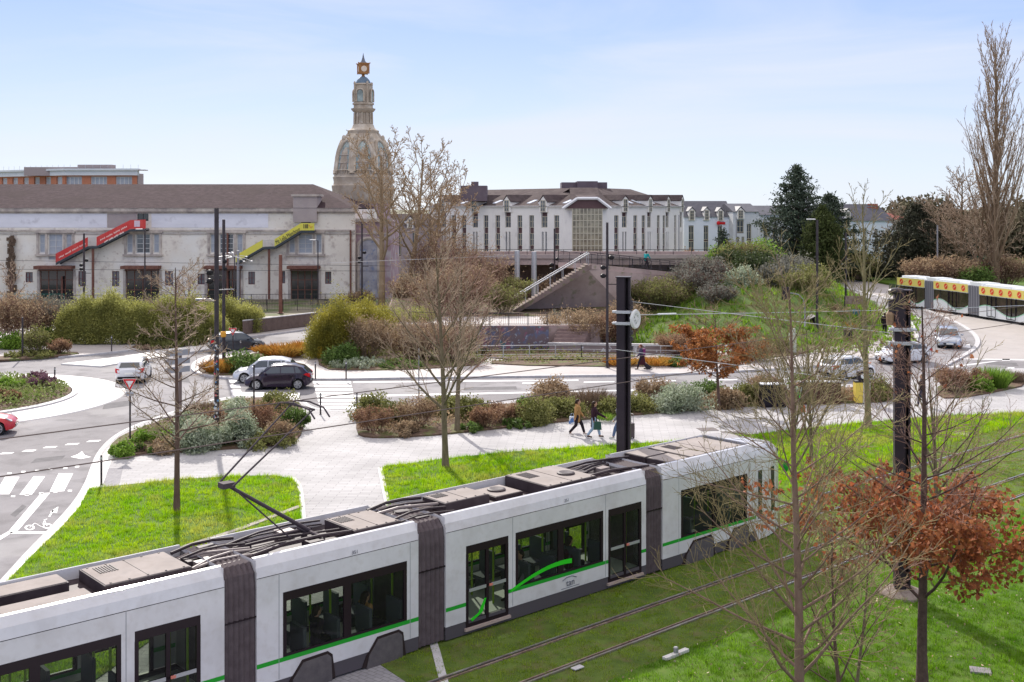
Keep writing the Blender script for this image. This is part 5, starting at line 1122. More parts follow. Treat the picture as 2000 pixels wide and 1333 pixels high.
        a = th+PI/4; B = MB(); B.tube([(18*k*math.cos(a), 18*k*math.sin(a), Z(202)), (18*k*math.cos(a), 18*k*math.sin(a), Z(166))], 0.16, 6); B.ball((18.5*k*math.cos(a), 18.5*k*math.sin(a), Z(164)), (0.16, 0.16, 0.3)); B.obj('pier', M_st, t)
    B = MB(); B.lathe(pf([(170, 15.5), (163, 15), (157, 12), (152, 7.5), (150, 3)]), n=24); B.obj('small_dome', M_sl, t, smooth=True)
    B = MB(); B.lathe(pf([(151, 4), (147, 2.5), (145, 5)]), n=12); z0, z1 = Z(145), Z(126); B.box((0, 0, (z0+z1)/2), (17*k, 17*k, z1-z0), 0.3)
    for a in (0.3+PI/4+PI/2*i for i in range(4)): B.tube([(13.5*k*math.cos(a), 13.5*k*math.sin(a), z0), (13.5*k*math.cos(a), 13.5*k*math.sin(a), z1), (16.5*k*math.cos(a), 16.5*k*math.sin(a), z1+0.15)], 0.09, 5)
    B.box((0, 0, z1+0.08), (20*k, 20*k, 0.14), 0.3); B.obj('clock_box', M_gold, t)
    B = MB(); c0, s0 = math.cos(0.3), math.sin(0.3)
    for nx_, ny_ in ((s0, -c0), (-c0, -s0), (c0, s0)):
        c = Vector((nx_, ny_, 0))*8.6*k+Vector((0, 0, (z0+z1)/2)); u_ = Vector((-ny_, nx_, 0)); B.slab([tuple(c+u_*0.42*math.cos(q)+Vector((0, 0, 0.42*math.sin(q)))) for q in np.linspace(0, 2*PI, 17)[:-1]], (nx_*0.04, ny_*0.04, 0))
    B.obj('clock_face', mat('clock_cream', (0.7, 0.6, 0.5), 0.5), t)
    B = MB(); B.lathe(pf([(126, 9), (124, 8), (120, 4), (114, 2.2), (111, 1.2), (110, 1.8), (109, 1.0), (104, 0.3)]), n=12); B.obj('spire', mat('lead_spire', (0.14, 0.15, 0.18), 0.5), t, auto=30)
    return t
domed_tower()
def tower_base():
    w = Wall(((684-1000)*135/FPX, 135), ((763-1000)*135/FPX, 135)); t = thing('brick_annex', 'pink and grey building at the tower foot with one tall arched window', 'building', (-17, 138, 0)); B = MB()
    M_ = mat('pink_brick_render', (0.38, 0.27, 0.31), 0.85, (0.30, 0.22, 0.25), 0.5, 9, extra=[((0.50, 0.48, 0.48), 0.9, 0.5, 0.65, 0.7)]); op = w.rc(702, 738, 480, 586); op = (op[0], op[1], 0, op[3]); zt = w.dz(720, 432)
    pierced(B, w, 0, w.L, 0, zt, [op], 0.4, back=False)
    for a, b in ((0, 0), (w.L, w.L)): B.quad(w.q(a, 0), w.q(a, 0, -10), w.q(a, zt, -10), w.q(a, zt))
    B.quad(w.q(0, zt), w.q(w.L, zt), w.q(w.L, zt, -10), w.q(0, zt, -10)); B.obj('wall', M_, t, world=True)
    B = MB(); w.box(B, -0.2, w.L+0.2, zt-0.1, zt+0.3, -0.3, 0.35); w.box(B, 0, w.L, zt-1.6, zt-1.45, -0.05, 0.12); B.obj('cornice', M_lutrim, t, world=True)
    r = op; mx_ = (r[0]+r[1])/2; hw = (r[1]-r[0])/2; B = MB()
    arc = [(mx_+hw*1.12*math.cos(a), r[3]-0.1+hw*0.9*math.sin(a)) for a in np.linspace(0, PI, 12)]; B.tube([w.q(u, z, 0.05) for u, z in [(r[1]+0.15, 0)]+arc+[(r[0]-0.15, 0)]], 0.22, 6); B.obj('arch_surround', M_st_ if False else M_lutrim, t, world=True)
    G_ = MB(); G_.slab([w.q(u, z, -0.3) for u, z in [(r[0], 0), (r[1], 0), (r[1], r[3])]+[(mx_+hw*math.cos(a), r[3]-0.02+hw*0.8*math.sin(a)) for a in np.linspace(0.2, PI-0.2, 8)]+[(r[0], r[3])]], (0, -0.35, 0)) ; g = G_.obj('arched_window', mat('graffiti_glass', (0.26, 0.26, 0.31), 0.5, (0.42, 0.42, 0.46), 1.2, extra=[((0.14, 0.2, 0.36), 1.6, 0.58, 0.66, 0.6)]), t, world=True)
tower_base()

# ---------------------------------------------------------------- brick office behind the factory roof
def brick_office():
    D = 215.0; w = Wall(((-60-1000)*D/FPX, D+12), ((130-1000)*D/FPX, D)); w2 = Wall(((130-1000)*D/FPX, D), ((268-1000)*D/FPX, D)); t = thing('office_building', 'orange brick office block with a white top band behind the factory roof', 'building', (-90, D+10, 0)); zt = w2.dz(200, 337); zc = w2.dz(200, 343)
    M_br = mat('orange_brick', (0.50, 0.20, 0.12), 0.85, (0.44, 0.18, 0.11), 3); M_cn = mat('pale_blue_concrete', (0.60, 0.64, 0.68), 0.8, (0.68, 0.71, 0.74), 0.5)
    for ww, ops in ((w2, [w2.rc(128+49*i, 160+49*i, 345, 362) for i in range(3)]), (w, [(w.L*(0.06+0.16*i), w.L*(0.14+0.16*i), w2.dz(200, 362), w2.dz(200, 345)) for i in range(6)])):
        B = MB(); pierced(B, ww, 0, ww.L, 0, zc, ops, 0.5); B.obj('wall', [M_br, M_glassd], t, world=True)
        for o in ops: window(ww, o, t, M_wf, M_wg2, 4, 1, off=-0.3, fw=0.18)
        B = MB(); ww.box(B, -0.2, ww.L+0.2, zc, zt+0.35, -0.6, 0.5); ww.box(B, -0.2, ww.L+0.4, zt+0.35, zt+0.7, -0.8, 0.9); B.obj('top_band', M_cn, t, world=True)
    B = MB(); B.b2((w2.A.x+1.5, D+1.5, zc), (w2.A.x+8, D+4, w2.dz(200, 321.5))); B.b2((w2.A.x-9, D+2, zc), (w2.A.x+1.4, D+5, w2.dz(200, 326))); B.b2((w2.A.x, D+0.6, 0), (w2.B.x-0.1, D+4, zc+0.4)); B.b2((w2.B.x, D-0.5, zt+0.35), (w2.B.x+1.6, D+1.5, zt+0.5)); B.obj('roof', mat('roof_plant_grey', (0.34, 0.29, 0.29), 0.8), t, world=True)
    B = MB()
    for i in range(24): x = w2.A.x-20+i*1.45; B.tube([(x, D+1-(0 if x > w2.A.x else (x-w2.A.x)*0.6), zt+0.6), (x, D+1-(0 if x > w2.A.x else (x-w2.A.x)*0.6), zt+1.5)], 0.03, 4)
    B.obj('roof_railing', M_lgrey, t, world=True)
brick_office()

# ---------------------------------------------------------------- pale hotel with dormers, roof following a bent facade
M_ht = mat('pale_stucco', (0.82, 0.80, 0.76), 0.85, (0.74, 0.72, 0.69), 0.3, 8, extra=[((0.44, 0.42, 0.42), 0.6, 0.6, 0.8, 0.5)]); M_gb = mat('cream_window_frame', (0.50, 0.46, 0.36), 0.5)
M_rt2 = mat('mauve_roof_tiles', (0.066, 0.052, 0.053), 0.95, (0.115, 0.092, 0.090), 1.2, 9, bump=0.4, bscale=6, spec=0.05, extra=[((0.06, 0.04, 0.045), 0.4, 0.5, 0.65, 0.5)]); M_slate = mat('slate_roof', (0.065, 0.065, 0.085), 0.6, (0.10, 0.10, 0.12), 1.5)
def gabled_dormer(w, pxc, y0, y1, hwpx, t, rm, zeave, depth=4.0):
    """wall dormer: frame standing proud of the wall, gable roof running back"""
    u = w.px(pxc); hw = abs(w.px(pxc+hwpx)-w.px(pxc-hwpx))/2; zb, zt = w.dz(pxc, y1), w.dz(pxc, y0); zs = zt-hw*0.9
    d = thing_part = None
    B = MB(); B.slab([w.q(u-hw, zb, 0.25), w.q(u+hw, zb, 0.25), w.q(u+hw, zs, 0.25), w.q(u, zt, 0.25), w.q(u-hw, zs, 0.25)], tuple(-w.n*depth)); o = B.obj('dormer', M_ht, t, world=True)
    R = MB()
    for sg in (-1, 1):
        a, b = w.q(u+sg*(hw+0.12), zs-0.1, 0.32), w.q(u, zt+0.14, 0.32); c, e = w.q(u, zt+0.14, -depth-1.5), w.q(u+sg*(hw+0.12), zs-0.1, -depth+0.5); R.slab([a, b, c, e], (0, 0, 0.12))
    r_ = R.obj('dormer_roof', rm, None, world=False); r_.data.transform(Matrix.Translation(-t.location)); r_.parent = o
    window(w, (u-hw*0.62, u+hw*0.62, zb+0.1, zs+hw*0.25), t, M_gb, M_wg, 2, 3, off=0.29, fw=0.09)
def strip(w, pxc, hwpx, rows, t, B_ops, frame=None, nx=2):
    u = w.px(pxc); hw = abs(w.px(pxc+hwpx)-w.px(pxc-hwpx))/2; B_ops.append((u-hw, u+hw, w.dz(pxc, rows[-1][1]), w.dz(pxc, rows[0][0])))
    return [(u-hw, u+hw, w.dz(pxc, b), w.dz(pxc, a)) for a, b in rows]
def hotel():
    t = thing('hotel_building', 'long pale four storey building with a brown roof, gabled dormers and a glazed corner bay', 'building', ((1100-1000)*172/FPX, 178, 0)); XD = lambda px, D: ((px-1000)*D/FPX, D)
    pts = [XD(838, 199), XD(1100, 172), XD(1118, 170), XD(1176, 170), XD(1192, 172), XD(1225, 174), XD(1274, 179), XD(1309, 184.5), XD(1335, 191)]
    walls = [Wall(pts[0], pts[1]), Wall(pts[4], pts[5]), Wall(pts[5], pts[6]), Wall(pts[6], pts[7]), Wall(pts[7], pts[8])]
    ze = 11.1; rows = [(421, 445), (456, 480), (487, 506)]
    cols = [[(886, 4.5), (906, 4.5), (949, 4.5), (972, 4.5), (1015, 4.8), (1038, 4.8), (1087, 5)], [(1204, 4.2)], [(1241, 3.8), (1257, 3.5)], [(1286, 2.8), (1297, 2.6)], [(1319, 2.0)]]
    dorm = [[(866, 6.2), (928, 6.8), (992, 7.2), (1063, 7.6)], [(1225, 6.0)], [(1272, 4.6)], [(1306.5, 3.6)], [(1330, 2.6)]]
    pend = []
    for wi, w in enumerate(walls):
        ops = []; wins = []
        for c, h in cols[wi]: wins += strip(w, c, h, rows, t, ops)
        for c, h in dorm[wi]:
            if wi: c = c-h*0.9 if w.px(c)+0.5 > w.L else c
            u = w.px(c); hu = abs(w.px(c+h)-w.px(c-h))/2*0.78
            if u+hu > w.L: u = w.L-hu-0.02
            a = (u-hu, u+hu, w.dz(c, 445), w.dz(c, 415)); ops.append(a); wins.append((a[0], a[1], a[2], w.dz(c, 423)))
            for sg in (-1, 1): b = (u+sg*hu*0.55-hu*0.3, u+sg*hu*0.55+hu*0.3, w.dz(c, 492), w.dz(c, 453)); ops.append(b); wins.append(b)
            gabled_dormer(w, c, 384, 415, h, t, M_rt2, ze)
        B = MB(); pierced(B, w, 0, w.L, -2, ze, ops, 0.3); w.box(B, 0, w.L, ze-0.12, ze+0.12, 0.0, 0.25); B.obj('wall', [M_ht, M_spand], t, world=True)
        for r in wins: window(w, r, t, M_gb if (r[1]-r[0]) > 0.6 else M_wf, M_wg, 2 if (r[1]-r[0]) > 0.7 else 1, 2, off=-0.2, fw=0.08 if (r[1]-r[0]) > 0.6 else 0.035)
    # roof over the bent plan: eaves -> ridge set back 9 m
    ev = [Vector((*p, ze)) for p in (pts[0], pts[1], pts[2], pts[3], pts[4], pts[5], pts[6], pts[7], pts[8])]; nrm = [walls[0].n, (walls[0].n*0.5+Vector((0, -1, 0))*0.5).normalized(), Vector((0, -1, 0)), Vector((0, -1, 0)), walls[1].n, walls[1].n, walls[2].n, walls[3].n, walls[4].n]
    rg = []
    for p, n in zip(ev, nrm): q = p-n*9.5; rg.append(Vector((q.x, q.y, 14.1)))
    B = MB()
    for i in range(len(ev)-1):
        o0 = ev[i]+nrm[i]*0.35; o1 = ev[i+1]+nrm[i+1]*0.35; B.quad(tuple(o0), tuple(o1), tuple(rg[i+1]), tuple(rg[i])); b0, b1 = rg[i]-nrm[i]*9, rg[i+1]-nrm[i+1]*9; B.quad(tuple(rg[i]), tuple(rg[i+1]), (b1.x, b1.y, ze), (b0.x, b0.y, ze))
    a = ev[0]; b = rg[0]-nrm[0]*9; B.add([tuple(a), tuple(rg[0]), (b.x, b.y, ze)], [(0, 1, 2)]); B.obj('roof', M_rt2, t, world=True)
    B = MB(); a = ev[0]; b = rg[0]-nrm[0]*9; B.quad((a.x, a.y, -2), (b.x, b.y, -2), (b.x, b.y, ze), (a.x, a.y, ze)); B.obj('end_wall', M_ht, t, world=True)
    B = MB()
    for px, py in ((892, 401), (912, 401), (955, 400), (977, 400), (1022, 399), (1044, 399), (1092, 398), (1246, 400), (1288, 402), (1262, 401)):
        wi = 0 if px < 1110 else 2; w = walls[wi]; u = w.px(px); f = 0.20; c = Vector(w.q(u, ze+3.0*f+0.12, -9.5*f)); s_ = w.u*(0.42 if wi == 0 else 0.3); d_ = (-w.n*9.5+Vector((0, 0, 3.0))).normalized()*0.85; B.slab([tuple(c-s_-d_), tuple(c+s_-d_), tuple(c+s_+d_), tuple(c-s_+d_)], (0, 0, 0.1))
    B.obj('skylights', mat('skylight_glass', (0.7, 0.74, 0.8), 0.1), t, world=True)
    # corner bay: glazed, splayed plan with white frame
    w = Wall(XD(1118, 169.2), XD(1176, 169.2)); zt = w.dz(1147, 405); bp = [w.q(0.2, 0, 0), w.q(w.L-0.2, 0, 0)]
    Bg = MB(); Bg.quad(w.q(0, -1, 0), w.q(w.L, -1, 0), w.q(w.L, zt, 0), w.q(0, zt, 0)); bay = Bg.obj('corner_bay', mat('bay_glass', (0.12, 0.10, 0.07), 0.12, (0.36, 0.33, 0.24), 0.9, spec=0.8), t, world=True)
    Bg = MB(); m_ = 8
    for i in range(m_+1): u = w.L*i/m_; Bg.b2(*[tuple(Vector(w.q(u+s_, z, o))) for s_, z, o in ((-0.06, -1, 0.0), (0.06, zt, 0.12))])
    for y in np.linspace(407, 505, 9): z = w.dz(1147, y); Bg.b2(w.q(0, z-0.06, 0.01), w.q(w.L, z+0.06, 0.13))
    x = Bg.obj('bay_frame', M_gb, None); x.data.transform(Matrix.Translation(-t.location)); x.parent = bay
    B = MB()
    for a, b, m_ in ((pts[1], XD(1118, 169.2), 0), (XD(1176, 169.2), pts[4], 0)): B.quad((*a, -2), (*b, -2), (*b, ze), (*a, ze))
    B.obj('bay_return', M_ht, t, world=True)
    zA = w.dz(1147, 388); P0, P1, P2, P3 = w.q(-1.5, ze-0.3, 0.5), w.q(0.7, zA, 0.5), w.q(w.L-0.7, zA, 0.5), w.q(w.L+1.3, ze-0.3, 0.5); B = MB()
    for a, b in ((P0, P1), (P1, P2), (P2, P3)): B.tube([a, b], 0.22, 4)
    B.obj('gable_frame', M_white, t, world=True)
    B = MB(); B.quad(P0, P1, tuple(Vector(P1)+Vector((0.5, 5, 0.2))), tuple(Vector(P0)+Vector((0.5, 4, 0)))); B.quad(P1, P2, tuple(Vector(P2)+Vector((0, 5, 0.6))), tuple(Vector(P1)+Vector((0, 5, 0.6)))); B.quad(P2, P3, tuple(Vector(P3)+Vector((-0.5, 4, 0))), tuple(Vector(P2)+Vector((-0.5, 5, 0.2)))); B.obj('gable_roof', M_rt2, t, world=True)
    B = MB(); B.slab([tuple(Vector(p)+Vector((0, 0.35, 0))) for p in (P0, P1, P2, P3)], (0, 0.1, 0)); B.obj('gable_panel', M_spand, t, world=True)
    B = MB(); Dp = 186; k = Dp/FPX
    def pb(x0, x1, y0, y1, dd=6, s_=0.0): B.b2(((x0-1000)*k, Dp-s_, 12+s_*0.1), ((x1-1000)*k, Dp+dd, CAMH-(y0-HY)*k))
    pb(1097, 1186, 356.5, 370); pb(1127, 1167, 354.5, 360, 5, 0.6); pb(899, 951, 363, 374); pb(920, 934, 355, 365, 2, -0.8); B.obj('roof_plant_room', mat('plant_room_grey', (0.13, 0.10, 0.12), 0.7, (0.16, 0.13, 0.15), 1), t, world=True)
hotel()
def town_house(label, x0, x1, D0, D1, yeave, yridge, roofm, wallm, dormers, strips, depth=10):
    w = Wall(((x0-1000)*D0/FPX, D0), ((x1-1000)*D1/FPX, D1)); t = thing('town_house', label, 'house', ((w.A.x+w.B.x)/2, (D0+D1)/2+depth/2, 0)); ze = w.dz(x0, yeave); xm = (x0+x1)/2; ops = []; wins = []
    for c, h, ya, yb in strips: u = w.px(c); hu = abs(w.px(c+h)-w.px(c-h))/2; ops.append((u-hu, u+hu, w.dz(c, yb), w.dz(c, ya)))
    B = MB(); pierced(B, w, 0, w.L, -1, ze, ops, 0.3); bk = lambda u, z: w.q(u, z, -depth)
    for u in (0, w.L): B.quad(w.q(u, -1), bk(u, -1), bk(u, ze), w.q(u, ze))
    B.obj('wall', [wallm, M_spand], t, world=True)
    for o in ops:
        n = max(1, int((o[3]-o[2])/2.2)); hh = (o[3]-o[2])/n
        for i in range(n): window(w, (o[0], o[1], o[2]+hh*i+0.15, o[2]+hh*(i+1)-0.1), t, M_gb, M_wg, 2, 2, off=-0.2, fw=0.10)
    zr = CAMH-(yridge-HY)*((D0+D1)/2+depth/2)/FPX; B = MB(); a, b, c, d = w.q(-0.1, ze, 0.3), w.q(w.L+0.1, ze, 0.3), w.q(w.L+0.1, zr, -depth/2), w.q(-0.1, zr, -depth/2); e, f = w.q(w.L+0.1, ze, -depth), w.q(-0.1, ze, -depth); B.quad(a, b, c, d); B.quad(d, c, e, f); B.add([a, d, f], [(0, 1, 2)]); B.add([b, e, c], [(0, 1, 2)]); B.obj('roof', roofm, t, world=True)
    for c, h, ya, yb in dormers: gabled_dormer(w, c, ya, yb, h, t, roofm, ze, depth=3)
    return w, t
M_wh = mat('blue_white_render', (0.78, 0.83, 0.90), 0.8, (0.72, 0.77, 0.86), 0.4); M_wh2 = mat('grey_white_render', (0.62, 0.64, 0.66), 0.8, (0.55, 0.57, 0.6), 0.4)
w1, t1 = town_house('bluish white town house with three arched dormers and tall narrow windows', 1336, 1431, 200, 200.5, 424, 393, M_slate, M_wh, [(1351, 6.5, 407, 431), (1380, 6, 407, 431), (1407, 6, 408, 432)], [(1350, 5, 441, 500), (1379, 4.6, 441, 500), (1406, 4.4, 441, 500)])
town_house('narrow white town house with a brown spandrel gable beside the blue white one', 1432, 1482, 198, 198.5, 414, 398, M_slate, M_wh2, [(1446, 7.5, 406, 428)], [(1446, 6.5, 430, 456), (1441, 2.6, 463, 500), (1451, 2.6, 463, 500), (1463, 4.5, 438, 500)])
town_house('pale town house mostly hidden behind the big cedar', 1483, 1600, 203, 204, 420, 402, M_slate, M_wh2, [(1560, 7, 408, 430)], [(1495, 4, 440, 500), (1515, 4, 440, 500), (1575, 4, 440, 500)])
town_house('white town house with a steep slate roof right of the cedar', 1640, 1745, 190, 193, 432, 399, M_slate, M_wh, [(1655, 5, 410, 445)], [(1668, 2.5, 442, 500), (1690, 2.5, 448, 500), (1712, 3, 448, 500), (1735, 2.5, 448, 500)])
town_house('distant house with a red tiled roof between the slate house and the evergreens', 1738, 1775, 225, 228, 430, 416, mat('red_roof_tiles', (0.28, 0.07, 0.05), 0.85, (0.22, 0.06, 0.05), 3), M_wh2, [], [(1752, 3, 438, 450)])
town_house('grey roofed house block seen between the tower and the pale hotel', 762, 862, 185, 190, 440, 418, M_rt2, mat('mauve_render', (0.36, 0.31, 0.33), 0.9, (0.30, 0.26, 0.28), 0.5), [(800, 6, 424, 446)], [(780, 4, 452, 500), (810, 4, 452, 500), (840, 4, 452, 500)])  # wall in a muted mauve with slight random variation
B = MB(); B.b2(*[tuple(PD(x, y, 196)+Vector((0, d, 0))) for x, y, d in ((1693, 432, 0), (1716, 405, 2.4))])
for i in range(6): x = 1696+i*3.4; a = PD(x, 405, 197); B.tube([tuple(a), (a.x, a.y, a.z+0.6)], 0.13, 6)
tr = [o for o in bpy.data.objects if o.get('label') == 'white town house with a steep slate roof right of the cedar'][0]
B.obj('chimney', mat('red_brick', (0.40, 0.12, 0.07), 0.85, (0.3, 0.1, 0.06), 4), tr, world=True)
# red sign on the blue-white house
B = MB(); u0, u1, z0, z1 = w1.rc(1400, 1416, 434, 438.5); w1.box(B, u0, u1, z0, z1, 0.02, 0.18); u = w1.px(1402); B.ball(w1.q(u, (z0+z1)/2, 0.5), (0.35, 0.2, 0.35)); B.obj('red_sign', M_red, t1, world=True)

# ---------------------------------------------------------------- footbridge, road bridge, steps, terrace
def bridgeworks():
    M_cb = mat('stained_bridge_concrete', (0.40, 0.295, 0.27), 0.9, (0.50, 0.39, 0.36), 0.6, 9, bump=0.3, bscale=4, extra=[((0.22, 0.16, 0.17), 0.35, 0.5, 0.68, 0.7), ((0.12, 0.16, 0.05), 1.5, 0.6, 0.7, 0.5)])
    M_dk = mat('deck_paving', (0.42, 0.40, 0.39), 0.7, (0.36, 0.34, 0.33), 1.5)
    # terrace in front (z 1.9)
    structure(MB().prism([(-10, 88), (-3.3, 86), (6.8, 87), (7.8, 90), (9.2, 99.6), (9.2, 112), (-12, 112)], 0, 1.9).obj('terrace', M_cb))
    structure(MB().prism([(-9.8, 88.3), (-3.3, 86.3), (6.7, 87.3), (7.6, 90), (8.2, 94), (-10.5, 93)], 1.88, 1.92).obj('terrace_paving', M_walk)); structure(MB().prism([(-10.5, 93), (8.2, 94), (9, 99.4), (9, 111.8), (-11.8, 111.8)], 1.88, 1.93).obj('terrace_soil', M_soil))
    t = thing('graffiti_wall', 'low retaining wall covered in blue and purple graffiti below the terrace', 'wall', (1.5, 85.8, 0)); B = MB(); B.prism([(-5, 85.9), (2.8, 85.75), (2.8, 85.95), (-5, 86.1)], 0, 1.95); B.obj('wall_face', mat('graffiti_wall_paint', (0.14, 0.105, 0.12), 0.8, (0.19, 0.145, 0.155), 1, extra=[((0.13, 0.15, 0.24), 1.8, 0.52, 0.58, 0.8), ((0.26, 0.11, 0.16), 1.5, 0.58, 0.62, 0.8), ((0.36, 0.38, 0.42), 3.6, 0.60, 0.63, 0.8), ((0.05, 0.16, 0.18), 1.2, 0.62, 0.65, 0.8)]), t, world=True)
    t = thing('retaining_wall', 'long low wall with white graffiti at the foot of the grassy bank', 'wall', (6, 84, 0)); B = MB(); B.prism([(2.8, 84.6), (13.5, 83.4), (13.5, 83.65), (2.8, 84.85)], 0, 0.75); B.obj('wall_face', mat('graffiti_low_wall', (0.30, 0.24, 0.23), 0.85, (0.24, 0.19, 0.19), 1, extra=[((0.62, 0.62, 0.64), 2.6, 0.60, 0.63, 0.9)]), t, world=True)
    B = MB(); B.prism([(2.7, 84.5), (13.6, 83.3), (13.6, 83.7), (2.7, 84.9)], 0.75, 0.82); B.obj('coping', M_kerb, t, world=True)
    t = thing('garden_steps', 'short flight of brown steps down from the terrace by the graffiti wall', 'steps', (3.8, 85, 0)); B = MB()
    for i in range(9): B.box((3.9+0.12*i, 84.9+0.33*i-0.6, (0.21*(i+1))/2), (2.4, 0.36, 0.21*(i+1)), 0.0)
    B.obj('treads', mat('brown_steps', (0.22, 0.15, 0.14), 0.85, (0.3, 0.22, 0.2), 2), t, world=True)
    def rail(label, path, h=1.0, m=None, bars=True, mid=0, post=1.6, name='railing'):
        p0 = Vector(path[0]); t_ = thing(name, label, 'railing', tuple(p0)); m = m or M_dark
        B = MB(); B.tube([Vector(p)+Vector((0, 0, h)) for p in path], 0.03, 6); B.tube([Vector(p)+Vector((0, 0, 0.12)) for p in path], 0.02, 5)
        for k in range(mid): B.tube([Vector(p)+Vector((0, 0, h*(k+1)/(mid+1))) for p in path], 0.018, 5)
        B.obj('handrail', m, t_, world=True); B = MB(); C = MB()
        for a, b in zip(path, path[1:]):
            a, b = Vector(a), Vector(b); n = max(1, round((b-a).length/post))
            for i in range(n+1): p = a+(b-a)*i/n; B.box((p.x, p.y, p.z+h/2), (0.06, 0.06, h))
            if bars:
                n2 = int((b-a).length/0.16)
                for i in range(n2): p = a+(b-a)*(i+0.5)/n2; C.box((p.x, p.y, p.z+h/2+0.06), (0.018, 0.018, h-0.14))
        B.obj('posts', m, t_, world=True)
        if bars: C.obj('bars', m, t_, world=True)
        return t_
    bridgeworks.rail = rail
    # abutment and walkway
    t = thing('footbridge', 'concrete footbridge with its stained abutment and straight stair', 'bridge', (6, 100, 0))
    A0, A1, A2 = Vector((6.6, 100, 6.0)), Vector((19.5, 113, 4.15)), Vector((30, 126, 3.2))
    B = MB(); wv = Vector((-0.75, 0.66, 0))*3.2
    for a, b in ((A0, A1), (A1, A2)): B.slab([tuple(a), tuple(b), tuple(b+wv), tuple(a+wv)], (0, 0, -0.45))
    B.obj('deck', M_cb, t, world=True)
    B = MB(); z_ = Vector((0, 0, 0.004))
    for a, b in ((A0, A1), (A1, A2)): B.quad(tuple(a+z_), tuple(b+z_), tuple(b+wv+z_), tuple(a+wv+z_))
    B.obj('deck_paving', M_dk, t, world=True)
    B = MB(); B.slab([(0.2, 100.0, 1.85), (10.2, 103.3, 1.85), (10.2, 103.3, 5.05), (6.6, 100.2, 5.6), (5.9, 100.2, 5.5)], (0.3, 3.0, 0)); B.slab([(10.2, 103.3, 0.5), (19, 112.8, 0.5), (19, 112.8, 3.7), (10.2, 103.3, 5.05)], (-1.5, 2, 0)); B.obj('abutment', M_cb, t, world=True)
    B = MB(); n = 24
    for i in range(n): f = i/n; B.b2((0.1+6.5*f, 97.6, 1.9+4.1*f-0.1), (0.1+6.5*(i+1)/n, 100.0, 1.9+4.1*(i+1)/n))
    B.slab([(0.1, 97.5, 1.6), (6.9, 97.5, 5.65), (6.9, 97.5, 6.1), (0.1, 97.5, 2.05)], (0, 0.14, 0)); B.obj('stair', mat('worn_brown_stair', (0.17, 0.125, 0.115), 0.95, (0.25, 0.19, 0.17), 1.5, extra=[((0.12, 0.14, 0.05), 2, 0.52, 0.66, 0.7)]), t, world=True)
    B = MB()
    for y in (97.6, 99.9): B.tube([(-0.2, y, 2.9), (6.7, y, 7.0)], 0.06, 6); [B.tube([(0.1+6.5*k/6, y, 1.95+4.1*k/6), (0.1+6.5*k/6, y, 3.0+4.1*k/6)], 0.025, 5) for k in range(7)]
    B.obj('handrail', M_lgrey, t, world=True)
    rail('dark railing with thin bars along the edge of the footbridge deck', [A0, A1, A2], 1.05)
    rail('far railing with thin bars along the back of the footbridge deck', [A0+wv, A1+wv, A2+wv], 1.05)
    rail('dark bar railing along the terrace above the graffiti wall', [Vector((-8, 87.5, 1.92)), Vector((-3.2, 86.2, 1.92)), Vector((2.7, 86.4, 1.92))], 0.95)
    rail('low grey tubular railing along the pavement below the grassy bank', [Vector((-2.5, 80.6, ZP)), Vector((5, 81.2, ZP)), Vector((12.5, 80.4, ZP))], 0.95, M_lgrey, False, 2, 1.8)
    # road bridge behind
    t = thing('road_bridge', 'wide road bridge with a beige parapet crossing behind the footbridge', 'bridge', (0, 128, 0)); B = MB(); B.b2((-4.5, 125, 4.6), (28, 134, 5.3)); B.obj('deck', M_cb, t, world=True)
    B = MB(); B.b2((-4.6, 124.8, 5.3), (28, 125.05, 5.75)); B.b2((-4.6, 133.8, 5.3), (28, 134, 5.75)); B.obj('parapet', mat('beige_parapet', (0.46, 0.38, 0.35), 0.85, (0.36, 0.29, 0.28), 1), t, world=True)
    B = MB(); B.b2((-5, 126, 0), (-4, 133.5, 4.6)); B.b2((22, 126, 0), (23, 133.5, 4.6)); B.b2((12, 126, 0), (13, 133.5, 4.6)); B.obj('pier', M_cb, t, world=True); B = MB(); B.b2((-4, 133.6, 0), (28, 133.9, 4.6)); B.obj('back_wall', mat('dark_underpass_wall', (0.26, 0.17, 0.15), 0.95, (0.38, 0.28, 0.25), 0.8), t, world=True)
    rail('dark railing on the near edge of the road bridge', [Vector((-4.4, 124.9, 5.7)), Vector((28, 124.9, 5.7))], 0.6, bars=False, mid=1, post=2.0)
    t = thing('hoarding', 'long black fence wall beyond the bus road', 'fence', (60, 180, 0)); B = MB(); B.prism([(36, 176), (60, 172), (112, 172), (112, 172.4), (60, 172.4), (36, 176.4)], 0, 2.3); B.obj('fence_panel', mat('black_fence', (0.018, 0.014, 0.02), 0.6, (0.03, 0.024, 0.03), 1), t, world=True)
    B = MB(); 
    for i in range(26): B.box((37+i*3, 175.8-min(i*3, 24)*0.165-0.1, 1.25), (0.12, 0.12, 2.5))
    B.obj('fence_post', M_dark, t, world=True)
bridgeworks()
bicycle('bicycle crossing the footbridge deck', (12.9, 108.6, 4.98), math.radians(50), M_dark); person('cyclist in a teal jacket riding over the footbridge', (12.9, 108.6, 4.98), math.radians(50), 1.75, 0.1, C_teal, C_bk, H_b, 0.0, M_black, 0.9, bend=0.2, pose='ride')
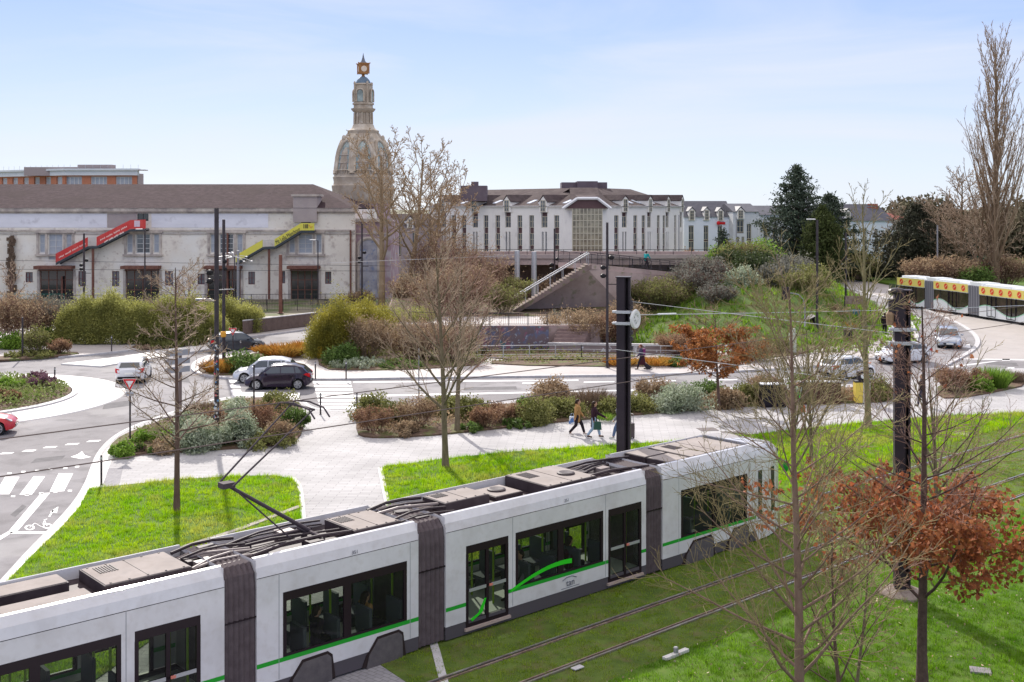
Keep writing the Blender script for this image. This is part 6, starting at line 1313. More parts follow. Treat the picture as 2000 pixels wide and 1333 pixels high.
# brown slatted wall beside the far pavement, green railing at the factory
a, b = P(474, 654, ZP), P(618, 636, ZP); t = thing('slatted_wall', 'brown slatted fence wall behind the far pavement, right of the bamboo hedge', 'fence', tuple(a)); B = MB(); n = 70; d = b-a
B2 = MB()
for i in range(n): p = a+d*(i+0.5)/n; B.box((p.x, p.y, ZP+0.62), (0.10, 0.05, 1.15), math.atan2(d.y, d.x))
B.slab([tuple(a+Vector((0, 0.12, 0.0))), tuple(b+Vector((0, 0.12, 0))), tuple(b+Vector((0, 0.12, 1.1))), tuple(a+Vector((0, 0.12, 1.1)))], (0, 0.1, 0)); B.obj('slat_panel', mat('brown_slats', (0.13, 0.095, 0.085), 0.8, (0.19, 0.14, 0.12), 3), t, world=True)
B2.slab([tuple(a+Vector((0, -0.1, 1.15))), tuple(b+Vector((0, -0.1, 1.15))), tuple(b+Vector((0, 0.25, 1.15))), tuple(a+Vector((0, 0.25, 1.15)))], (0, 0, 0.08)); B2.obj('coping', M_kerb, t, world=True)
bridgeworks.rail('thin green railing in front of the left factory entrance', [Vector((-62, 127, 0.1)), Vector((-50.5, 127, 0.1))], 1.1, mat('green_paint', (0.02, 0.16, 0.13), 0.5))
bridgeworks.rail('dark mesh railing across the railway yard before the factory', [Vector((-50, 116, 0.1)), Vector((-24, 118, 0.1)), Vector((-15, 119, 0.1))], 1.2)
bridgeworks.rail('low dark railing along the bank of the railway yard, further back', [Vector((-50, 124, 0.1)), Vector((-16, 126, 0.1))], 1.2)
# ================================================================ VEGETATION
def segs_mesh(name, SG, m, parent, sides=4):
    """SG list of (p0,p1,r0,r1) -> independent tapered prisms, vectorised"""
    A = np.array([s[0] for s in SG]); Bq = np.array([s[1] for s in SG]); r0 = np.array([s[2] for s in SG]); r1 = np.array([s[3] for s in SG])
    d = Bq-A; ln = np.linalg.norm(d, axis=1, keepdims=True); ln[ln == 0] = 1; d /= ln
    up = np.where(np.abs(d[:, 2:3]) > 0.9, np.array([[1.0, 0, 0]]), np.array([[0, 0, 1.0]])); u = np.cross(d, up); u /= np.linalg.norm(u, axis=1, keepdims=True); v = np.cross(u, d)
    n = len(SG); V = np.empty((n, 2*sides, 3)); 
    for k in range(sides):
        t = 2*PI*k/sides; o = u*math.cos(t)+v*math.sin(t); V[:, k] = A+o*r0[:, None]; V[:, sides+k] = Bq+o*r1[:, None]
    base = (np.arange(n)*2*sides)[:, None]; F = np.concatenate([base+np.array([[k, (k+1) % sides, sides+(k+1) % sides, sides+k]]) for k in range(sides)], 0)
    return npmesh(name, V.reshape(-1, 3), F, m, parent, smooth=True)
def rvec(r): return Vector((r.gauss(0, 1), r.gauss(0, 1), r.gauss(0, 1))).normalized()
class Tree:
    def __init__(s, seed, rmin=0.0): s.r = random.Random(seed); s.rmin = rmin; s.big = []; s.small = []; s.tips = []; s.nodes = []
    def branch(s, p, d, L, r, lv, prm):
        q = prm[lv]; n = max(2, int(q.get('n', 5))); st = L/n; pts = [p]; rr = [r]; dd = d.normalized(); rend = max(r*q.get('end', 0.25), min(r, s.rmin*0.8))
        for i in range(n):
            dd = (dd+rvec(s.r)*q.get('wob', 0.12)+Vector((0, 0, 1))*q.get('up', 0.05)).normalized(); p = p+dd*st; pts.append(p); rr.append(r+(rend-r)*(i+1)/n)
        tgt = s.big if lv <= prm[0].get('biglv', 1) else s.small
        if lv == 0: s.trunk = (pts, rr)
        else:
            for i in range(n): tgt.append((pts[i], pts[i+1], rr[i], rr[i+1]))
        if lv >= len(prm)-2: s.tips += pts[1:]
        if lv+1 < len(prm):
            c = prm[lv+1]; k = c['k']; k = k if isinstance(k, int) else s.r.randint(*k)
            if lv > 0: k = max(1, int(k*min(1.4, L/q.get('ref', L))))
            t0, t1 = c.get('t', (0.25, 1.0)); az = s.r.uniform(0, 6.28)
            for j in range(k):
                t = t0+(t1-t0)*((j+s.r.uniform(0.1, 0.9))/k); f = t*n; i = min(n-1, int(f)); pos = pts[i].lerp(pts[i+1], f-i); ax = (pts[i+1]-pts[i]).normalized(); az += 2.4+s.r.uniform(-0.5, 0.5)
                an = math.radians(c['ang']+s.r.uniform(-1, 1)*c.get('av', 10)); a = ax.orthogonal().normalized(); b = ax.cross(a); rad = a*math.cos(az)+b*math.sin(az)
                if lv > 0 and c.get('flat'): rad.z *= 1-c['flat']; rad.normalize()
                nd = ax*math.cos(an)+rad*math.sin(an); sh = c['shape'](t) if 'shape' in c else (1-0.5*t)
                ll = L*c['len']*sh*s.r.uniform(0.75, 1.2) if 'abs' not in c else c['abs']*sh*s.r.uniform(0.8, 1.15)
                br = max(s.rmin, min(rr[i]*0.8, max(c.get('rmin', 0.004), rr[i]*c.get('rr', 0.5)*(0.7+0.3*sh))))
                s.branch(pos, nd, ll, br, lv+1, prm)
def bare_tree(label, loc, H, prm, seed, bark, twig=None, name='bare_tree', r=0.12, lean=(0, 0), leaf=None, group=None, dirs=None, cat='tree', twk=0.50):
    t = thing(name, label, cat, tuple(loc), 0, group); T_ = Tree(seed, twk*loc[1]/FPX); T_.branch(Vector(loc), Vector((lean[0], lean[1], 1)), H, r, 0, prm)
    B = MB(); pts, rr = T_.trunk; base = pts[0]; B.tube([base-Vector((0, 0, 0.1)), base+Vector((0, 0, 0.12))]+pts[1:], [rr[0]*1.55, rr[0]*1.12]+rr[1:], 9); tr = B.obj('trunk', bark, t, world=True, smooth=True)
    if T_.big: segs_mesh('limbs', T_.big, bark, t, 6)
    if T_.small: segs_mesh('twigs', T_.small, twig or bark, t, 3)
    return t, T_
def leafcards(name, C, size, m, parent, droop=0.0, var=0.5, asp=0.6, seed=1):
    g = np.random.default_rng(seed); n = len(C); C = np.asarray(C, float)
    a = g.normal(size=(n, 3)); a[:, 2] -= droop; a /= np.linalg.norm(a, axis=1, keepdims=True); b = np.cross(a, g.normal(size=(n, 3))); b /= np.linalg.norm(b, axis=1, keepdims=True)
    s = (size*g.uniform(1-var, 1+var, n))[:, None]; V = np.empty((n, 4, 3)); V[:, 0] = C; nr = np.cross(a, b)*s*0.16; V[:, 1] = C+a*s*0.5+b*s*asp*0.5+nr; V[:, 2] = C+a*s-nr*0.5; V[:, 3] = C+a*s*0.5-b*s*asp*0.5+nr
    return npmesh(name, V.reshape(-1, 3), np.arange(4*n).reshape(n, 4), m, parent)
M_bark = mat('olive_bark', (0.12, 0.095, 0.06), 0.9, (0.19, 0.155, 0.10), 8, 6, bump=0.5, bscale=30, stretch=(1, 1, 0.3)); M_bark2 = mat('brown_bark', (0.10, 0.06, 0.05), 0.9, (0.15, 0.10, 0.08), 8, bump=0.5, bscale=30, stretch=(1, 1, 0.3))
M_twig = mat('tan_twigs', (0.33, 0.24, 0.17), 0.8, (0.43, 0.33, 0.24), 2); M_twig2 = mat('reddish_twigs', (0.25, 0.145, 0.11), 0.8, (0.33, 0.21, 0.16), 2); M_twigo = mat('olive_twigs', (0.22, 0.18, 0.08), 0.8, (0.30, 0.24, 0.13), 2)
egg = lambda t: math.sin(PI*min(1, 0.22+0.72*(1-t)))**0.8
# left lawn tree: single leader with whorled, near-horizontal branches
PRa = [dict(n=12, end=0.12, wob=0.02, up=0.1, biglv=1), dict(k=30, t=(0.24, 0.97), ang=72, av=14, abs=2.5, shape=lambda t: 1.15-0.75*t, n=6, wob=0.10, up=0.03, rr=0.42, end=0.3), dict(k=8, t=(0.2, 1), ang=42, len=0.42, n=4, wob=0.14, up=0.06, rr=0.5, rmin=0.006, flat=0.5), dict(k=6, t=(0.1, 1), ang=40, len=0.55, n=3, wob=0.18, up=0.05, rmin=0.004)]
bare_tree('young bare tree with level branches on the left lawn', P(345, 998, 0.13), 8.7, PRa, 21, M_bark2, M_twig, r=0.115)
# centre lawn tree: vase shaped crown
PRb = [dict(n=10, end=0.18, wob=0.03, up=0.1, biglv=1), dict(k=18, t=(0.24, 0.9), ang=47, av=11, abs=4.7, shape=lambda t: 1.05-0.75*t, n=8, wob=0.08, up=0.07, rr=0.55, end=0.2), dict(k=11, t=(0.15, 1), ang=34, len=0.46, n=5, wob=0.10, up=0.05, rr=0.5, rmin=0.007), dict(k=6, t=(0.1, 1), ang=36, len=0.55, n=4, wob=0.12, up=0.05, rmin=0.0045)]
bare_tree('bare vase shaped tree on the lawn strip, centre of the view', P(870, 912, 0.13), 8.9, PRb, 5, M_bark, M_twig, r=0.14, twk=0.42)
bare_tree('bare vase shaped tree standing in the shrub bed behind the centre tree', P(893, 842, 0.15), 8.6, PRb, 8, M_bark, M_twig2, r=0.13, twk=0.40)
# foreground trees on the right
PRc = [dict(n=12, end=0.12, wob=0.03, up=0.1, biglv=1), dict(k=44, t=(0.16, 0.95), ang=54, av=16, abs=3.1, shape=lambda t: 1.1-0.55*t, n=8, wob=0.09, up=0.035, rr=0.36, end=0.2), dict(k=11, t=(0.12, 1), ang=38, len=0.46, n=6, wob=0.17, up=0.07, rr=0.5, rmin=0.006), dict(k=7, t=(0.1, 1), ang=34, len=0.5, n=4, wob=0.14, up=0.02, rmin=0.0035)]
bare_tree('bare olive barked tree nearest the camera, right of the tram front', (5.65, 22.0, 0.13), 9.3, PRc, 33, mat('warm_bark', (0.17, 0.11, 0.085), 0.9, (0.25, 0.17, 0.13), 7, bump=0.5, bscale=30, stretch=(1, 1, 0.3)), M_twigo, r=0.115)
PRd = [dict(n=9, end=0.25, wob=0.05, up=0.08, biglv=1), dict(k=12, t=(0.25, 0.98), ang=38, av=14, abs=2.2, n=7, wob=0.1, up=0.05, rr=0.5, end=0.2), dict(k=6, t=(0.2, 1), ang=36, len=0.45, n=4, wob=0.12, up=0.04, rmin=0.005), dict(k=4, t=(0.2, 1), ang=36, len=0.5, n=3, wob=0.14, up=0.03, rmin=0.0035)]
bare_tree('thin bare sapling between the two foreground trees, leaning left stem', (6.65, 22.6, 0.13), 4.2, PRd, 41, M_bark2, M_twig2, r=0.055, lean=(-0.08, 0))
bare_tree('thin pale stemmed bare sapling between the two foreground trees', (6.95, 23.0, 0.13), 4.0, PRd, 42, M_bark, M_twig2, r=0.045, lean=(0.1, 0.05))
# oak keeping its russet leaves low down, bare above
PRe = [dict(n=12, end=0.12, wob=0.02, up=0.1, biglv=1), dict(k=34, t=(0.20, 0.97), ang=64, av=12, abs=4.0, shape=lambda t: 1.15-0.98*t, n=7, wob=0.10, up=0.05, rr=0.36, end=0.2), dict(k=11, t=(0.12, 1), ang=40, len=0.46, n=4, wob=0.12, up=0.04, rmin=0.006), dict(k=7, t=(0.1, 1), ang=38, len=0.5, n=3, wob=0.14, up=0.03, rmin=0.004)]
LB = P(1801, 1336, 0.13)
t_oak, T_oak = bare_tree('young oak holding rust red leaves on its lower crown at the right', LB, 8.6, PRe, 51, mat('dark_oak_bark', (0.07, 0.045, 0.04), 0.9, (0.12, 0.08, 0.065), 8, bump=0.5, bscale=30), M_twig2, name='oak_tree', r=0.125, twk=0.36)
M_rl = mat('rust_red_leaves', (0.28, 0.075, 0.032), 0.6, (0.42, 0.17, 0.07), 1.5, island=0.4, transl=0.35)
r5 = random.Random(4); C = []
for p in T_oak.tips:
    z = p.z; dx = p.x-LB.x
    pr = max(0, min(1, (4.9-z)/0.9))*max(0, min(1, (z-1.6+0.10*dx)/0.5)) if z < 6 else 0.0
    if z > 4.6: pr = 0.006
    if r5.random() < pr*(0.75 if dx > -0.5 else 0.6):
        for k in range(r5.choice((4, 6, 8) if z < 5 else (1,))): C.append(p+rvec(r5)*r5.uniform(0.02, 0.20))
leafcards('leaves', [tuple(c) for c in C], 0.12, M_rl, t_oak, droop=0.7, asp=0.75, seed=3)
# other trees on the right
PRf = [dict(n=12, end=0.12, wob=0.03, up=0.1, biglv=1), dict(k=20, t=(0.25, 0.95), ang=32, av=10, abs=4.2, shape=lambda t: 1.05-0.6*t, n=8, wob=0.07, up=0.08, rr=0.5, end=0.2), dict(k=6, t=(0.2, 1), ang=30, len=0.38, n=4, wob=0.1, up=0.06, rmin=0.008), dict(k=3, t=(0.2, 1), ang=34, len=0.5, n=3, wob=0.12, up=0.04, rmin=0.006)]
bare_tree('tall slender olive barked bare tree between the far path and the mast', P(1696, 838, 0.13), 11.0, PRf, 61, mat('mossy_bark', (0.20, 0.17, 0.09), 0.9, (0.28, 0.24, 0.14), 6, bump=0.5, bscale=30), M_twigo, r=0.17)
PRg = [dict(n=8, end=0.2, wob=0.05, up=0.08, biglv=1), dict(k=10, t=(0.05, 0.6), ang=30, av=12, abs=4.2, shape=lambda t: 1.05-0.5*t, n=7, wob=0.06, up=0.05, rr=0.6, end=0.2), dict(k=6, t=(0.2, 1), ang=28, len=0.4, n=4, wob=0.1, up=0.05, rmin=0.006), dict(k=4, t=(0.2, 1), ang=34, len=0.5, n=3, wob=0.12, up=0.04, rmin=0.004)]
bare_tree('multi stemmed bare shrub tree directly right of the dark mast', P(1812, 1010, 0.13)+Vector((0.3, 0, 0)), 5.2, PRg, 71, M_bark, M_twigo, r=0.09)
bare_tree('multi stemmed bare shrub tree beside the tram front', P(1470, 925, 0.13)+Vector((1.4, -1, 0)), 5.2, PRg, 72, M_bark, M_twigo, r=0.09)
bare_tree('slim bare tree behind the bins along the far path', P(1585, 905, 0.13), 5.6, PRg, 73, M_bark, M_twigo, r=0.08)
# small red-leaved tree with a lit cluster of lights in the shrub bed
tk, Tk = bare_tree('small tree with orange brown leaves in the shrub bed by the road', P(1404, 800, 0.15), 4.9, [dict(n=9, end=0.15, wob=0.03, up=0.1, biglv=1), dict(k=22, t=(0.3, 0.95), ang=64, av=10, abs=2.7, shape=lambda t: 1.1-0.4*t, n=6, wob=0.1, up=0.05, rr=0.4, end=0.2), dict(k=6, t=(0.2, 1), ang=36, len=0.45, n=4, wob=0.1, up=0.02, rmin=0.008)], 81, M_bark2, M_twig2, r=0.1, name='beech_tree')
C = [tuple(p+rvec(r5)*0.14) for p in Tk.tips if 1.6 < p.z < 4.5 for _ in range(17)]; leafcards('leaves', C, 0.15, mat('orange_brown_leaves', (0.36, 0.13, 0.045), 0.6, (0.38, 0.17, 0.06), 1.5, island=0.4, transl=0.35), tk, droop=0.5, seed=4)
# big plane trees before the tower
PRp = [dict(n=12, end=0.2, wob=0.03, up=0.1, biglv=2), dict(k=17, t=(0.3, 0.95), ang=52, av=14, abs=9.0, shape=lambda t: 1.1-0.55*t, n=9, wob=0.12, up=0.085, rr=0.55, end=0.2), dict(k=8, t=(0.2, 1), ang=40, len=0.36, n=6, wob=0.14, up=0.04, rr=0.5, rmin=0.03), dict(k=6, t=(0.15, 1), ang=42, len=0.42, n=4, wob=0.18, up=0.02, rmin=0.018), dict(k=3, t=(0.2, 1), ang=42, len=0.5, n=3, wob=0.2, up=0.0, rmin=0.012)]
M_pl = mat('plane_bark', (0.24, 0.17, 0.10), 0.9, (0.34, 0.26, 0.17), 1.2, 6)
bare_tree('tall bare plane tree in front of the domed tower', (P(745, 604).x, P(745, 604).y, 0), 16.5, PRp, 91, M_pl, mat('ochre_twigs', (0.36, 0.25, 0.15), 0.8, (0.46, 0.34, 0.22), 1), name='plane_tree', r=0.38)
bare_tree('tall bare plane tree spreading right of the tower', (P(790, 594).x, P(790, 594).y, 0), 16.5, PRp, 93, M_pl, MATS['ochre_twigs'], name='plane_tree', r=0.34, lean=(0.22, 0))
bare_tree('smaller leaning bare plane tree between the tower and the pale hotel', (P(830, 588).x, P(830, 588).y, 0), 13.5, PRp, 95, M_pl, MATS['ochre_twigs'], name='plane_tree', r=0.28, lean=(0.3, 0))
# lombardy poplar and its neighbours
PRq = [dict(n=16, end=0.08, wob=0.015, up=0.1, biglv=1), dict(k=90, t=(0.04, 0.93), ang=24, av=9, abs=14, shape=lambda t: 1.05-0.75*t, n=9, wob=0.05, up=0.09, rr=0.30, rmin=0.05, end=0.2), dict(k=9, t=(0.2, 1), ang=24, len=0.26, n=4, wob=0.1, up=0.12, rmin=0.03), dict(k=3, t=(0.3, 1), ang=26, len=0.5, n=3, wob=0.14, up=0.1, rmin=0.022)]
bare_tree('very tall bare poplar at the right edge of the skyline', ((1944-1000)*150/FPX, 150, 0), 33.5, PRq, 101, mat('poplar_bark', (0.16, 0.11, 0.07), 0.9, (0.24, 0.17, 0.11), 1), MATS['tan_twigs'], name='poplar_tree', r=0.55, twk=0.40)
PRr = [dict(n=10, end=0.2, wob=0.05, up=0.08, biglv=1), dict(k=26, t=(0.1, 0.95), ang=46, av=14, abs=6.5, shape=lambda t: 1.1-0.5*t, n=7, wob=0.12, up=0.04, rr=0.5, rmin=0.04, end=0.2), dict(k=8, t=(0.2, 1), ang=38, len=0.4, n=5, wob=0.14, up=0.02, rmin=0.025), dict(k=5, t=(0.2, 1), ang=40, len=0.45, n=3, wob=0.16, up=0.0, rmin=0.018)]
for i, (x, D, H, r_, lb) in enumerate(((1876, 158, 15.5, 0.3, 'bare tree spreading left of the tall poplar'), (1915, 152, 13, 0.3, 'low bushy bare tree at the foot of the poplar'), (1850, 165, 11, 0.25, 'low brown bare tree behind the articulated bus'), (1760, 172, 9, 0.2, 'thin bare tree between the slate house and the dark evergreen'))):
    bare_tree(lb, ((x-1000)*D/FPX, D, 0), H, PRr, 110+i, MATS['poplar_bark'], MATS['tan_twigs'], r=r_)
# evergreen conifers
def conifer(label, px, D, H, Rb, seed, m, z0=0.0, tiers=90, name='conifer', pw=0.8, droop=0.05, dens=70, size=0.5, flat=0.25, tstart=0.08, shape=None):
    x = (px-1000)*D/FPX; t = thing(name, label, 'tree', (x, D, z0)); r = random.Random(seed); g = np.random.default_rng(seed); B = MB(); B.tube([(0, 0, -0.2), (0.1, 0, H*0.5), (0, 0, H*0.97)], [H*0.028, H*0.016, 0.04], 8); B.obj('trunk', M_bark2, t)
    SG = []; C = []
    for k in range(tiers):
        f = tstart+(1-tstart)*(k+r.random())/tiers; a = k*2.4+r.uniform(-0.4, 0.4); L_ = (Rb*(1-f)**pw if shape is None else Rb*shape(f))*r.uniform(0.72, 1.12)+0.25; z = f*H; e = Vector((math.cos(a), math.sin(a), r.uniform(-0.05, 0.22))); p = Vector((0, 0, z)); n = 5
        for j in range(n):
            q = p+e*L_/n; SG.append((tuple(p), tuple(q), 0.05*(1-j/n)+0.02, 0.05*(1-(j+1)/n)+0.015)); e = (e+Vector((0, 0, -droop))).normalized()
            c = int(dens*(0.3+0.7*j/n)*L_/Rb)+3; w_ = L_*0.13*(1.2-0.3*j/n)+0.15; pts = np.array(p)[None]+(np.array(q-p)[None])*g.uniform(0, 1, (c, 1))+g.normal(size=(c, 3))*np.array([w_, w_, w_*flat]); C.append(pts); p = q
    C = np.concatenate(C); o = segs_mesh('limbs', SG, M_bark2, None, 4); o.parent = t
    o = leafcards('crown', C, size, m, None, droop=-0.1, asp=0.35, seed=seed); o.parent = t
    return t
M_ced = mat('cedar_needles', (0.050, 0.072, 0.048), 0.85, (0.085, 0.11, 0.075), 0.4, island=0.35, transl=0.15); M_cyp = mat('cypress_green', (0.055, 0.075, 0.02), 0.8, (0.09, 0.11, 0.035), 0.5, island=0.35, transl=0.2); M_ced2 = mat('brown_green_needles', (0.045, 0.05, 0.034), 0.8, (0.07, 0.07, 0.045), 0.4, island=0.35, transl=0.15)
conifer('great dark cedar with ragged tiers rising above the white houses', 1556, 168, 17.2, 8.2, 1, M_ced, tiers=130, dens=80, size=0.5, pw=0.78, flat=0.14, droop=-0.01)
conifer('broad lower dark cedar merging with the right side of the great cedar', 1620, 172, 13.0, 6.6, 2, M_ced, tiers=90, dens=75, size=0.5, pw=0.7, flat=0.14, droop=-0.01)
conifer('narrow olive green cypress in front of the cedar', 1607, 160, 11.0, 2.6, 3, M_cyp, tiers=110, dens=75, size=0.4, pw=0.3, flat=0.8, shape=lambda f: max(0.05, min(1, (1-f)*3.2))*0.95, name='cypress_tree')
conifer('dark flat topped evergreen right of the red roofed house', 1790, 168, 11.5, 6.0, 4, M_ced2, tiers=90, dens=90, size=0.5, flat=0.4, shape=lambda f: max(0.12, min(1, (1-f)*1.9)))
conifer('second dark evergreen behind the bus, nearer the poplar', 1848, 178, 12.0, 6.0, 5, M_ced2, tiers=80, dens=80, size=0.5, flat=0.4, shape=lambda f: max(0.12, min(1, (1-f)*1.9)))
conifer('small dark pine before the blue white town house', 1412, 178, 7.5, 2.6, 6, M_ced, z0=0, tiers=40, dens=60, size=0.35)
# ---- shrubs
def shrub(label, px, py, wpx, hpx, kind, mats, z=None, name='shrub', seed=None, D=None, dens=1.0, dep=1.0, stems=True, leaf=None):
    """px,py = foot of the shrub in the photograph"""
    if z is None: z = ZP+0.06
    if D is None: p = P(px, py, z)
    else: p = Vector(((px-1000)*D/FPX, D, CAMH-(py-HY)*D/FPX))
    k = p.y/FPX; rx = wpx*k/2; H = hpx*k; ry = rx*dep; p = p+Vector((0, ry*0.75, 0)); sd = seed or abs(hash(label)) % 9973 if False else (seed or (sum(ord(c)*(i+1) for i, c in enumerate(label)) % 99991)); g = np.random.default_rng(sd); t = thing(name, label, 'shrub', tuple(p))
    m = mats if not isinstance(mats, str) else MATS[mats]
    area = rx*H*4
    px_size = k   # metres per source pixel
    if kind == 'leafy':
        nb = max(7, int(12*dens*rx*ry/0.8)); nb = min(nb, 60); cen = g.normal(size=(nb, 3)); cen /= np.linalg.norm(cen, axis=1, keepdims=True); cen[:, 2] = np.abs(cen[:, 2]); cen *= g.uniform(0.5, 0.86, (nb, 1)); cen = cen*np.array([rx, ry, H*0.86])+np.array([0, 0, 0.04*H]); s = leaf or max(0.09, 4.4*k); n = int(min(26000, 4.4*dens*area/(s*s*0.35)+300))
        idx = g.integers(0, nb, n); off = g.normal(size=(n, 3)); off /= np.linalg.norm(off, axis=1, keepdims=True); rr = min(rx, ry, H)*0.42; rr = (rr*g.uniform(0.55, 1.3, nb))[idx][:, None]; C = cen[idx]+off*rr*(0.5+0.75*g.uniform(0, 1, (n, 1))**0.8); C[:, 2] = np.maximum(C[:, 2], 0.02)
        o = leafcards('foliage', C, s, m, None, droop=-0.3, asp=0.6, seed=sd); o.parent = t
    elif kind == 'hedge':
        s = leaf or max(0.08, 3.2*k); n = int(min(60000, 26*area/(s*s))); X = g.uniform(-1.12, 1.12, n); Y = g.uniform(-1, 1, n); ph = p.x*0.9; top = H*(0.86+0.10*np.sin(X*rx*2.3+ph)*np.cos(Y*3)+0.06*np.sin(X*rx*5.1+ph)); U = g.uniform(0, 1, n)**0.85*(1+np.where(g.uniform(0, 1, n) < 0.25, g.exponential(0.10, n), 0)); top = top*(1-0.35*np.abs(X)**4)*(0.94+0.12*np.sin(np.floor(X*rx*4.0)*12.9898+ph)); C = np.stack([X*rx+g.normal(size=n)*0.06*H, Y*ry*(1+0.12*np.sin(X*rx*3)), U*top*1.08+g.normal(size=n)*0.05*H], 1); C[:, 2] = np.maximum(C[:, 2], 0.03)
        o = leafcards('foliage', C, s, m, None, droop=-0.7, asp=0.42, seed=sd); o.parent = t; stems = False
    elif kind == 'grassy':
        n = int(min(9000, 260*dens*max(0.3, area/1.2))); a = g.uniform(0, 2*PI, n); rad = np.sqrt(g.uniform(0, 1, n)); b = np.stack([rad*rx*0.75*np.cos(a), rad*ry*0.75*np.sin(a), np.zeros(n)], 1); h = H*g.uniform(0.55, 1.05, n)*(1-0.25*rad**2); out = np.stack([np.cos(a)*rad*rx*0.4+g.normal(size=n)*rx*0.14, np.sin(a)*rad*ry*0.4+g.normal(size=n)*ry*0.14, h], 1); w = (leaf or max(0.022, 1.0*k)); c = np.stack([np.cos(a+1.5), np.sin(a+1.5), 0*a], 1)*w/2; c2 = g.normal(size=(n, 3)); c2[:, 2] = 0; c2 /= np.linalg.norm(c2, axis=1, keepdims=True); c = c2*w/2
        mid = b+out*np.array([0.35, 0.35, 0.55]); V = np.empty((n, 5, 3)); V[:, 0] = b-c*0.6; V[:, 1] = b+c*0.6; V[:, 2] = mid+c; V[:, 3] = b+out; V[:, 4] = mid-c; o = npmesh('blades', V.reshape(-1, 3), np.arange(5*n).reshape(n, 5), m, None); o.parent = t; return t
    elif kind == 'twiggy':
        SG = []; r = random.Random(sd); C = []; ns = int(26*dens*max(1, rx)); w = max(0.006, 0.45*k)
        for i in range(ns):
            a = r.uniform(0, 2*PI); f = math.sqrt(r.random()); b = Vector((f*rx*0.35*math.cos(a), f*ry*0.35*math.sin(a), 0)); e = Vector((f*rx*math.cos(a), f*ry*math.sin(a), H*(1-0.35*f*f)*r.uniform(0.75, 1.05))); pr = b; 
            for j in range(1, 6): q = b.lerp(e, j/5)+Vector((r.gauss(0, 0.03), r.gauss(0, 0.03), 0))*H; SG.append((tuple(pr), tuple(q), w*(1.6-j*0.2), w*(1.4-j*0.2))); pr = q; 
            for _ in range(9):
                j = r.uniform(0.3, 1); q = b.lerp(e, j); d = (rvec(r)+Vector((0, 0, 0.7))+(e-b).normalized()*0.8).normalized(); e2 = q+d*H*r.uniform(0.12, 0.3); SG.append((tuple(q), tuple(e2), w*0.7, w*0.4)); C.append(tuple(e2)); C.append(tuple(q.lerp(e2, 0.5)))
                for _2 in range(3): d2 = (d+rvec(r)*0.7).normalized(); s0 = q.lerp(e2, r.uniform(0.3, 1)); SG.append((tuple(s0), tuple(s0+d2*H*0.13), w*0.5, w*0.3)); C.append(tuple(s0+d2*H*0.12))
        o = segs_mesh('stems', SG, m[0] if isinstance(m, tuple) else m, None, 3); o.parent = t
        if isinstance(m, tuple):
            C = [tuple(np.array(c)+g.normal(size=3)*0.05*H) for c in C for _ in range(int(2*dens)+1)]; o = leafcards('leaves', C, leaf or max(0.08, 3.3*k), m[1], None, droop=0.1, asp=0.55, seed=sd); o.parent = t
        return t
    if stems and kind == 'leafy':
        r = random.Random(sd); SG = [((0, 0, 0), (r.uniform(-.6, .6)*rx, r.uniform(-.6, .6)*ry, H*r.uniform(0.5, 0.8)), 0.02, 0.008) for _ in range(9)]; o = segs_mesh('stems', SG, M_bark2, None, 4); o.parent = t
    return t
L_sil = mat('silvery_leaves', (0.27, 0.33, 0.20), 0.6, (0.46, 0.50, 0.38), 1.6, island=0.3, transl=0.3); L_ol = mat('olive_leaves', (0.15, 0.16, 0.045), 0.7, (0.28, 0.28, 0.10), 1.2, island=0.35, transl=0.35); L_gr = mat('mid_green_leaves', (0.08, 0.14, 0.03), 0.6, (0.16, 0.24, 0.06), 1.2, island=0.35, transl=0.35)
L_br = mat('bright_green_leaves', (0.14, 0.26, 0.03), 0.6, (0.22, 0.34, 0.05), 1.5, island=0.35, transl=0.4); L_ru = mat('russet_leaves', (0.24, 0.125, 0.075), 0.7, (0.36, 0.24, 0.145), 1.2, island=0.35, transl=0.35); L_dr = mat('dry_tan_leaves', (0.28, 0.185, 0.11), 0.8, (0.44, 0.34, 0.22), 1.5, island=0.3, transl=0.35)
L_bam = mat('bamboo_leaves', (0.46, 0.45, 0.13), 0.6, (0.27, 0.28, 0.085), 0.7, island=0.35, transl=0.4); L_yel = mat('yellow_bamboo_leaves', (0.38, 0.33, 0.045), 0.6, (0.25, 0.24, 0.05), 0.9, island=0.35, transl=0.4); L_or = mat('orange_grass', (0.48, 0.19, 0.035), 0.7, (0.42, 0.27, 0.06), 1.0, island=0.3, transl=0.4); L_pu = mat('heather_purple', (0.16, 0.08, 0.12), 0.8, (0.22, 0.12, 0.14), 2, island=0.3, transl=0.3)
L_stm = mat('russet_stems', (0.17, 0.085, 0.065), 0.8, (0.24, 0.13, 0.10), 1.5); L_stm2 = mat('tan_stems', (0.24, 0.17, 0.11), 0.8, (0.31, 0.23, 0.16), 1.5); L_dk = mat('dark_leaves', (0.04, 0.06, 0.025), 0.7, (0.07, 0.09, 0.03), 1, island=0.35, transl=0.3); L_lav = mat('grey_lavender', (0.17, 0.17, 0.145), 0.8, (0.24, 0.23, 0.19), 1.5, island=0.3, transl=0.3)
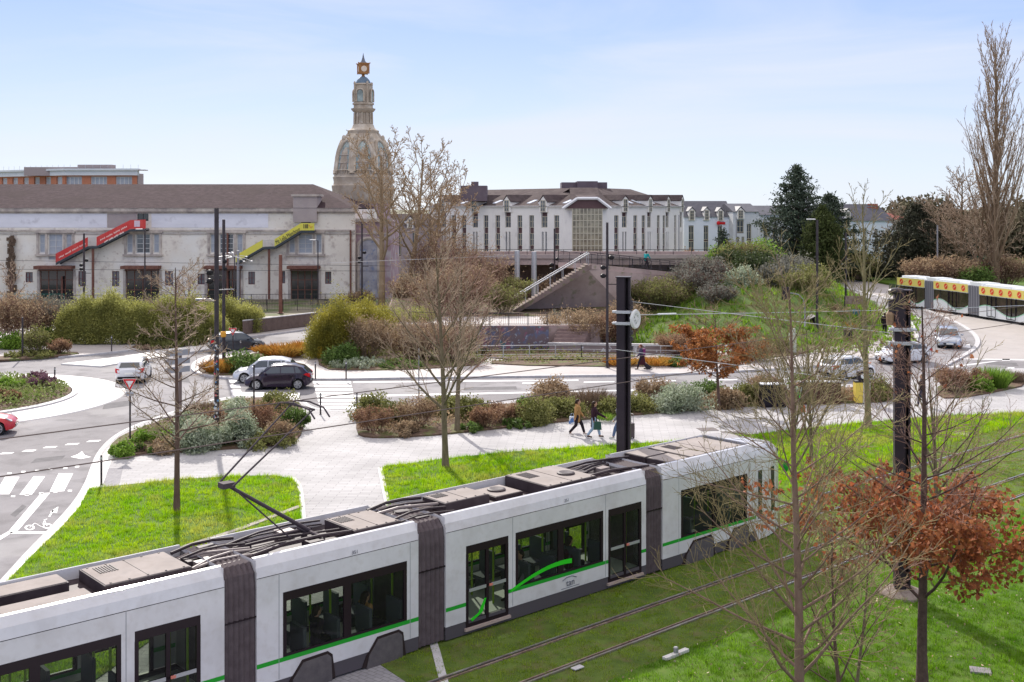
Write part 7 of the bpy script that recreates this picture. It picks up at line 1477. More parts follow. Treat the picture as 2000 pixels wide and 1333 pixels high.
SH = [
 # left bed
 ('round silvery shrub left of the stickered mast', 376, 884, 88, 70, 'leafy', L_sil), ('second silvery shrub behind the round one, left of the mast', 362, 852, 66, 46, 'leafy', L_sil), ('round silvery shrub right of the stickered mast', 455, 874, 80, 70, 'leafy', L_sil), ('silver green shrub behind and right of the stickered mast', 462, 826, 66, 46, 'leafy', L_sil),
 ('olive shrub at the far right corner of the left bed', 535, 806, 72, 36, 'leafy', L_ol), ('brown grass tuft beside the direction sign post', 388, 812, 60, 28, 'grassy', L_stm2), ('russet seed heads in the middle of the left bed', 510, 855, 62, 60, 'twiggy', (L_stm, L_ru)), ('dull green shrub at the right end of the left bed', 572, 842, 52, 50, 'leafy', L_gr), ('low yellow green ground cover at the front right of the left bed', 520, 878, 110, 26, 'leafy', L_ol), ('dark red brown tuft by the foot of the round silvery shrubs', 415, 838, 40, 32, 'twiggy', (L_stm, L_ru)),
 ('leafy green clump at the left tip of the left bed', 232, 893, 44, 24, 'leafy', L_br), ('leafy green clump behind the give way sign', 290, 866, 70, 24, 'leafy', L_br), ('brown and green ground cover between the sign and the tree', 310, 888, 70, 22, 'leafy', L_dr), ('low green clump beside the bare tree in the left bed', 270, 888, 50, 18, 'leafy', L_gr), ('tan seed heads at the front of the left bed', 475, 866, 40, 30, 'twiggy', (L_stm2, L_dr)), ('purple brown stems at the front edge, right of the left bed', 545, 870, 50, 40, 'twiggy', (L_stm, L_dr)),
 # middle bed, left to right
 ('olive shrub at the left end of the long bed', 726, 820, 66, 48, 'leafy', L_ol), ('russet brown shrub at the front left of the long bed', 728, 848, 68, 46, 'twiggy', (L_stm, L_ru)), ('low tan clump at the front left of the long bed', 790, 853, 60, 24, 'leafy', L_dr), ('green grey shrub behind the russet one', 770, 826, 60, 46, 'leafy', L_ol), ('purple stemmed thicket left of the bare tree trunks', 812, 838, 66, 56, 'twiggy', (L_stm, L_dr)), ('olive shrub behind the two bare trunks', 860, 812, 90, 36, 'leafy', L_ol), ('olive brown shrub just right of the trunks', 924, 822, 70, 44, 'leafy', L_ol), ('russet heather clump right of the trunks', 950, 838, 56, 38, 'twiggy', (L_stm, L_ru)), ('red brown feathery clump in the middle of the long bed', 985, 828, 60, 34, 'twiggy', (L_stm, L_ru)), ('low green clump by the path near the second trunk', 915, 846, 46, 16, 'leafy', L_gr), ('bright yellow green sprig in the long bed', 1026, 806, 34, 26, 'leafy', L_br), ('large tan and green shrub at the back of the long bed', 1076, 792, 76, 44, 'leafy', L_dr), ('olive shrub left of the walking women', 1040, 830, 80, 44, 'leafy', L_ol), ('low green edging clump left of the walking women', 1010, 838, 60, 14, 'leafy', L_gr), ('green brown shrub right behind the woman in tan', 1100, 818, 76, 42, 'leafy', L_ol), ('tall tan grass behind the walking women', 1160, 806, 80, 48, 'grassy', L_stm2), ('olive shrub behind the woman in plum', 1190, 812, 60, 34, 'leafy', L_ol), ('yellow green tuft of blades behind the green handbag', 1184, 824, 30, 18, 'grassy', L_br), ('dull green shrub right of the tall mast', 1250, 806, 70, 36, 'leafy', L_ol), ('feathery tan shrub behind the silvery mound', 1283, 790, 66, 46, 'twiggy', (L_stm2, L_dr)), ('big silvery green mound right of the tall mast', 1335, 808, 104, 52, 'leafy', L_sil), ('dark green low shrub behind the silvery mound', 1385, 780, 80, 30, 'leafy', L_gr), ('brown shrub at the foot of the orange leaved tree', 1425, 798, 80, 34, 'leafy', L_dr), ('green brown shrub left of the dark cabinet', 1472, 790, 60, 40, 'leafy', L_ol), ('tan stemmed shrub behind the dark cabinet', 1500, 772, 60, 32, 'twiggy', (L_stm2, L_dr)), ('bright green shrub behind the walker in green', 1575, 760, 60, 26, 'leafy', L_br), ('russet hedge behind the benches', 1620, 786, 90, 36, 'leafy', L_ru), ('dark olive hedge right of the yellow bin', 1722, 782, 70, 40, 'leafy', L_ol),
 # right bed
 ('russet twiggy shrub left in the far right bed', 1870, 768, 70, 42, 'twiggy', (L_stm, L_ru)), ('purple brown twiggy shrub in the far right bed', 1905, 762, 60, 34, 'twiggy', (L_stm, L_ru)), ('tall green tuft in the far right bed', 1950, 760, 62, 46, 'grassy', L_br), ('bright green low clump in the far right bed', 1925, 766, 44, 26, 'leafy', L_br), ('tan round tuft at the right end of the far right bed', 1988, 748, 44, 26, 'grassy', L_stm2),
 # middle island
 ('orange grass drift at the left tip of the island', 425, 730, 66, 30, 'grassy', L_or), ('clipped green hedge behind the silver car', 478, 730, 70, 40, 'leafy', L_gr), ('rust orange grass drift near the yellow post', 545, 700, 80, 30, 'grassy', L_or), ('orange grass drift further right along the island', 592, 690, 62, 26, 'grassy', L_or), ('rounded green bush at the foot of the yellow bamboo', 666, 714, 66, 40, 'leafy', L_gr), ('low yellow twigged shrub behind the rust orange grass', 510, 690, 40, 16, 'grassy', L_or),
 ('tall yellow green bamboo clump at the left of the thicket', 652, 700, 78, 108, 'hedge', L_yel), ('yellow green bamboo top in the middle of the thicket', 716, 680, 90, 86, 'hedge', L_yel), ('fan of bare tan stems in front of the bamboo', 712, 704, 80, 76, 'twiggy', (L_stm2, L_dr)), ('olive bamboo at the right of the thicket', 790, 672, 90, 70, 'hedge', L_bam), ('brown bare thicket right of the bamboo', 800, 704, 110, 70, 'twiggy', (L_stm, L_dr)), ('purple brown bare thicket behind the centre tree', 880, 708, 110, 70, 'twiggy', (L_stm, L_dr)),
 ('low white flecked ivy strip at the front of the thicket', 690, 722, 120, 14, 'leafy', L_sil), ('low ivy strip continuing right of the flecked one', 780, 721, 90, 12, 'leafy', L_gr),
 # right of steps
 ('grey brown bush at the top of the garden steps', 1090, 668, 60, 50, 'twiggy', (L_stm2, L_lav)), ('wide olive brown bush above the low graffiti wall', 1130, 682, 130, 66, 'twiggy', (L_stm2, L_dr)), ('dark red brown bush behind the thin lamp post', 1190, 680, 90, 60, 'twiggy', (L_stm, L_ru)), ('tall tan bush behind the tall mast', 1225, 672, 60, 80, 'twiggy', (L_stm2, L_dr)),
 ('orange brown ground plants right of the mast foot', 1215, 716, 60, 18, 'grassy', L_or), ('rust grass strip behind the woman with the case', 1290, 716, 70, 18, 'grassy', L_or), ('small green clump right of the woman with the case', 1325, 716, 40, 14, 'leafy', L_gr), ('russet twiggy shrub below the grassy bank', 1340, 700, 90, 44, 'twiggy', (L_stm, L_ru)), ('orange brown shrub right of the small beech', 1478, 706, 80, 36, 'twiggy', (L_stm, L_ru)), ('tan green ground plants by the ticket machine', 1530, 690, 60, 26, 'leafy', L_ol),
 ('orange tuft beside the street map board', 1655, 650, 40, 22, 'grassy', L_or), ('olive shrub left of the map board', 1630, 640, 50, 40, 'twiggy', (L_stm2, L_dr)),
 # left verge and background left
 ('bare fan shaped shrub on the left verge', 62, 692, 46, 44, 'twiggy', (L_stm2, L_ol)), ('yellow green bush at the far left edge', 8, 682, 50, 34, 'leafy', L_br), ('small russet shrub on the left verge', 110, 692, 40, 24, 'twiggy', (L_stm, L_ru)), ('green bush right of the fan shaped shrub', 86, 672, 40, 36, 'leafy', L_br),
 ('low green strip on the left verge', 40, 700, 110, 9, 'leafy', L_ol), ('low green strip on the small far verge', 320, 678, 120, 9, 'leafy', L_ol),
 ('large brown bare thicket at the left edge', 20, 676, 110, 92, 'twiggy', (L_stm, L_dr)), ('grey brown thicket left of the bamboo hedge', 86, 668, 80, 84, 'twiggy', (L_stm2, L_lav)),
]
for s in SH: shrub(*s[:3], s[3]*1.18, s[4]*0.95, *s[5:])
# clipped bamboo hedge: five touching clumps
for i, (x, y, w_, h_, lb) in enumerate(((150, 672, 74, 84, 'left end clump of the tall bamboo hedge'), (222, 672, 96, 92, 'second clump from the left in the tall bamboo hedge'), (300, 671, 100, 88, 'middle clump of the tall bamboo hedge'), (375, 670, 100, 80, 'fourth clump of the tall bamboo hedge, behind the cyclist'), (455, 650, 90, 62, 'right end clump of the tall bamboo hedge'))):
    shrub(lb, x, y, w_, h_, 'hedge', L_bam, name='bamboo_hedge', dens=1.3, dep=0.6)
# bank shrubs, standing on the embankment surface
for (lb, px, D, wm, hm, kd, mm) in (('wide tan bush spilling down the left of the bank', 1275, 102, 2.8, 2.0, 'twiggy', (L_stm2, L_ol)), ('bright green rounded bush on top of the bank', 1493, 124, 3.0, 3.0, 'leafy', L_br), ('bright green bush on the bank, left of the rounded one', 1420, 122, 2.6, 2.6, 'leafy', L_br), ('dark grey bush on the crown of the bank', 1362, 114, 2.6, 1.6, 'leafy', L_lav), ('dark green bush in the middle of the bank', 1430, 112, 2.6, 2.4, 'leafy', L_dk), ('purple brown bush on the slope of the bank', 1385, 106, 2.8, 2.0, 'twiggy', (L_stm, L_lav)), ('dark green bush on the right crown of the bank', 1500, 114, 2.8, 2.2, 'leafy', L_dk), ('grey lavender bush right on the bank', 1545, 112, 2.6, 1.9, 'leafy', L_lav), ('olive bush at the right end of the bank', 1590, 108, 2.4, 1.8, 'leafy', L_ol), ('small grey green bush low on the bank', 1455, 104, 1.8, 1.6, 'leafy', L_sil), ('broad purple brown thicket in the centre of the bank', 1362, 103, 3.4, 2.0, 'twiggy', (L_stm, L_lav)), ('dark evergreen mass below the rounded green bush', 1475, 108, 3.2, 2.2, 'leafy', L_dk), ('broad tan bush falling from the top of the bank', 1300, 101, 3.2, 2.2, 'twiggy', (L_stm2, L_ol)), ('dark brown bush between the two green bushes', 1455, 117, 3.0, 2.6, 'twiggy', (L_stm, L_ol)), ('grey shrub right of the dark evergreen mass', 1525, 105, 2.8, 1.7, 'leafy', L_lav), ('olive brown bush above the traffic signal', 1568, 103, 2.6, 1.5, 'twiggy', (L_stm2, L_ol)), ('grey brown bush low in the middle of the bank', 1410, 99, 2.0, 1.3, 'twiggy', (L_stm, L_lav))):
    x = (px-1000)*D/FPX; z = 0.1+emb_h(x, D); shrub(lb, px, HY+(CAMH-z)*FPX/D, wm*FPX/D*1.75, hm*FPX/D*1.15, kd, mm, D=D, dens=0.9)
for (lb, px, D, z, wm, hm, kd, mm) in (('white flowering grey tree left of the park path', 1525, 158, 0.3, 5.4, 4.3, 'leafy', L_lav), ('pale grey olive tree left of the cypress', 1572, 152, 0.3, 5.0, 4.6, 'leafy', L_lav), ('orange brown tree by the road bridge end', 1352, 140, 2.6, 4.4, 2.6, 'twiggy', (L_stm, L_ru)), ('yellow green bush at the foot of the slate roofed house', 1690, 165, 0.3, 5.5, 3.4, 'twiggy', (L_stm2, L_ol)), ('pale green bush at the foot of the poplar', 1918, 147, 0.3, 4.6, 3.0, 'leafy', L_gr), ('brown bush between the evergreen and the bus', 1830, 150, 0.3, 7.0, 3.5, 'twiggy', (L_stm, L_dr)), ('brown bush under the poplar behind the bus roof', 1880, 149, 0.3, 7.0, 3.6, 'twiggy', (L_stm, L_dr)), ('brown bush at the right edge behind the bus roof', 1975, 149, 0.3, 7.0, 3.8, 'twiggy', (L_stm, L_dr)), ('dark bush in front of the black fence', 1600, 146, 0.3, 5, 2.8, 'leafy', L_dk), ('tall russet thicket over the terrace behind the centre tree', 905, 96, 1.9, 6.0, 3.6, 'twiggy', (L_stm, L_dr)), ('brown thicket over the terrace, left part', 845, 94, 1.9, 5.0, 3.2, 'twiggy', (L_stm, L_dr)), ('olive thicket at the foot of the bridge stair', 985, 95, 1.9, 3.6, 2.2, 'twiggy', (L_stm2, L_ol)), ('brown thicket in front of the arch, higher part', 930, 112, 0.1, 6.0, 6.2, 'twiggy', (L_stm, L_dr)), ('brown thicket before the road bridge, left end', 865, 122, 0.1, 7.0, 7.0, 'twiggy', (L_stm, L_dr)), ('brown thicket under the near edge of the road bridge', 975, 121, 0.1, 5.0, 3.2, 'twiggy', (L_stm2, L_dr)), ('russet thicket under the road bridge by the stair', 1065, 121, 0.1, 4.0, 2.8, 'twiggy', (L_stm, L_dr)), ('olive thicket left of the bridge stair foot', 1010, 112, 1.9, 3.4, 1.8, 'twiggy', (L_stm2, L_ol)), ('brown thicket below the plane trees', 800, 118, 0.1, 5.0, 3.4, 'twiggy', (L_stm, L_dr)), ('russet thicket between the plane trees and the stone arch', 880, 116, 0.1, 6.0, 4.4, 'twiggy', (L_stm, L_dr)), ('brown bush climbing by the stone arch', 940, 108, 1.9, 3.4, 2.2, 'twiggy', (L_stm2, L_dr)), ('grey brown bush at the foot of the pink annex', 700, 120, 0.1, 3.4, 1.6, 'twiggy', (L_stm2, L_dr))):
    shrub(lb, px, HY+(CAMH-z)*FPX/D, wm*FPX/D, hm*FPX/D, kd, mm, D=D, dens=0.9)
# small bare trees before the factory
for i, (x, y, H, lb) in enumerate(((30, 640, 5.5, 'small bare tree at the left edge before the factory'), (345, 640, 4.6, 'small bare tree behind the bamboo hedge, left of the tall mast'), (370, 646, 4.4, 'small bare tree behind the bamboo hedge beside the tall mast'))):
    p = P(x, y); bare_tree(lb, (p.x, p.y, 0.1), H, [dict(n=6, end=0.3, wob=0.06, up=0.08, biglv=1), dict(k=12, t=(0.15, 0.95), ang=42, av=14, abs=2.6, n=6, wob=0.1, up=0.05, rr=0.6, end=0.2), dict(k=6, t=(0.2, 1), ang=36, len=0.45, n=4, wob=0.12, up=0.04, rmin=0.012), dict(k=3, t=(0.2, 1), ang=36, len=0.5, n=3, wob=0.14, up=0.03, rmin=0.009)], 130+i, M_bark2, M_twig, r=0.09)
# roundabout planting and bed ground cover: one sheet of countless low plants
g = np.random.default_rng(5); C = []; 
def cover(name, lab, n, fn, size, m, hz=0.12):
    C = fn(n); o = leafcards(name, C, size, m, None, droop=-0.6, asp=0.6, seed=n); return tag(o, lab, 'ground cover', kind='stuff')
def ring(n, r0=0, r1=6.5): a = g.uniform(0, 2*PI, n); r = np.sqrt(g.uniform((r0/r1)**2, 1, n))*r1; k = (np.sin(r*2.2+a*3)+np.sin(a*7+r))*0.5; return np.stack([RC[0]+r*np.cos(a), RC[1]+r*np.sin(a), 0.2+0.45*(1-(r/6.7)**2)+g.uniform(0, 0.35, n)*(1+0.4*k)], 1)
cover('ground_cover', 'low green plants filling the round bed of the roundabout', 9000, ring, 0.16, mat('roundabout_green', (0.16, 0.24, 0.05), 0.7, (0.28, 0.30, 0.12), 1.2, island=0.35, transl=0.3))
for i, (dx, dy, w_, h_, m_, lb) in enumerate(((4.6, 1.6, 1.5, 0.55, L_pu, 'purple heather mound at the right of the roundabout bed'), (3.2, 3.6, 1.5, 0.55, L_pu, 'purple heather mound at the back of the roundabout bed'), (1.6, -5.0, 1.6, 0.55, L_pu, 'purple heather mound at the front of the roundabout bed'), (0.2, -4.6, 1.5, 0.55, L_pu, 'purple heather mound at the front left of the roundabout bed'), (4.3, -2.6, 1.6, 0.45, L_ru, 'russet mound at the front right of the roundabout bed'), (3.0, 0.2, 1.8, 0.5, L_br, 'bright green mound in the middle of the roundabout bed'), (1.0, 2.4, 1.8, 0.5, L_sil, 'silvery mound at the back left of the roundabout bed'))):
    x, y = RC[0]+dx, RC[1]+dy; z = 0.2+0.45*(1-(dx*dx+dy*dy)/45); shrub(lb, 1000+x*FPX/y, HY+(CAMH-z)*FPX/y, w_*FPX/y*1.2, h_*FPX/y, 'leafy', m_, D=y)
def inbed(poly, zb):
    pp = [(p.x, p.y) for p in pxs(poly, ZP)]
    def fn(n):
        X = g.uniform(min(p[0] for p in pp), max(p[0] for p in pp), n); Y = g.uniform(min(p[1] for p in pp), max(p[1] for p in pp), n); k = inpoly(pp, X, Y); k &= (np.sin(X*1.9+np.sin(Y*1.1)*2)+np.cos(Y*2.3-X*0.7)) > -0.5; X, Y = X[k], Y[k]; return np.stack([X, Y, zb+g.uniform(0, 1, len(X))**2*0.55*(0.6+0.4*np.sin(X*3.1)*np.cos(Y*2.7))], 1)
    return fn
cover('ground_cover', 'mixed low plants covering the soil of the left bed', 9000, inbed([(212, 890), (262, 846), (400, 796), (530, 782), (588, 812), (586, 848), (570, 866), (400, 878)], 0.18), 0.12, L_ol)
cover('ground_cover', 'mixed low plants covering the soil of the long middle bed', 42000, inbed([(700, 846), (700, 812), (1000, 795), (1500, 773), (1740, 756), (1740, 784), (1300, 804), (1100, 820), (870, 846), (740, 854)], 0.18), 0.12, L_dr)
cover('ground_cover', 'mixed low plants covering the soil along the island', 14000, inbed([(630, 720), (640, 680), (950, 668), (1240, 706), (1540, 690), (1400, 711), (960, 713), (830, 720)], 0.18), 0.14, L_ol)
# fallen leaves on the foreground lawn
pp = [tuple(p.xy) for p in LAWN3]; X = g.uniform(-4, 22, 3500); Y = g.uniform(23, 45, 3500); k = inpoly(pp, X, Y); tag(leafcards('fallen_leaves', np.stack([X[k], Y[k], np.full(k.sum(), 0.2)], 1), 0.07, mat('fallen_leaf', (0.35, 0.22, 0.12), 0.8, (0.5, 0.42, 0.33), 3, island=0.3), None, seed=8), 'brown fallen leaves scattered over the foreground lawn', 'leaves', kind='stuff')

# the far wood closing the view at the right
n = 60000; X = g.uniform(84, 190, n); Y = g.uniform(235, 262, n); top = 9.5+2.2*np.sin(X*0.23)+1.3*np.sin(X*0.71+1)+0.8*np.sin(X*1.9)
tag(leafcards('distant_wood', np.stack([X, Y, g.uniform(0, 1, n)**0.8*top], 1), 1.1, mat('bare_wood_brown', (0.16, 0.12, 0.08), 0.9, (0.10, 0.105, 0.06), 0.12, island=0.3, transl=0.2), None, seed=77), 'far brown and olive wood behind the poplar at the right edge', 'wood', kind='stuff')
# ================================================================ STREET FURNITURE
def mast(label, px, ybase, ytop, D=None, rpx=None, r=0.1, extra=None, square=False, name='mast', cat='mast', zb=ZP, m=None, taper=0.9):
    p = P(px, ybase, zb); h = CAMH-(ytop-HY)*p.y/FPX-zb; t = thing(name, label, cat, (p.x, p.y, zb))
    B = MB(); B.tube([(0, 0, 0), (0, 0, h)], [r, r*taper], 12); B.lathe([(r*1.8, 0), (r*1.8, 0.04), (r*1.1, 0.06)], n=12); B.obj('pole', m or M_dark, t, auto=40)
    if extra: extra(t, h, r, p)
    return t, h, p
# two H-section catenary masts
def hmast(label, px, D, ytop, xbase=None):
    x = (px-1000)*D/FPX; h = CAMH-(ytop-HY)*D/FPX; t = thing('catenary_mast', label, 'mast', (x, D, 0.1), math.radians(-12)); B = MB()
    w, d, tk = 0.44, 0.42, 0.03
    B.b2((-w/2, -d/2, 0), (w/2-0.14, -d/2+tk, h)); B.b2((-w/2, d/2-tk, 0), (w/2, d/2, h)); B.b2((-w/2, -d/2+tk, 0), (-w/2+tk, d/2-tk, h)); B.b2((w/2-0.17, -d/2+0.0, 0), (w/2-0.14, d/2-tk, h)); B.b2((w/2-0.06, -d/2+0.14, 0), (w/2, d/2-tk, h)); B.b2((-w/2-0.03, -d/2-0.03, h), (w/2+0.03, d/2+0.03, h+0.03)); B.b2((-w/2-0.1, -d/2-0.1, 0), (w/2+0.1, d/2+0.1, 0.08)); B.obj('column', M_mast, t)
    return t, h
M_mast = mat('dark_mast_paint', (0.028, 0.021, 0.028), 0.5, (0.04, 0.03, 0.038), 1.0)
def clamp(t, zs):
    for z in zs:
        B = MB(); B.box((0, -0.02, z), (0.50, 0.50, 0.10)); B.box((-0.30, -0.1, z), (0.12, 0.25, 0.07)); B.box((0.30, -0.1, z), (0.14, 0.25, 0.05)); B.obj('clamp', M_lgrey, t, bevel=0.01)
t, h = hmast('tall dark steel mast with a white insulator wheel, behind the tram', 1218, 37.75, 548); clamp(t, (7.40, 7.02))
B = MB(); B.tube([(0.22, -0.1, 7.2), (0.32, -0.12, 7.2)], 0.05, 8); w_ = MB(); w_.lathe([(0.20, -0.04), (0.30, -0.05), (0.33, 0), (0.30, 0.05), (0.20, 0.04), (0.18, 0), (0.20, -0.04)], n=24); [w_.box((0, 0, 0), (0.40, 0.05, 0.05), a_) for a_ in (0, 1.05, 2.09)]; w_.lathe([(0.07, -0.06), (0.07, 0.06)], n=12); w_.v = [(0.42+z*0.9+x*0.35, -0.25+x*0.9, 7.18+y) for x, y, z in w_.v]; B.obj('bracket', M_lgrey, t); w_.obj('insulator_wheel', mat('porcelain', (0.7, 0.7, 0.68), 0.3), t, auto=40)
B = MB(); [B.box((0.27, -0.05, z), (0.10, 0.2, 0.12)) for z in (7.7, 7.55, 6.7, 6.5, 6.2)]; B.tube([(0.26, -0.1, 6.1), (0.26, -0.1, 7.9)], 0.02, 5); B.obj('fittings', M_dark, t)
B = MB(); B.box((0.62, -0.05, 0.45), (0.6, 0.45, 0.55)); B.box((0.55, -0.1, 1.0), (0.22, 0.3, 1.6)); B.obj('track_cabinet', M_grey, t, bevel=0.02)
t2, h2 = hmast('dark steel mast between the foreground trees, rising from a concrete foot', 1762, 31.6, 575); clamp(t2, (7.48, 7.10))
B = MB(); B.lathe([(0.75, -0.1), (0.66, 0.10), (0.35, 0.24)], n=9); B.obj('concrete_foot', mat('mossy_concrete', (0.16, 0.12, 0.10), 0.95, (0.26, 0.22, 0.19), 5, bump=0.6), t2)
B = MB(); B.box((-0.30, -0.05, 8.1), (0.14, 0.25, 0.45)); B.ball((-0.16, -0.12, 8.55), (0.24, 0.18, 0.10)); B.obj('loudspeaker', M_dark, t2); B = MB(); B.lathe([(0.10, 0), (0.12, 0.3), (0.05, 0.42)], (-0.33, -0.1, 7.6), 10); B.obj('tan_cover', mat('tan_plastic', (0.3, 0.2, 0.12), 0.6), t2)
# stickered lamp masts at the left
def cams(t, h, r, p):
    B = MB()
    for z, s in ((h-2.95, -1), (h-3.35, -1)): B.tube([(0, 0, z), (s*0.18, -0.05, z)], 0.02, 6); B.ball((s*0.30, -0.08, z), (0.16, 0.12, 0.13)); B.lathe([(0.14, 0), (0.09, -0.1)], (s*0.34, -0.1, z), 10)
    B.obj('floodlight', M_black, t); B = MB(); B.tube([(-0.05, 0, h-4.25), (-0.95, 0, h-4.22)], 0.035, 6); B.box((-0.62, 0, h-4.18), (0.7, 0.12, 0.06)); B.tube([(0, 0, h-3.75), (0.7, 0.4, h-3.75)], 0.025, 6); B.obj('cross_arm', M_grey, t)
    B = MB(); r_ = random.Random(2)
    for i in range(46):
        a = r_.uniform(-2.6, -0.5); z = r_.uniform(0.6, 4.6); c = Vector((math.cos(a), math.sin(a), 0)); B.mi = r_.choice((0, 0, 1, 2)); s = r_.uniform(0.02, 0.05); q = c*(r+0.004); u = Vector((-c.y, c.x, 0)); B.slab([tuple(q+u*s+Vector((0, 0, z-s))), tuple(q-u*s+Vector((0, 0, z-s))), tuple(q-u*s+Vector((0, 0, z+s))), tuple(q+u*s+Vector((0, 0, z+s)))], tuple(c*0.004))
    B.obj('stickers', [mat('white_sticker', (0.6, 0.6, 0.6), 0.6), mat('red_sticker', (0.6, 0.08, 0.12), 0.6), mat('blue_sticker', (0.1, 0.25, 0.45), 0.6)], t)
mast('tall stickered mast with black floodlights in the left bed', 423, 868, 407, r=0.115, extra=cams)
def cam2(t, h, r, p):
    B = MB()
    for z in (h-2.9, h-3.4): B.ball((0.1, -0.1, z), (0.16, 0.14, 0.14))
    B.tube([(0, 0, h-3.9), (-0.9, 0.1, h-3.9)], 0.03, 6); B.obj('floodlight', M_black, t)
    B = MB(); B.lathe([(0.16, 0), (0.2, 0.1), (0.2, 0.35), (0.12, 0.4)], (0.0, -0.1, 1.9), 8); B.obj('yellow_lamp', mat('amber_box', (0.7, 0.35, 0.05), 0.5), t)
mast('tall thin mast behind the stickered one, with an amber box', 437, 712, 429, r=0.12, extra=cam2)
def streetlamp(t, h, r, p):
    B = MB(); B.tube([(0, 0, h-0.05), (-0.35, -0.1, h+0.05)], 0.03, 6); B.obj('arm', M_dark, t); B = MB(); B.box((-0.55, -0.15, h+0.06), (0.7, 0.26, 0.09)); B.obj('lamp_head', mat('lamp_head_pale', (0.7, 0.7, 0.7), 0.4), t, bevel=0.03)
def spot(t, h, r, p):
    B = MB()
    for z, s in ((h*0.66, 1), (h*0.60, -1), (h*0.55, -1)): B.ball((s*0.28, -0.05, z), (0.2, 0.16, 0.16)); B.tube([(0, 0, z), (s*0.2, 0, z)], 0.03, 5)
    B.tube([(0, 0, h*0.5), (0.7, 0, h*0.5)], 0.03, 5); B.obj('floodlight', M_black, t)
mast('thin dark floodlight post behind the bamboo hedge at the left', 164, 612, 456, r=0.11, extra=spot)
mast('street lamp with a pale head under the red bannered stair', 283, 606, 449, r=0.08, extra=streetlamp)
mast('thin dark floodlight post in front of the pink annex', 707, 604, 437, r=0.10, extra=spot)
mast('thin street lamp at the factory wall, right of the yellow stair', 621, 596, 470, r=0.07, extra=streetlamp)
mast('slender lamp post with a small lamp on the terrace', 1083, 622, 447, r=0.09, extra=spot, zb=0.2)
mast('slender tall lamp post left of the big mast, by the low railing', 1186, 719, 435, r=0.095, extra=lambda t, h, r, p: streetlamp(t, h*0.72, r, p) if False else spot(t, h*1.15, r, p))
mast('tall street lamp with a pale head before the cypress', 1596, 662, 430, r=0.11, extra=streetlamp)
mast('slim dark post right of the cypress, by the bus road', 1652, 612, 455, r=0.11, extra=spot)
mast('grey lamp post on the road bridge by the town houses', 1438, 552, 425, r=0.09, m=M_grey)
mast('grey lamp post behind the articulated bus', 1831, 560, 440, r=0.12, m=M_grey)
mast('grey street lamp at the end of the pale hotel', 1326, 545, 420, r=0.09, m=M_grey)
mast('thin black post on the left verge', 44, 697, 620, r=0.07)
mast('pale pole standing in the railway yard before the yellow stair', 465, 600, 490, r=0.16, m=M_grey)
mast('rusty lattice post in the railway yard before the factory door', 548, 612, 498, r=0.2, m=M_rust)
mast('blue grey concrete pole left under the road bridge', 1010, 606, 490, r=0.30, m=M_lgrey, name='concrete_pole', cat='pole')
mast('blue grey concrete pole right under the road bridge', 1043, 606, 492, r=0.30, m=M_lgrey, name='concrete_pole', cat='pole')
mast('short black post in front of the grassy slope at the right', 1795, 640, 555, r=0.05) if False else None
# give way signs
def giveway(label, px, yb, yt, wpx, plate=False):
    p = P(px, yb, ZP); k = p.y/FPX; h = CAMH-(yt-HY)*k-ZP; t = thing('give_way_sign', label, 'road sign', (p.x, p.y, ZP)); s = wpx*k/2; H = s*1.75
    B = MB(); B.tube([(0, 0, 0), (0, 0, h-0.05)], 0.04, 10); B.obj('post', M_dark, t)
    def tri(sc_, y0, o=0.0): c = h-H*0.36; return [(-s*sc_, y0, c+(h-c)*sc_), (0, y0, c-(H-(h-c))*sc_), (s*sc_, y0, c+(h-c)*sc_)]
    B = MB(); B.slab(tri(1.0, -0.06), (0, 0.015, 0)); B.mat(1).slab(tri(0.94, -0.066), (0, 0.006, 0)); B.mat(0).slab(tri(0.55, -0.072), (0, 0.006, 0)); B.obj('sign_plate', [mat('sign_white', (0.75, 0.72, 0.72), 0.4), M_red], t)
    if plate: B = MB(); B.box((0, -0.055, h-H-0.12), (s*1.1, 0.012, s*0.55)); B.obj('lower_plate', mat('sign_grey', (0.45, 0.46, 0.5), 0.5), t); B = MB(); [B.box((0, -0.064, h-H-0.12+dz), (s*0.8, 0.004, 0.018)) for dz in (0.05, 0, -0.05)]; B.obj('plate_lines', M_grey, t)
giveway('give way sign with a small plate under it at the tip of the left bed', 254, 868, 740, 28, True)
giveway('give way sign on the island in front of the slate blue car', 455, 706, 641, 17)
# direction sign post
p = P(352, 800, ZP); t = thing('direction_sign', 'grey post with three blank backed direction arrows behind the left lawn tree', 'road sign', tuple(p)); B = MB(); B.tube([(0, 0, 0), (0, 0, 3.25)], 0.09, 12); B.obj('post', mat('taupe_post', (0.17, 0.13, 0.12), 0.6), t)
B = MB()
for z in (3.0, 2.55, 2.1): B.slab([(-0.85, -0.11, z), (-0.65, -0.11, z-0.16), (0.55, -0.11, z-0.16+0.12), (0.55, -0.11, z+0.16+0.12), (-0.65, -0.11, z+0.16)], (0, 0.03, 0))
B.obj('arrow_board', mat('grey_sign_back', (0.30, 0.31, 0.34), 0.5), t)
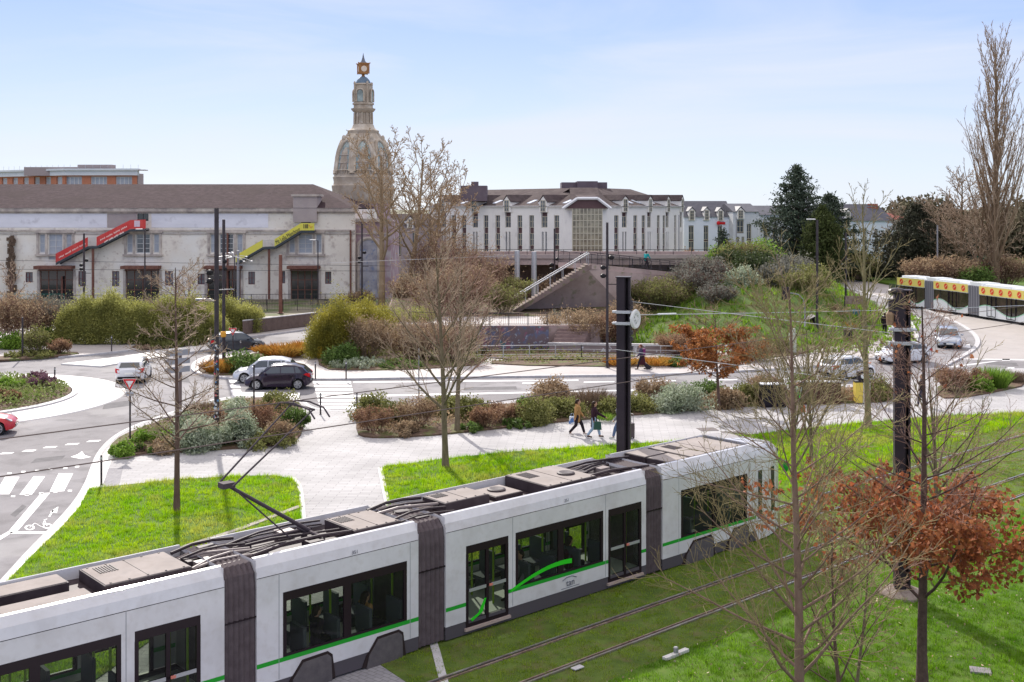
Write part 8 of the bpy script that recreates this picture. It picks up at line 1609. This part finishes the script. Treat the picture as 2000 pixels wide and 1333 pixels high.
# bollards
def bollard(label, px, yb, hm, m=M_dark, cap=None, r=0.045):
    p = P(px, yb, ZP); t = thing('bollard', label, 'bollard', tuple(p), group='bollards along the pavements'); B = MB(); B.lathe([(r*1.4, 0), (r*1.4, 0.02), (r, 0.03), (r, hm), (r*0.6, hm+0.03)], n=12); B.obj('post', m, t, auto=40); B = MB(); B.lathe([(r+0.004, hm-0.14), (r+0.004, hm-0.04)], n=12); B.obj('band', cap or M_lgrey, t)
for a in (('bollard on the pale ramp beside the left lawn', 198, 948, 1.15), ('bollard at the near left corner of the zebra crossing', 626, 810, 1.1), ('bollard at the near right corner of the zebra crossing', 697, 800, 0.85), ('bollard at the far left corner of the zebra crossing', 616, 741, 1.1), ('bollard at the far right corner of the zebra crossing', 676, 741, 1.1), ('bollard standing in the right edge of the roundabout bed', 107, 757, 1.2), ('silver topped bollard on the pavement behind the roundabout', 218, 687, 1.15), ('silver topped bollard at the left end of the small far verge', 272, 673, 0.9), ('bollard in front of the slate blue car', 470, 690, 0.9)):
    bollard(*a, cap=M_lgrey)
for i, (x, y) in enumerate(((1590, 586), (1622, 596), (1700, 622), (1716, 628), (1748, 640), (1760, 645))): bollard(['bollard at the far end of the pavement edge by the bus road', 'second farthest bollard along the bus road pavement', 'bollard just right of the map board', 'bollard left of the man in black', 'bollard right of the man in black', 'nearest bollard of the row by the dark mast'][i], x, y, 1.05)
mast('thin dark signpost in the left bed before the dark hatchback', 496, 804, 712, r=0.05, name='signpost', cat='post')
mast('thin pale signpost in the long bed, left of the centre tree', 818, 800, 682, r=0.035, name='signpost', cat='post', m=M_grey)
# yellow post by the bamboo
p = P(625, 701, ZP); t = thing('marker_post', 'yellow marker post at the corner of the bamboo thicket', 'post', tuple(p)); B = MB(); B.box((0, 0, 0.42), (0.32, 0.22, 0.84)); B.box((0, 0, 0.87), (0.36, 0.26, 0.06)); B.obj('post', mat('yellow_post', (0.55, 0.36, 0.03), 0.5), t, bevel=0.02)
# traffic signal with curved arm
p = P(1572, 660, ZP); t = thing('traffic_signal', 'traffic signal seen from behind on a curved arm beside the bank', 'traffic light', tuple(p)); k = p.y/FPX; B = MB(); B.tube([(0, 0, 0), (0, 0, 2.6), (-0.15, 0, 3.2), (-0.55, 0, 3.6), (-1.35, 0, 3.75)], [0.07, 0.06, 0.055, 0.05, 0.05], 8); B.obj('pole', M_grey, t, smooth=True); B = MB(); B.box((-1.62, 0, 3.7), (0.62, 0.12, 1.05)); B.box((-1.62, 0.15, 3.7), (0.32, 0.3, 0.9)); B.obj('signal_box', M_mast, t, bevel=0.02)
# slanted info panel / ramp by the bank
p = P(1582, 656, ZP); t = thing('bike_shelter', 'small dark slanted roof shelter beside the street lamp', 'shelter', tuple(p)); B = MB(); B.mat(1); B.slab([(-1.1, 0, 0.9), (0.5, 0, 1.6), (0.5, 1.2, 1.7), (-1.1, 1.2, 1.0)], (0, 0, 0.05)); B.box((-0.9, 0.5, 0.5), (0.06, 1, 1.0)); B.box((0.4, 0.5, 0.8), (0.06, 1, 1.6)); B.box((-0.2, 0.9, 0.7), (1.3, 0.05, 1.2)); B.obj('shelter_body', [M_grey, M_mast], t)
# ticket machine
p = P(1548, 690, ZP); t = thing('ticket_machine', 'pale green ticket pillar by the pavement below the bank', 'machine', tuple(p)); B = MB(); B.box((0, 0, 0.75), (0.5, 0.4, 1.5)); B.box((0.05, 0, 1.65), (0.28, 0.28, 0.4)); B.obj('casing', mat('pale_green_casing', (0.42, 0.48, 0.36), 0.6, (0.5, 0.5, 0.42), 3), t, bevel=0.04)
# map board
p = P(1670, 634, ZP); t = thing('information_board', 'street board with a brown header and a blue green panel', 'sign', tuple(p)); B = MB(); [B.box((x, 0, 1.3), (0.09, 0.09, 2.6)) for x in (-0.95, 0.95)]; B.obj('posts', M_mast, t); B = MB(); B.box((0, 0, 2.25), (1.85, 0.08, 0.75)); B.obj('header', mat('brown_header', (0.15, 0.08, 0.07), 0.6, (0.30, 0.24, 0.22), 3), t); B = MB(); B.box((0.05, -0.1, 0.85), (0.7, 0.3, 1.1)); B.obj('bin_panel', mat('teal_panel', (0.05, 0.14, 0.17), 0.5), t, bevel=0.03)
# planter pots and litter bin
for lb, x, y, m in (('terracotta urn at the left of the pair on the right pavement', 1640, 642, 'c'), ('terracotta urn at the right of the pair on the right pavement', 1650, 641, 'c')):
    p = P(x, y, ZP); t = thing('flower_urn', lb, 'planter', tuple(p)); B = MB(); B.lathe([(0.12, 0), (0.22, 0.25), (0.3, 0.6), (0.27, 0.7)], n=14); B.obj('pot', mat('terracotta', (0.35, 0.12, 0.07), 0.8), t, auto=40); B = MB(); B.ball((0, 0, 0.78), (0.22, 0.22, 0.18)); B.obj('plant', L_dr, t)
p = P(1656, 666, ZP); t = thing('litter_bin', 'dark square litter bin on the right pavement', 'bin', tuple(p)); B = MB(); B.box((0, 0, 0.42), (0.62, 0.5, 0.84), 0, 0.92); B.mat(1).box((0, 0, 0.88), (0.66, 0.54, 0.08)); B.obj('bin_body', [M_mast, M_dark], t, bevel=0.02)
p = P(1465, 562, 0.3) if False else P(1617, 549, 0.3); t = thing('litter_bin', 'small white and dark bin on the grass beyond the bus road', 'bin', tuple(p)); B = MB(); B.lathe([(0.2, 0), (0.35, 0.3), (0.4, 1.0), (0.32, 1.05)], n=12); B.obj('bin_body', M_white, t, auto=40)
p = P(1535, 545, 0.3); t = thing('advert_panel', 'pale blue advertising panel at the edge of the park', 'sign', tuple(p)); B = MB(); B.box((0, 0, 1.3), (1.7, 0.2, 1.9)); B.box((0, 0, 0.2), (0.5, 0.15, 0.5)); B.obj('panel', mat('pale_blue_panel', (0.42, 0.50, 0.62), 0.4, (0.3, 0.38, 0.5), 0.9), t, bevel=0.03)
p = P(1892, 540, 0.3); t = thing('green_sign', 'dark green signboard among the trees above the bus', 'sign', (p.x, p.y-6, 0.3)); B = MB(); B.box((0, 0, 3.0), (2.4, 0.12, 0.75)); B.box((-0.9, 0.05, 1.4), (0.08, 0.08, 2.8)); B.box((0.9, 0.05, 1.4), (0.08, 0.08, 2.8)); B.obj('board', mat('dark_green_board', (0.02, 0.09, 0.05), 0.5), t)
# dark cabinet, benches, yellow bin along the path
p = P(1512, 797, ZP); t = thing('dark_cabinet', 'black glossy cabinet with a white top edge beside the far path', 'cabinet', tuple(p)); B = MB(); B.box((0, 0.4, 0.62), (1.35, 0.6, 1.2)); B.mat(1).box((0, 0.4, 1.25), (1.4, 0.66, 0.05)); B.obj('cabinet_body', [mat('gloss_black', (0.015, 0.012, 0.02), 0.2), M_white], t, bevel=0.02)
p = P(1597, 792, ZP); t = thing('bench_wall', 'low dark wooden fronted wall with a pale coping behind the walkers', 'wall', tuple(p)); B = MB(); B.box((0, 0.4, 0.62), (2.7, 0.35, 1.2)); B.obj('wall_face', mat('dark_timber', (0.07, 0.035, 0.025), 0.7, (0.12, 0.06, 0.045), 4), t); B = MB(); B.box((0, 0.4, 1.25), (2.8, 0.42, 0.06)); B.obj('coping', M_kerb, t)
p = P(1683, 787, ZP); t = thing('recycling_bin', 'yellow and white recycling bin beside the far path', 'bin', tuple(p)); B = MB(); B.box((-0.2, 0, 0.6), (0.4, 0.55, 1.15)); B.mat(1).box((0.2, 0, 0.6), (0.4, 0.55, 1.15)); B.mat(2).box((0, 0, 1.2), (0.86, 0.6, 0.08)); B.obj('bin_body', [mat('bin_yellow', (0.72, 0.55, 0.10), 0.5), mat('bin_cream', (0.6, 0.57, 0.52), 0.5), M_mast], t, bevel=0.02); B = MB(); B.box((0, -0.02, 1.5), (0.5, 0.35, 0.5)); B.mat(1).ball((0, -0.2, 1.5), (0.12, 0.06, 0.14)); B.obj('bin_lid', [M_mast, M_white], t, bevel=0.04)
# small trackside things
def flatbox(name, label, cat, pxc, yc, L_, Wd, H, rz, m, zb=0.16, ex=None):
    p = P(pxc, yc, zb); t = thing(name, label, cat, (p.x, p.y, zb-0.03), rz); B = MB(); B.box((0, 0, H/2), (L_, Wd, H)); B.obj('plate', m, t, bevel=0.008)
    if ex: ex(t)
ta = math.atan2(TU.y, TU.x)
def spg(t): B = MB(); B.lathe([(0.06, 0.04), (0.06, 0.2), (0.04, 0.22)], n=10); B.obj('peg', M_grey, t); B = MB(); B.box((0.02, 0, 0.062), (0.03, 0.14, 0.02)); B.obj('joint', M_grey, t)
flatbox('survey_marker', 'pale concrete marker slab with a steel peg on the foreground lawn', 'marker', 1320, 1279, 0.85, 0.13, 0.08, ta, M_apron, ex=spg)
flatbox('manhole_cover', 'ribbed steel cover plate at the bottom right corner of the lawn', 'cover', 1915, 1310, 0.46, 0.34, 0.05, -0.3, mat('ribbed_cover', (0.20, 0.18, 0.20), 0.6, (0.28, 0.25, 0.27), 8))
flatbox('manhole_cover', 'flat brownish cover in the far lawn right of the dark mast', 'cover', 1882, 846, 1.1, 0.9, 0.03, ta, mat('worn_cover', (0.28, 0.23, 0.19), 0.9, (0.2, 0.18, 0.14), 3))
flatbox('manhole_cover', 'drain cover beside the near rail of the empty track', 'cover', 1128, 1303, 0.30, 0.16, 0.03, ta, M_kerb, zb=0.19)
flatbox('manhole_cover', 'round dark grating in the far path before the silvery mound', 'cover', 1382, 838, 0.9, 0.8, 0.012, 0.2, mat('dark_grating', (0.14, 0.12, 0.12), 0.7), zb=0.14)
flatbox('manhole_cover', 'cover plate in the far path, right of the tall mast', 'cover', 1430, 845, 0.9, 0.6, 0.012, 0.2, MATS['dark_grating'], zb=0.14)
flatbox('manhole_cover', 'long grey channel grating at the front of the left bed', 'cover', 460, 887, 1.5, 0.3, 0.012, 0.05, mat('grey_grating', (0.32, 0.31, 0.34), 0.6), zb=0.14)
# overhead wires
def wire(label, a, b, r=0.012, sag=0.0, name='overhead_wire', m=M_mast):
    a, b = Vector(a), Vector(b); t = thing(name, label, 'wire', tuple(a)); B = MB(); n = 10; B.tube([a.lerp(b, i/n)-Vector((0, 0, sag*4*(i/n)*(1-i/n))) for i in range(n+1)], r, 5); B.obj('cable', m, t, world=True); return t
M_cop = mat('weathered_copper_wire', (0.16, 0.12, 0.11), 0.6)
wire('contact wire above the track the tram runs on', T(-10, 23.35, 6.42), T(70, 23.35, 6.42), 0.013, m=M_cop)
wire('contact wire above the empty front track', T(-10, 19.75, 6.5), T(70, 19.75, 6.5), 0.012, m=M_cop)
m1 = Vector(((1232-1000)*37.7/FPX, 37.6, 7.4)); m2 = Vector(((1755-1000)*31.6/FPX, 31.5, 7.45))
wire('span wire from the insulator wheel to the front mast', m1+Vector((0, 0, 0.45)), m2, 0.010, 0.0, m=M_lgrey)
wire('span wire running right from the tall mast over the road', m1, PD(2150, 590, 62), 0.014, 0.1, m=M_lgrey)
B = MB(); a = m1; b = PD(2150, 590, 62); c = a.lerp(b, 0.045); t = thing('wire_insulator', 'short pale insulator on the span wire right of the tall mast', 'insulator', tuple(c)); B.tube([a.lerp(b, 0.035), a.lerp(b, 0.06)], 0.03, 8); B.obj('rod', M_white, t, world=True)
wire('span wire between the two tram contact wires near the tall mast', T(27.2, 25.6, 6.3), T(27.2, 16.6, 6.3), 0.010, m=M_lgrey)
wire('long catenary line across the railway yard before the factory, upper', PD(-60, 508, 118), PD(760, 520, 118), 0.02, m=M_dark)
wire('long catenary line across the railway yard before the factory, lower', PD(-60, 526, 118), PD(760, 530, 118), 0.02, m=M_dark)
wire('thin line crossing in front of the plane trees', PD(640, 514, 112), PD(990, 500, 112), 0.02, m=M_lgrey)
# hanging starburst lamps over the small tree and by the stair
def starlamp(label, px, py, D, s, m):
    c = PD(px, py, D); t = thing('branched_lamp', label, 'lamp', tuple(c)); B = MB(); r = random.Random(int(px))
    for i in range(7): a = i*0.9; e = Vector((math.cos(a)*s, math.sin(a)*s*0.4, (i % 3-1)*s*0.25)); B.tube([(0, 0, 0), tuple(e*0.6+Vector((0, 0, 0.1))), tuple(e)], 0.03, 5)
    B.obj('arms', m, t); B = MB()
    for i in range(7): a = i*0.9; B.ball((math.cos(a)*s, math.sin(a)*s*0.4, (i % 3-1)*s*0.25), (0.14, 0.1, 0.05))
    B.obj('lamp_head', M_white, t)
    B = MB(); B.tube([(0, 0, 0), (0, 0, -c.z+0.1)], 0.05, 8); B.obj('pole', M_dark, t)
starlamp('branched lamp with small white heads above the orange brown tree', 1400, 676, 74, 1.0, mat('warm_white_arms', (0.55, 0.45, 0.38), 0.5))
starlamp('branched lamp with pale heads before the yellow bannered stair', 458, 502, 112, 1.7, M_lgrey)

# repeats share a group
GR = {'parked_car': 'cars on the roads', 'shrub': 'shrubs of the planting beds and banks', 'bamboo_hedge': 'clumps of the bamboo hedge', 'bare_tree': 'bare trees', 'plane_tree': 'bare plane trees by the tower', 'conifer': 'dark evergreen trees', 'catenary_mast': 'steel catenary masts', 'mast': 'thin masts and lamp posts', 'town_house': 'houses beyond the road bridge', 'railing': 'railings', 'manhole_cover': 'cover plates in the ground', 'overhead_wire': 'overhead wires', 'outside_staircase': 'bannered outside stairs', 'give_way_sign': 'give way signs', 'shopping_bag': 'bags carried by walkers', 'suitcase': 'wheeled suitcases', 'tram_track': 'tram tracks', 'flower_urn': 'terracotta urns', 'concrete_pole': 'concrete poles under the bridge', 'signpost': 'signposts', 'branched_lamp': 'branched lamps'}
for o in bpy.data.objects:
    if o.parent is None and o.get('label') and not o.get('group') and not o.get('kind'):
        n = o.name.split('.')[0]
        if n in GR: o['group'] = GR[n]
        elif n == 'person': o['group'] = 'passengers in the tram' if 'passenger' in o['label'] else 'people walking and riding'
